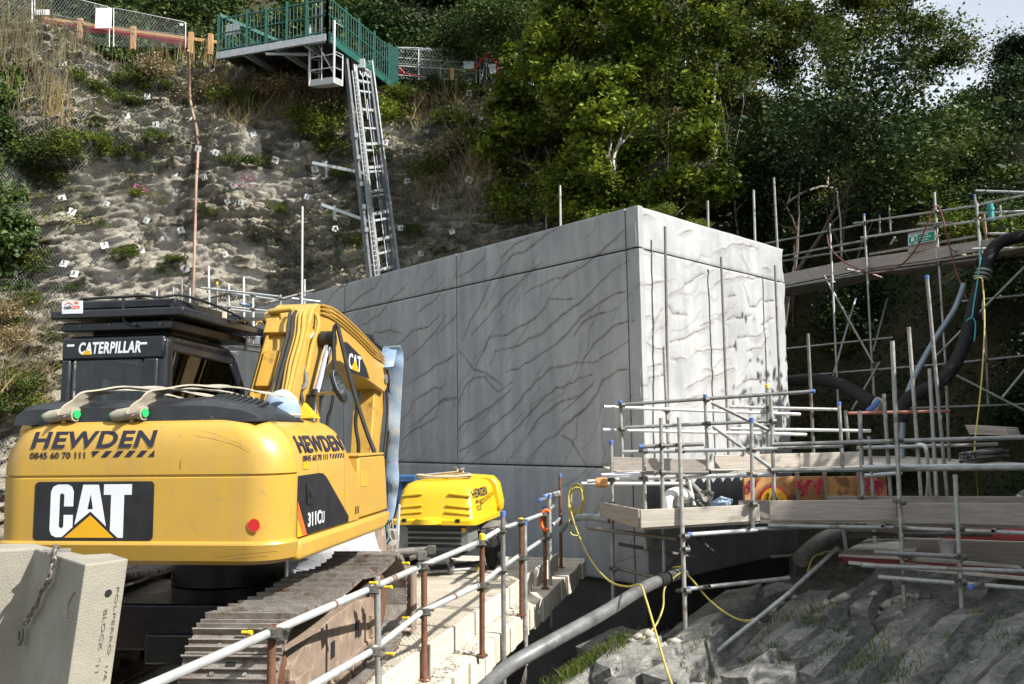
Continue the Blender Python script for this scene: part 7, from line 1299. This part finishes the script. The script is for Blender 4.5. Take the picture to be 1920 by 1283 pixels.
def make_tree(box, d, label, **k):
    """tree of the given kind, sized so that its crown fills the place it has on the slope"""
    x0, x1, y0, y1 = box; b, V, Q = tree_parts(**k); tv = np.array(b.v); pc, pm, ph = (np.percentile(V, q, axis=0) for q in (4, 50, 96))
    A, B, T, L = P(x0, (y0+y1)/2, d), P(x1, (y0+y1)/2, d), P((x0+x1)/2, y0, d), P((x0+x1)/2, y1, d)
    sx = (B.x-A.x)/(ph[0]-pc[0]); sz = (T.z-L.z)/(ph[2]-pc[2]); S = np.array([sx, (sx+sz)/2, sz]); cx = (pc[0]+ph[0])/2
    base = np.array([(A.x+B.x)/2-cx*sx, d, T.z-ph[2]*sz]); t = thing('tree', label, 'tree', base)
    c = V.reshape(-1, 4, 3).mean(1, keepdims=True); V = ((V.reshape(-1, 4, 3)-c) + c*S).reshape(-1, 3)
    b.v = [tuple(p) for p in tv*S]; obj('trunk', b, k['bark'], t, 60, 0, True); link(bpy.data.objects.new('crown', npmesh('crown', V, Q, k['mn'])), t); return t
TREES = [((925, 1180, 150, 405), 26.5, 'wide sycamore rising behind the left half of the roof edge', dict(seed=101, h=8.2, r=.15, spread=1.2, mn='leaf_sycamore', bark='bark_pale', nleaf=11000, lsize=.18, depth=4, lay=.26, clump=.38)),
 ((1060, 1330, 175, 395), 25.5, 'sycamore with pale forked stems above the building corner', dict(seed=117, h=9.8, r=.16, spread=1.2, mn='leaf_sycamore', bark='bark_pale', nleaf=11000, lsize=.18, depth=4, lay=.26, clump=.38)),
 ((950, 1150, -40, 200), 28.5, 'tall bright green sycamore crown left of the highest one', dict(seed=133, h=9.5, r=.13, spread=1.3, mn='leaf_sycamore', bark='bark_dark', nleaf=10500, lsize=.18, depth=4, lay=.26, clump=.40)),
 ((1110, 1345, -50, 190), 28.0, 'highest bright green sycamore filling the top of the view', dict(seed=135, h=9.5, r=.13, spread=1.3, mn='leaf_sycamore', bark='bark_dark', nleaf=11000, lsize=.18, depth=4, lay=.26, clump=.40)),
 ((1280, 1440, 55, 300), 26.0, 'slender pale-barked tree standing clear between two crowns', dict(seed=145, h=8.6, r=.10, spread=1.0, mn='leaf_brown', bark='bark_pale', nleaf=4200, lsize=.12, depth=4)),
 ((1050, 1300, 305, 420), 24.5, 'low dense sycamore just behind the top of the lit wall', dict(seed=151, h=5.0, r=.12, spread=1.3, mn='leaf_sycamore', bark='bark_dark', nleaf=8000, lsize=.14, depth=3)),
 ((905, 1090, 310, 450), 27, 'low leafy tree left of the standing tube on the roof', dict(seed=163, h=5.4, r=.12, spread=1.3, mn='leaf_sycamore', bark='bark_dark', nleaf=8000, lsize=.14, depth=3)),
 ((1330, 1540, 150, 410), 27, 'dark spreading tree above the high walkway', dict(seed=171, h=8.5, r=.14, spread=1.3, mn='leaf_brown', bark='bark_dark', nleaf=13000, lsize=.13, depth=4)),
 ((1385, 1590, -10, 210), 29, 'olive tree with a pale forked limb against the sky', dict(seed=183, h=9.2, r=.14, spread=1.2, mn='leaf_brown', bark='bark_pale', nleaf=11000, lsize=.13, depth=4)),
 ((1535, 1768, 8, 165), 31, 'windswept tree leaning out over the gap of sky', dict(seed=197, h=7.6, r=.15, spread=1.35, mn='leaf_brown', bark='bark_dark', nleaf=7500, lsize=.13, depth=4, lean=(.3, 0), lay=.3, clump=.32)),
 ((1530, 1725, 165, 400), 26.5, 'thin bushy multi-stemmed tree on the shaded slope', dict(seed=203, h=6.2, r=.06, spread=1.2, mn='leaf_brown', bark='bark_pale', nleaf=5000, lsize=.12, depth=3, nst=4)),
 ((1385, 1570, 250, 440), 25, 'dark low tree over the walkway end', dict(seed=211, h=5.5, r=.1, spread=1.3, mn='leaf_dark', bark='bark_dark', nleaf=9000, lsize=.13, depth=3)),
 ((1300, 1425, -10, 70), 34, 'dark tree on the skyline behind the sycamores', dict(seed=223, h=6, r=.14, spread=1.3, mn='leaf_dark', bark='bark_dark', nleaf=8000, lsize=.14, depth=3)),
 ((1500, 1580, -12, 60), 38, 'dark conifer showing behind the skyline trees', dict(seed=229, h=6.5, r=.14, spread=1.0, mn='leaf_conifer', bark='bark_dark', nleaf=7000, lsize=.14, depth=3)),
 ((835, 1010, -50, 110), 32, 'tall leafy tree behind the cliff-top fence', dict(seed=241, h=7.5, r=.13, spread=1.3, mn='leaf_hedge', bark='bark_dark', nleaf=11000, lsize=.14, depth=4)),
 ((1872, 1935, 74, 128), 40, 'dark rounded conifer on the skyline at the right edge', dict(seed=251, h=3.6, r=.12, spread=1.1, mn='leaf_conifer', bark='bark_dark', nleaf=5000, lsize=.13, depth=3, lay=.8))]
TR = [make_tree(bx_, d, lab, **k) for bx_, d, lab, k in TREES]
for ti, d, paths in ((1, 24.0, ([(1153, 335), (1150, 300), (1158, 275), (1168, 245), (1170, 215)], [(1150, 315), (1136, 290), (1120, 268), (1112, 250)], [(1158, 276), (1182, 250), (1190, 222)], [(1140, 296), (1146, 268), (1143, 240)])), (4, 25.0, ([(1341, 300), (1340, 230), (1339, 170), (1343, 125), (1338, 85)], [(1340, 232), (1328, 215), (1324, 195)], [(1343, 128), (1356, 105), (1362, 84)], [(1341, 292), (1348, 262)])), (8, 28.0, ([(1512, 112), (1506, 88), (1502, 60), (1498, 40)], [(1507, 90), (1516, 76)], [(1504, 80), (1492, 66), (1484, 48)])), (10, 25.5, ([(1578, 280), (1582, 240), (1576, 200)], [(1610, 290), (1616, 250), (1612, 215)], [(1642, 285), (1650, 240), (1652, 205)], [(1560, 260), (1570, 225)]))):
    for L in paths:
        b = MB(); r0 = .06 if L is paths[0] else .038; pp_ = smoothpath([P(x, y, d) for x, y in L], 5); b.tube(pp_, [r0*(1-.6*i/len(pp_)) for i in range(len(pp_))], 7); obj('limb', b, 'bark_white', TR[ti], 60)
b = MB()
for L in ([(1624, 228, 26), (1640, 207, 26), (1652, 204, 26)],): b.tube(smoothpath([P(*c) for c in L], 4), .075, 7)
single('fallen_limb', 'short white dead limb caught in the trees on the right slope', 'branch', b, 'decal_white', smooth=50)
b = MB(); b.tube(smoothpath([P(*c) for c in ((1553, 320, 23), (1552, 345, 22.5), (1560, 352, 22.3), (1540, 350, 22), (1505, 362, 21.5), (1476, 381, 21.3))], 4), .03, 6); single('bare_branch', 'bare crooked branch above the high walkway', 'branch', b, 'bark_pale', smooth=50)
b = MB(); b.tube([P(1732, 142, 33), P(1735, 230, 31)], .05, 6); single('thin_pole', 'thin bare pole standing on the right hillside below the sky gap', 'pole', b, 'galv_dark', smooth=50)
# hillside undergrowth: one mass of leaves, clumped
r7 = np.random.default_rng(31); n = 210000; hx = r7.uniform(4.5, 34, n); hy = r7.uniform(9, 48, n); k_ = (hx/hy < .72) & (hx > 3.5); hx, hy = hx[k_], hy[k_]
hz = hill_h(hx, hy); ok = hz > .2; hx, hy, hz = hx[ok], hy[ok], hz[ok]; cl2 = .75+.85*fbm(hx*.55, hy*.55, 0, 3, 61)+.35*vnoise(hx*2.2, hy*2.2, 0, 63); dist = np.clip(hy/28, .55, 1.6)
Cc_ = np.stack([hx, hy, hz + np.clip(cl2, .05, 3)*r7.uniform(.15, 1.0, len(hx))], 1); V, Q = leaves(Cc_, .12*dist, .25, r7, .65); sel = fbm(hx*.22, hy*.22, 0, 2, 65) > .25
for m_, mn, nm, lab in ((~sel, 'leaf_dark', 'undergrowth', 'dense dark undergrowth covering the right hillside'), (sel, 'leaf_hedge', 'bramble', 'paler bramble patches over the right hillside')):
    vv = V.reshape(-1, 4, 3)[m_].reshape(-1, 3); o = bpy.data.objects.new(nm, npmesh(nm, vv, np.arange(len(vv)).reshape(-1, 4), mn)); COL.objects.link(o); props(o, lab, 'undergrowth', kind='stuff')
gh = 'shrubs on the shaded right hillside'
for k in range(95):
    y = random.uniform(14, 44); x = random.uniform(.22, .74)*y
    if x < 6: continue
    z = float(hill_h(np.array([x]), np.array([y]))[0])
    if z < .6: continue
    shrub(random.choice(('dark', 'dark', 'dark', 'hedge', 'brown')), Vector((x, y, z-.1)), random.uniform(.7, 1.5), 'rounded shrub growing among the undergrowth on the right hillside', gh)
SLB = ['sunlit shrub on the slope above the fire sign', 'sunlit shrub behind the blue sleeve on the walkway', 'sunlit shrub above the right end of the walkway toe boards', 'mid green shrub beside the thick hose below the walkway', 'sunlit shrub high on the slope at the right edge', 'mid green shrub below the thin bare pole', 'small bright shrub peeping over the roof corner', 'tiny bright shrub beside the tube on the lit roof edge', 'mid green shrub against the walkway rails at the right']
for px, py, d, sc, kn in ((1690, 330, 21, .9, 'bright'), (1850, 430, 18.5, .8, 'bright'), (1790, 400, 19.5, .7, 'bright'), (1900, 500, 17.5, .9, 'hedge'), (1885, 330, 24, 1.0, 'bright'), (1760, 300, 26, 1.0, 'hedge'), (1240, 390, 19, .3, 'bright'), (1310, 415, 18.6, .3, 'bright'), (1865, 420, 19, .9, 'hedge')):
    shrub(kn, P(px, py, d)-Vector((0, 0, sc*.5)), sc, SLB.pop(0), 'sunlit shrubs by the walkway')
# unseen shrubs and trees added at the right to shade rocks and scaffold
for k in range(34):
    y = -1.5 + (k//2)*.62; shrub('dark', Vector((9.0+1.1*((k//2) % 2)+random.uniform(-.2, .3), y, 1.2 + 1.9*(k % 2) + (.8 if y > 3.5 else 0))), 1.7, 'dense shrub added out of view to shade the rocks', 'unseen shrubs added to shade the rocks', 'shrub')
for k in range(5): shrub('dark', Vector((9.0+.5*(k % 2), 6.4+.52*k, 4.9)), 1.5, 'dense shrub added out of view to shade the rocks', 'unseen shrubs added to shade the rocks', 'shrub')
for i, (x, y, h, nl) in enumerate(((12.8, 11.5, 7.3, 8000), (13.8, 15.2, 8.6, 11000))):
    z = float(hill_h(np.array([x]), np.array([y]))[0]); t = thing('tree', 'bushy tree added out of view to shade the scaffold', 'tree', (x, y, z), 0, 'unseen trees added to shade the scaffold'); b, V, Q = tree_parts(300+i, 5, .14, 1.1, 'leaf_dark', 'bark_dark', nl, .2, 3, lay=.8, clump=.6); kz = (h-z)/V[:, 2].max(); V[:, 2] *= kz; b.v = [(p[0], p[1], p[2]*kz) for p in b.v]; obj('trunk', b, 'bark_dark', t, 60, 0, True); link(bpy.data.objects.new('crown', npmesh('crown', V, Q, 'leaf_dark')), t)
# grass on the rocks
def tufts(name, label, spots, n, h, mn='leaf_grass', seed=0):
    r = np.random.default_rng(seed); Vs, Qs, k = [], [], 0
    for px, py, s in spots:
        hh = BVS.ray_cast(CAM, ray(px, py).normalized())
        if hh[0] is None: continue
        for _ in range(int(n*s)):
            x, y = hh[0].x+r.normal()*.16*s, hh[0].y+r.normal()*.16*s; d = BVS.ray_cast(Vector((x, y, 9)), Vector((0, 0, -1)))
            if d[0] is None: continue
            p = np.array(d[0]) - np.array([0, 0, .01]); L = h*r.uniform(.5, 1.3); dr = np.array([r.normal()*.35, r.normal()*.35, 1]); w = np.array([r.normal(), r.normal(), 0]); w = w/np.linalg.norm(w)*.004; bd = np.array([r.normal(), r.normal(), -.3])*L*.3
            Vs.append([p-w, p+w, p+dr*L*.6+w*.8, p+dr*L*.6-w*.8, p+dr*L+bd+w*.2, p+dr*L+bd-w*.2]); Qs += [(k, k+1, k+2, k+3), (k+3, k+2, k+4, k+5)]; k += 6
    if Vs: o = bpy.data.objects.new(name, npmesh(name, np.array(Vs).reshape(-1, 3), np.array(Qs), mn)); COL.objects.link(o); props(o, label, 'grass', kind='stuff')
tufts('grass', 'green grass tufts along the rock ledge below the black pipe', [(1055, 1275, 1.3), (1080, 1262, 1.2), (1100, 1240, 1.1), (1125, 1225, 1), (1150, 1210, .8), (1170, 1200, .6), (1030, 1290, 1.3), (1000, 1290, 1), (1060, 1250, .8)], 240, .12, seed=1)
tufts('grass', 'dark grass in the hollows between the shaded rocks', [(1600, 1250, 1.2), (1640, 1240, 1), (1530, 1160, .9), (1560, 1140, .7), (1700, 1270, 1), (1700, 1120, .6), (1640, 1195, .8), (1380, 1190, .8), (1420, 1215, .7), (1330, 1275, .6), (1860, 1165, .7), (1480, 1235, .8), (1790, 1215, .5), (1900, 1200, .7), (1625, 1225, 1), (1660, 1255, 1), (1690, 1262, 1), (1510, 1160, .9), (1545, 1150, .8), (1440, 1170, .7), (1310, 1245, .6), (1590, 1245, .8)], 80, .08, seed=2)
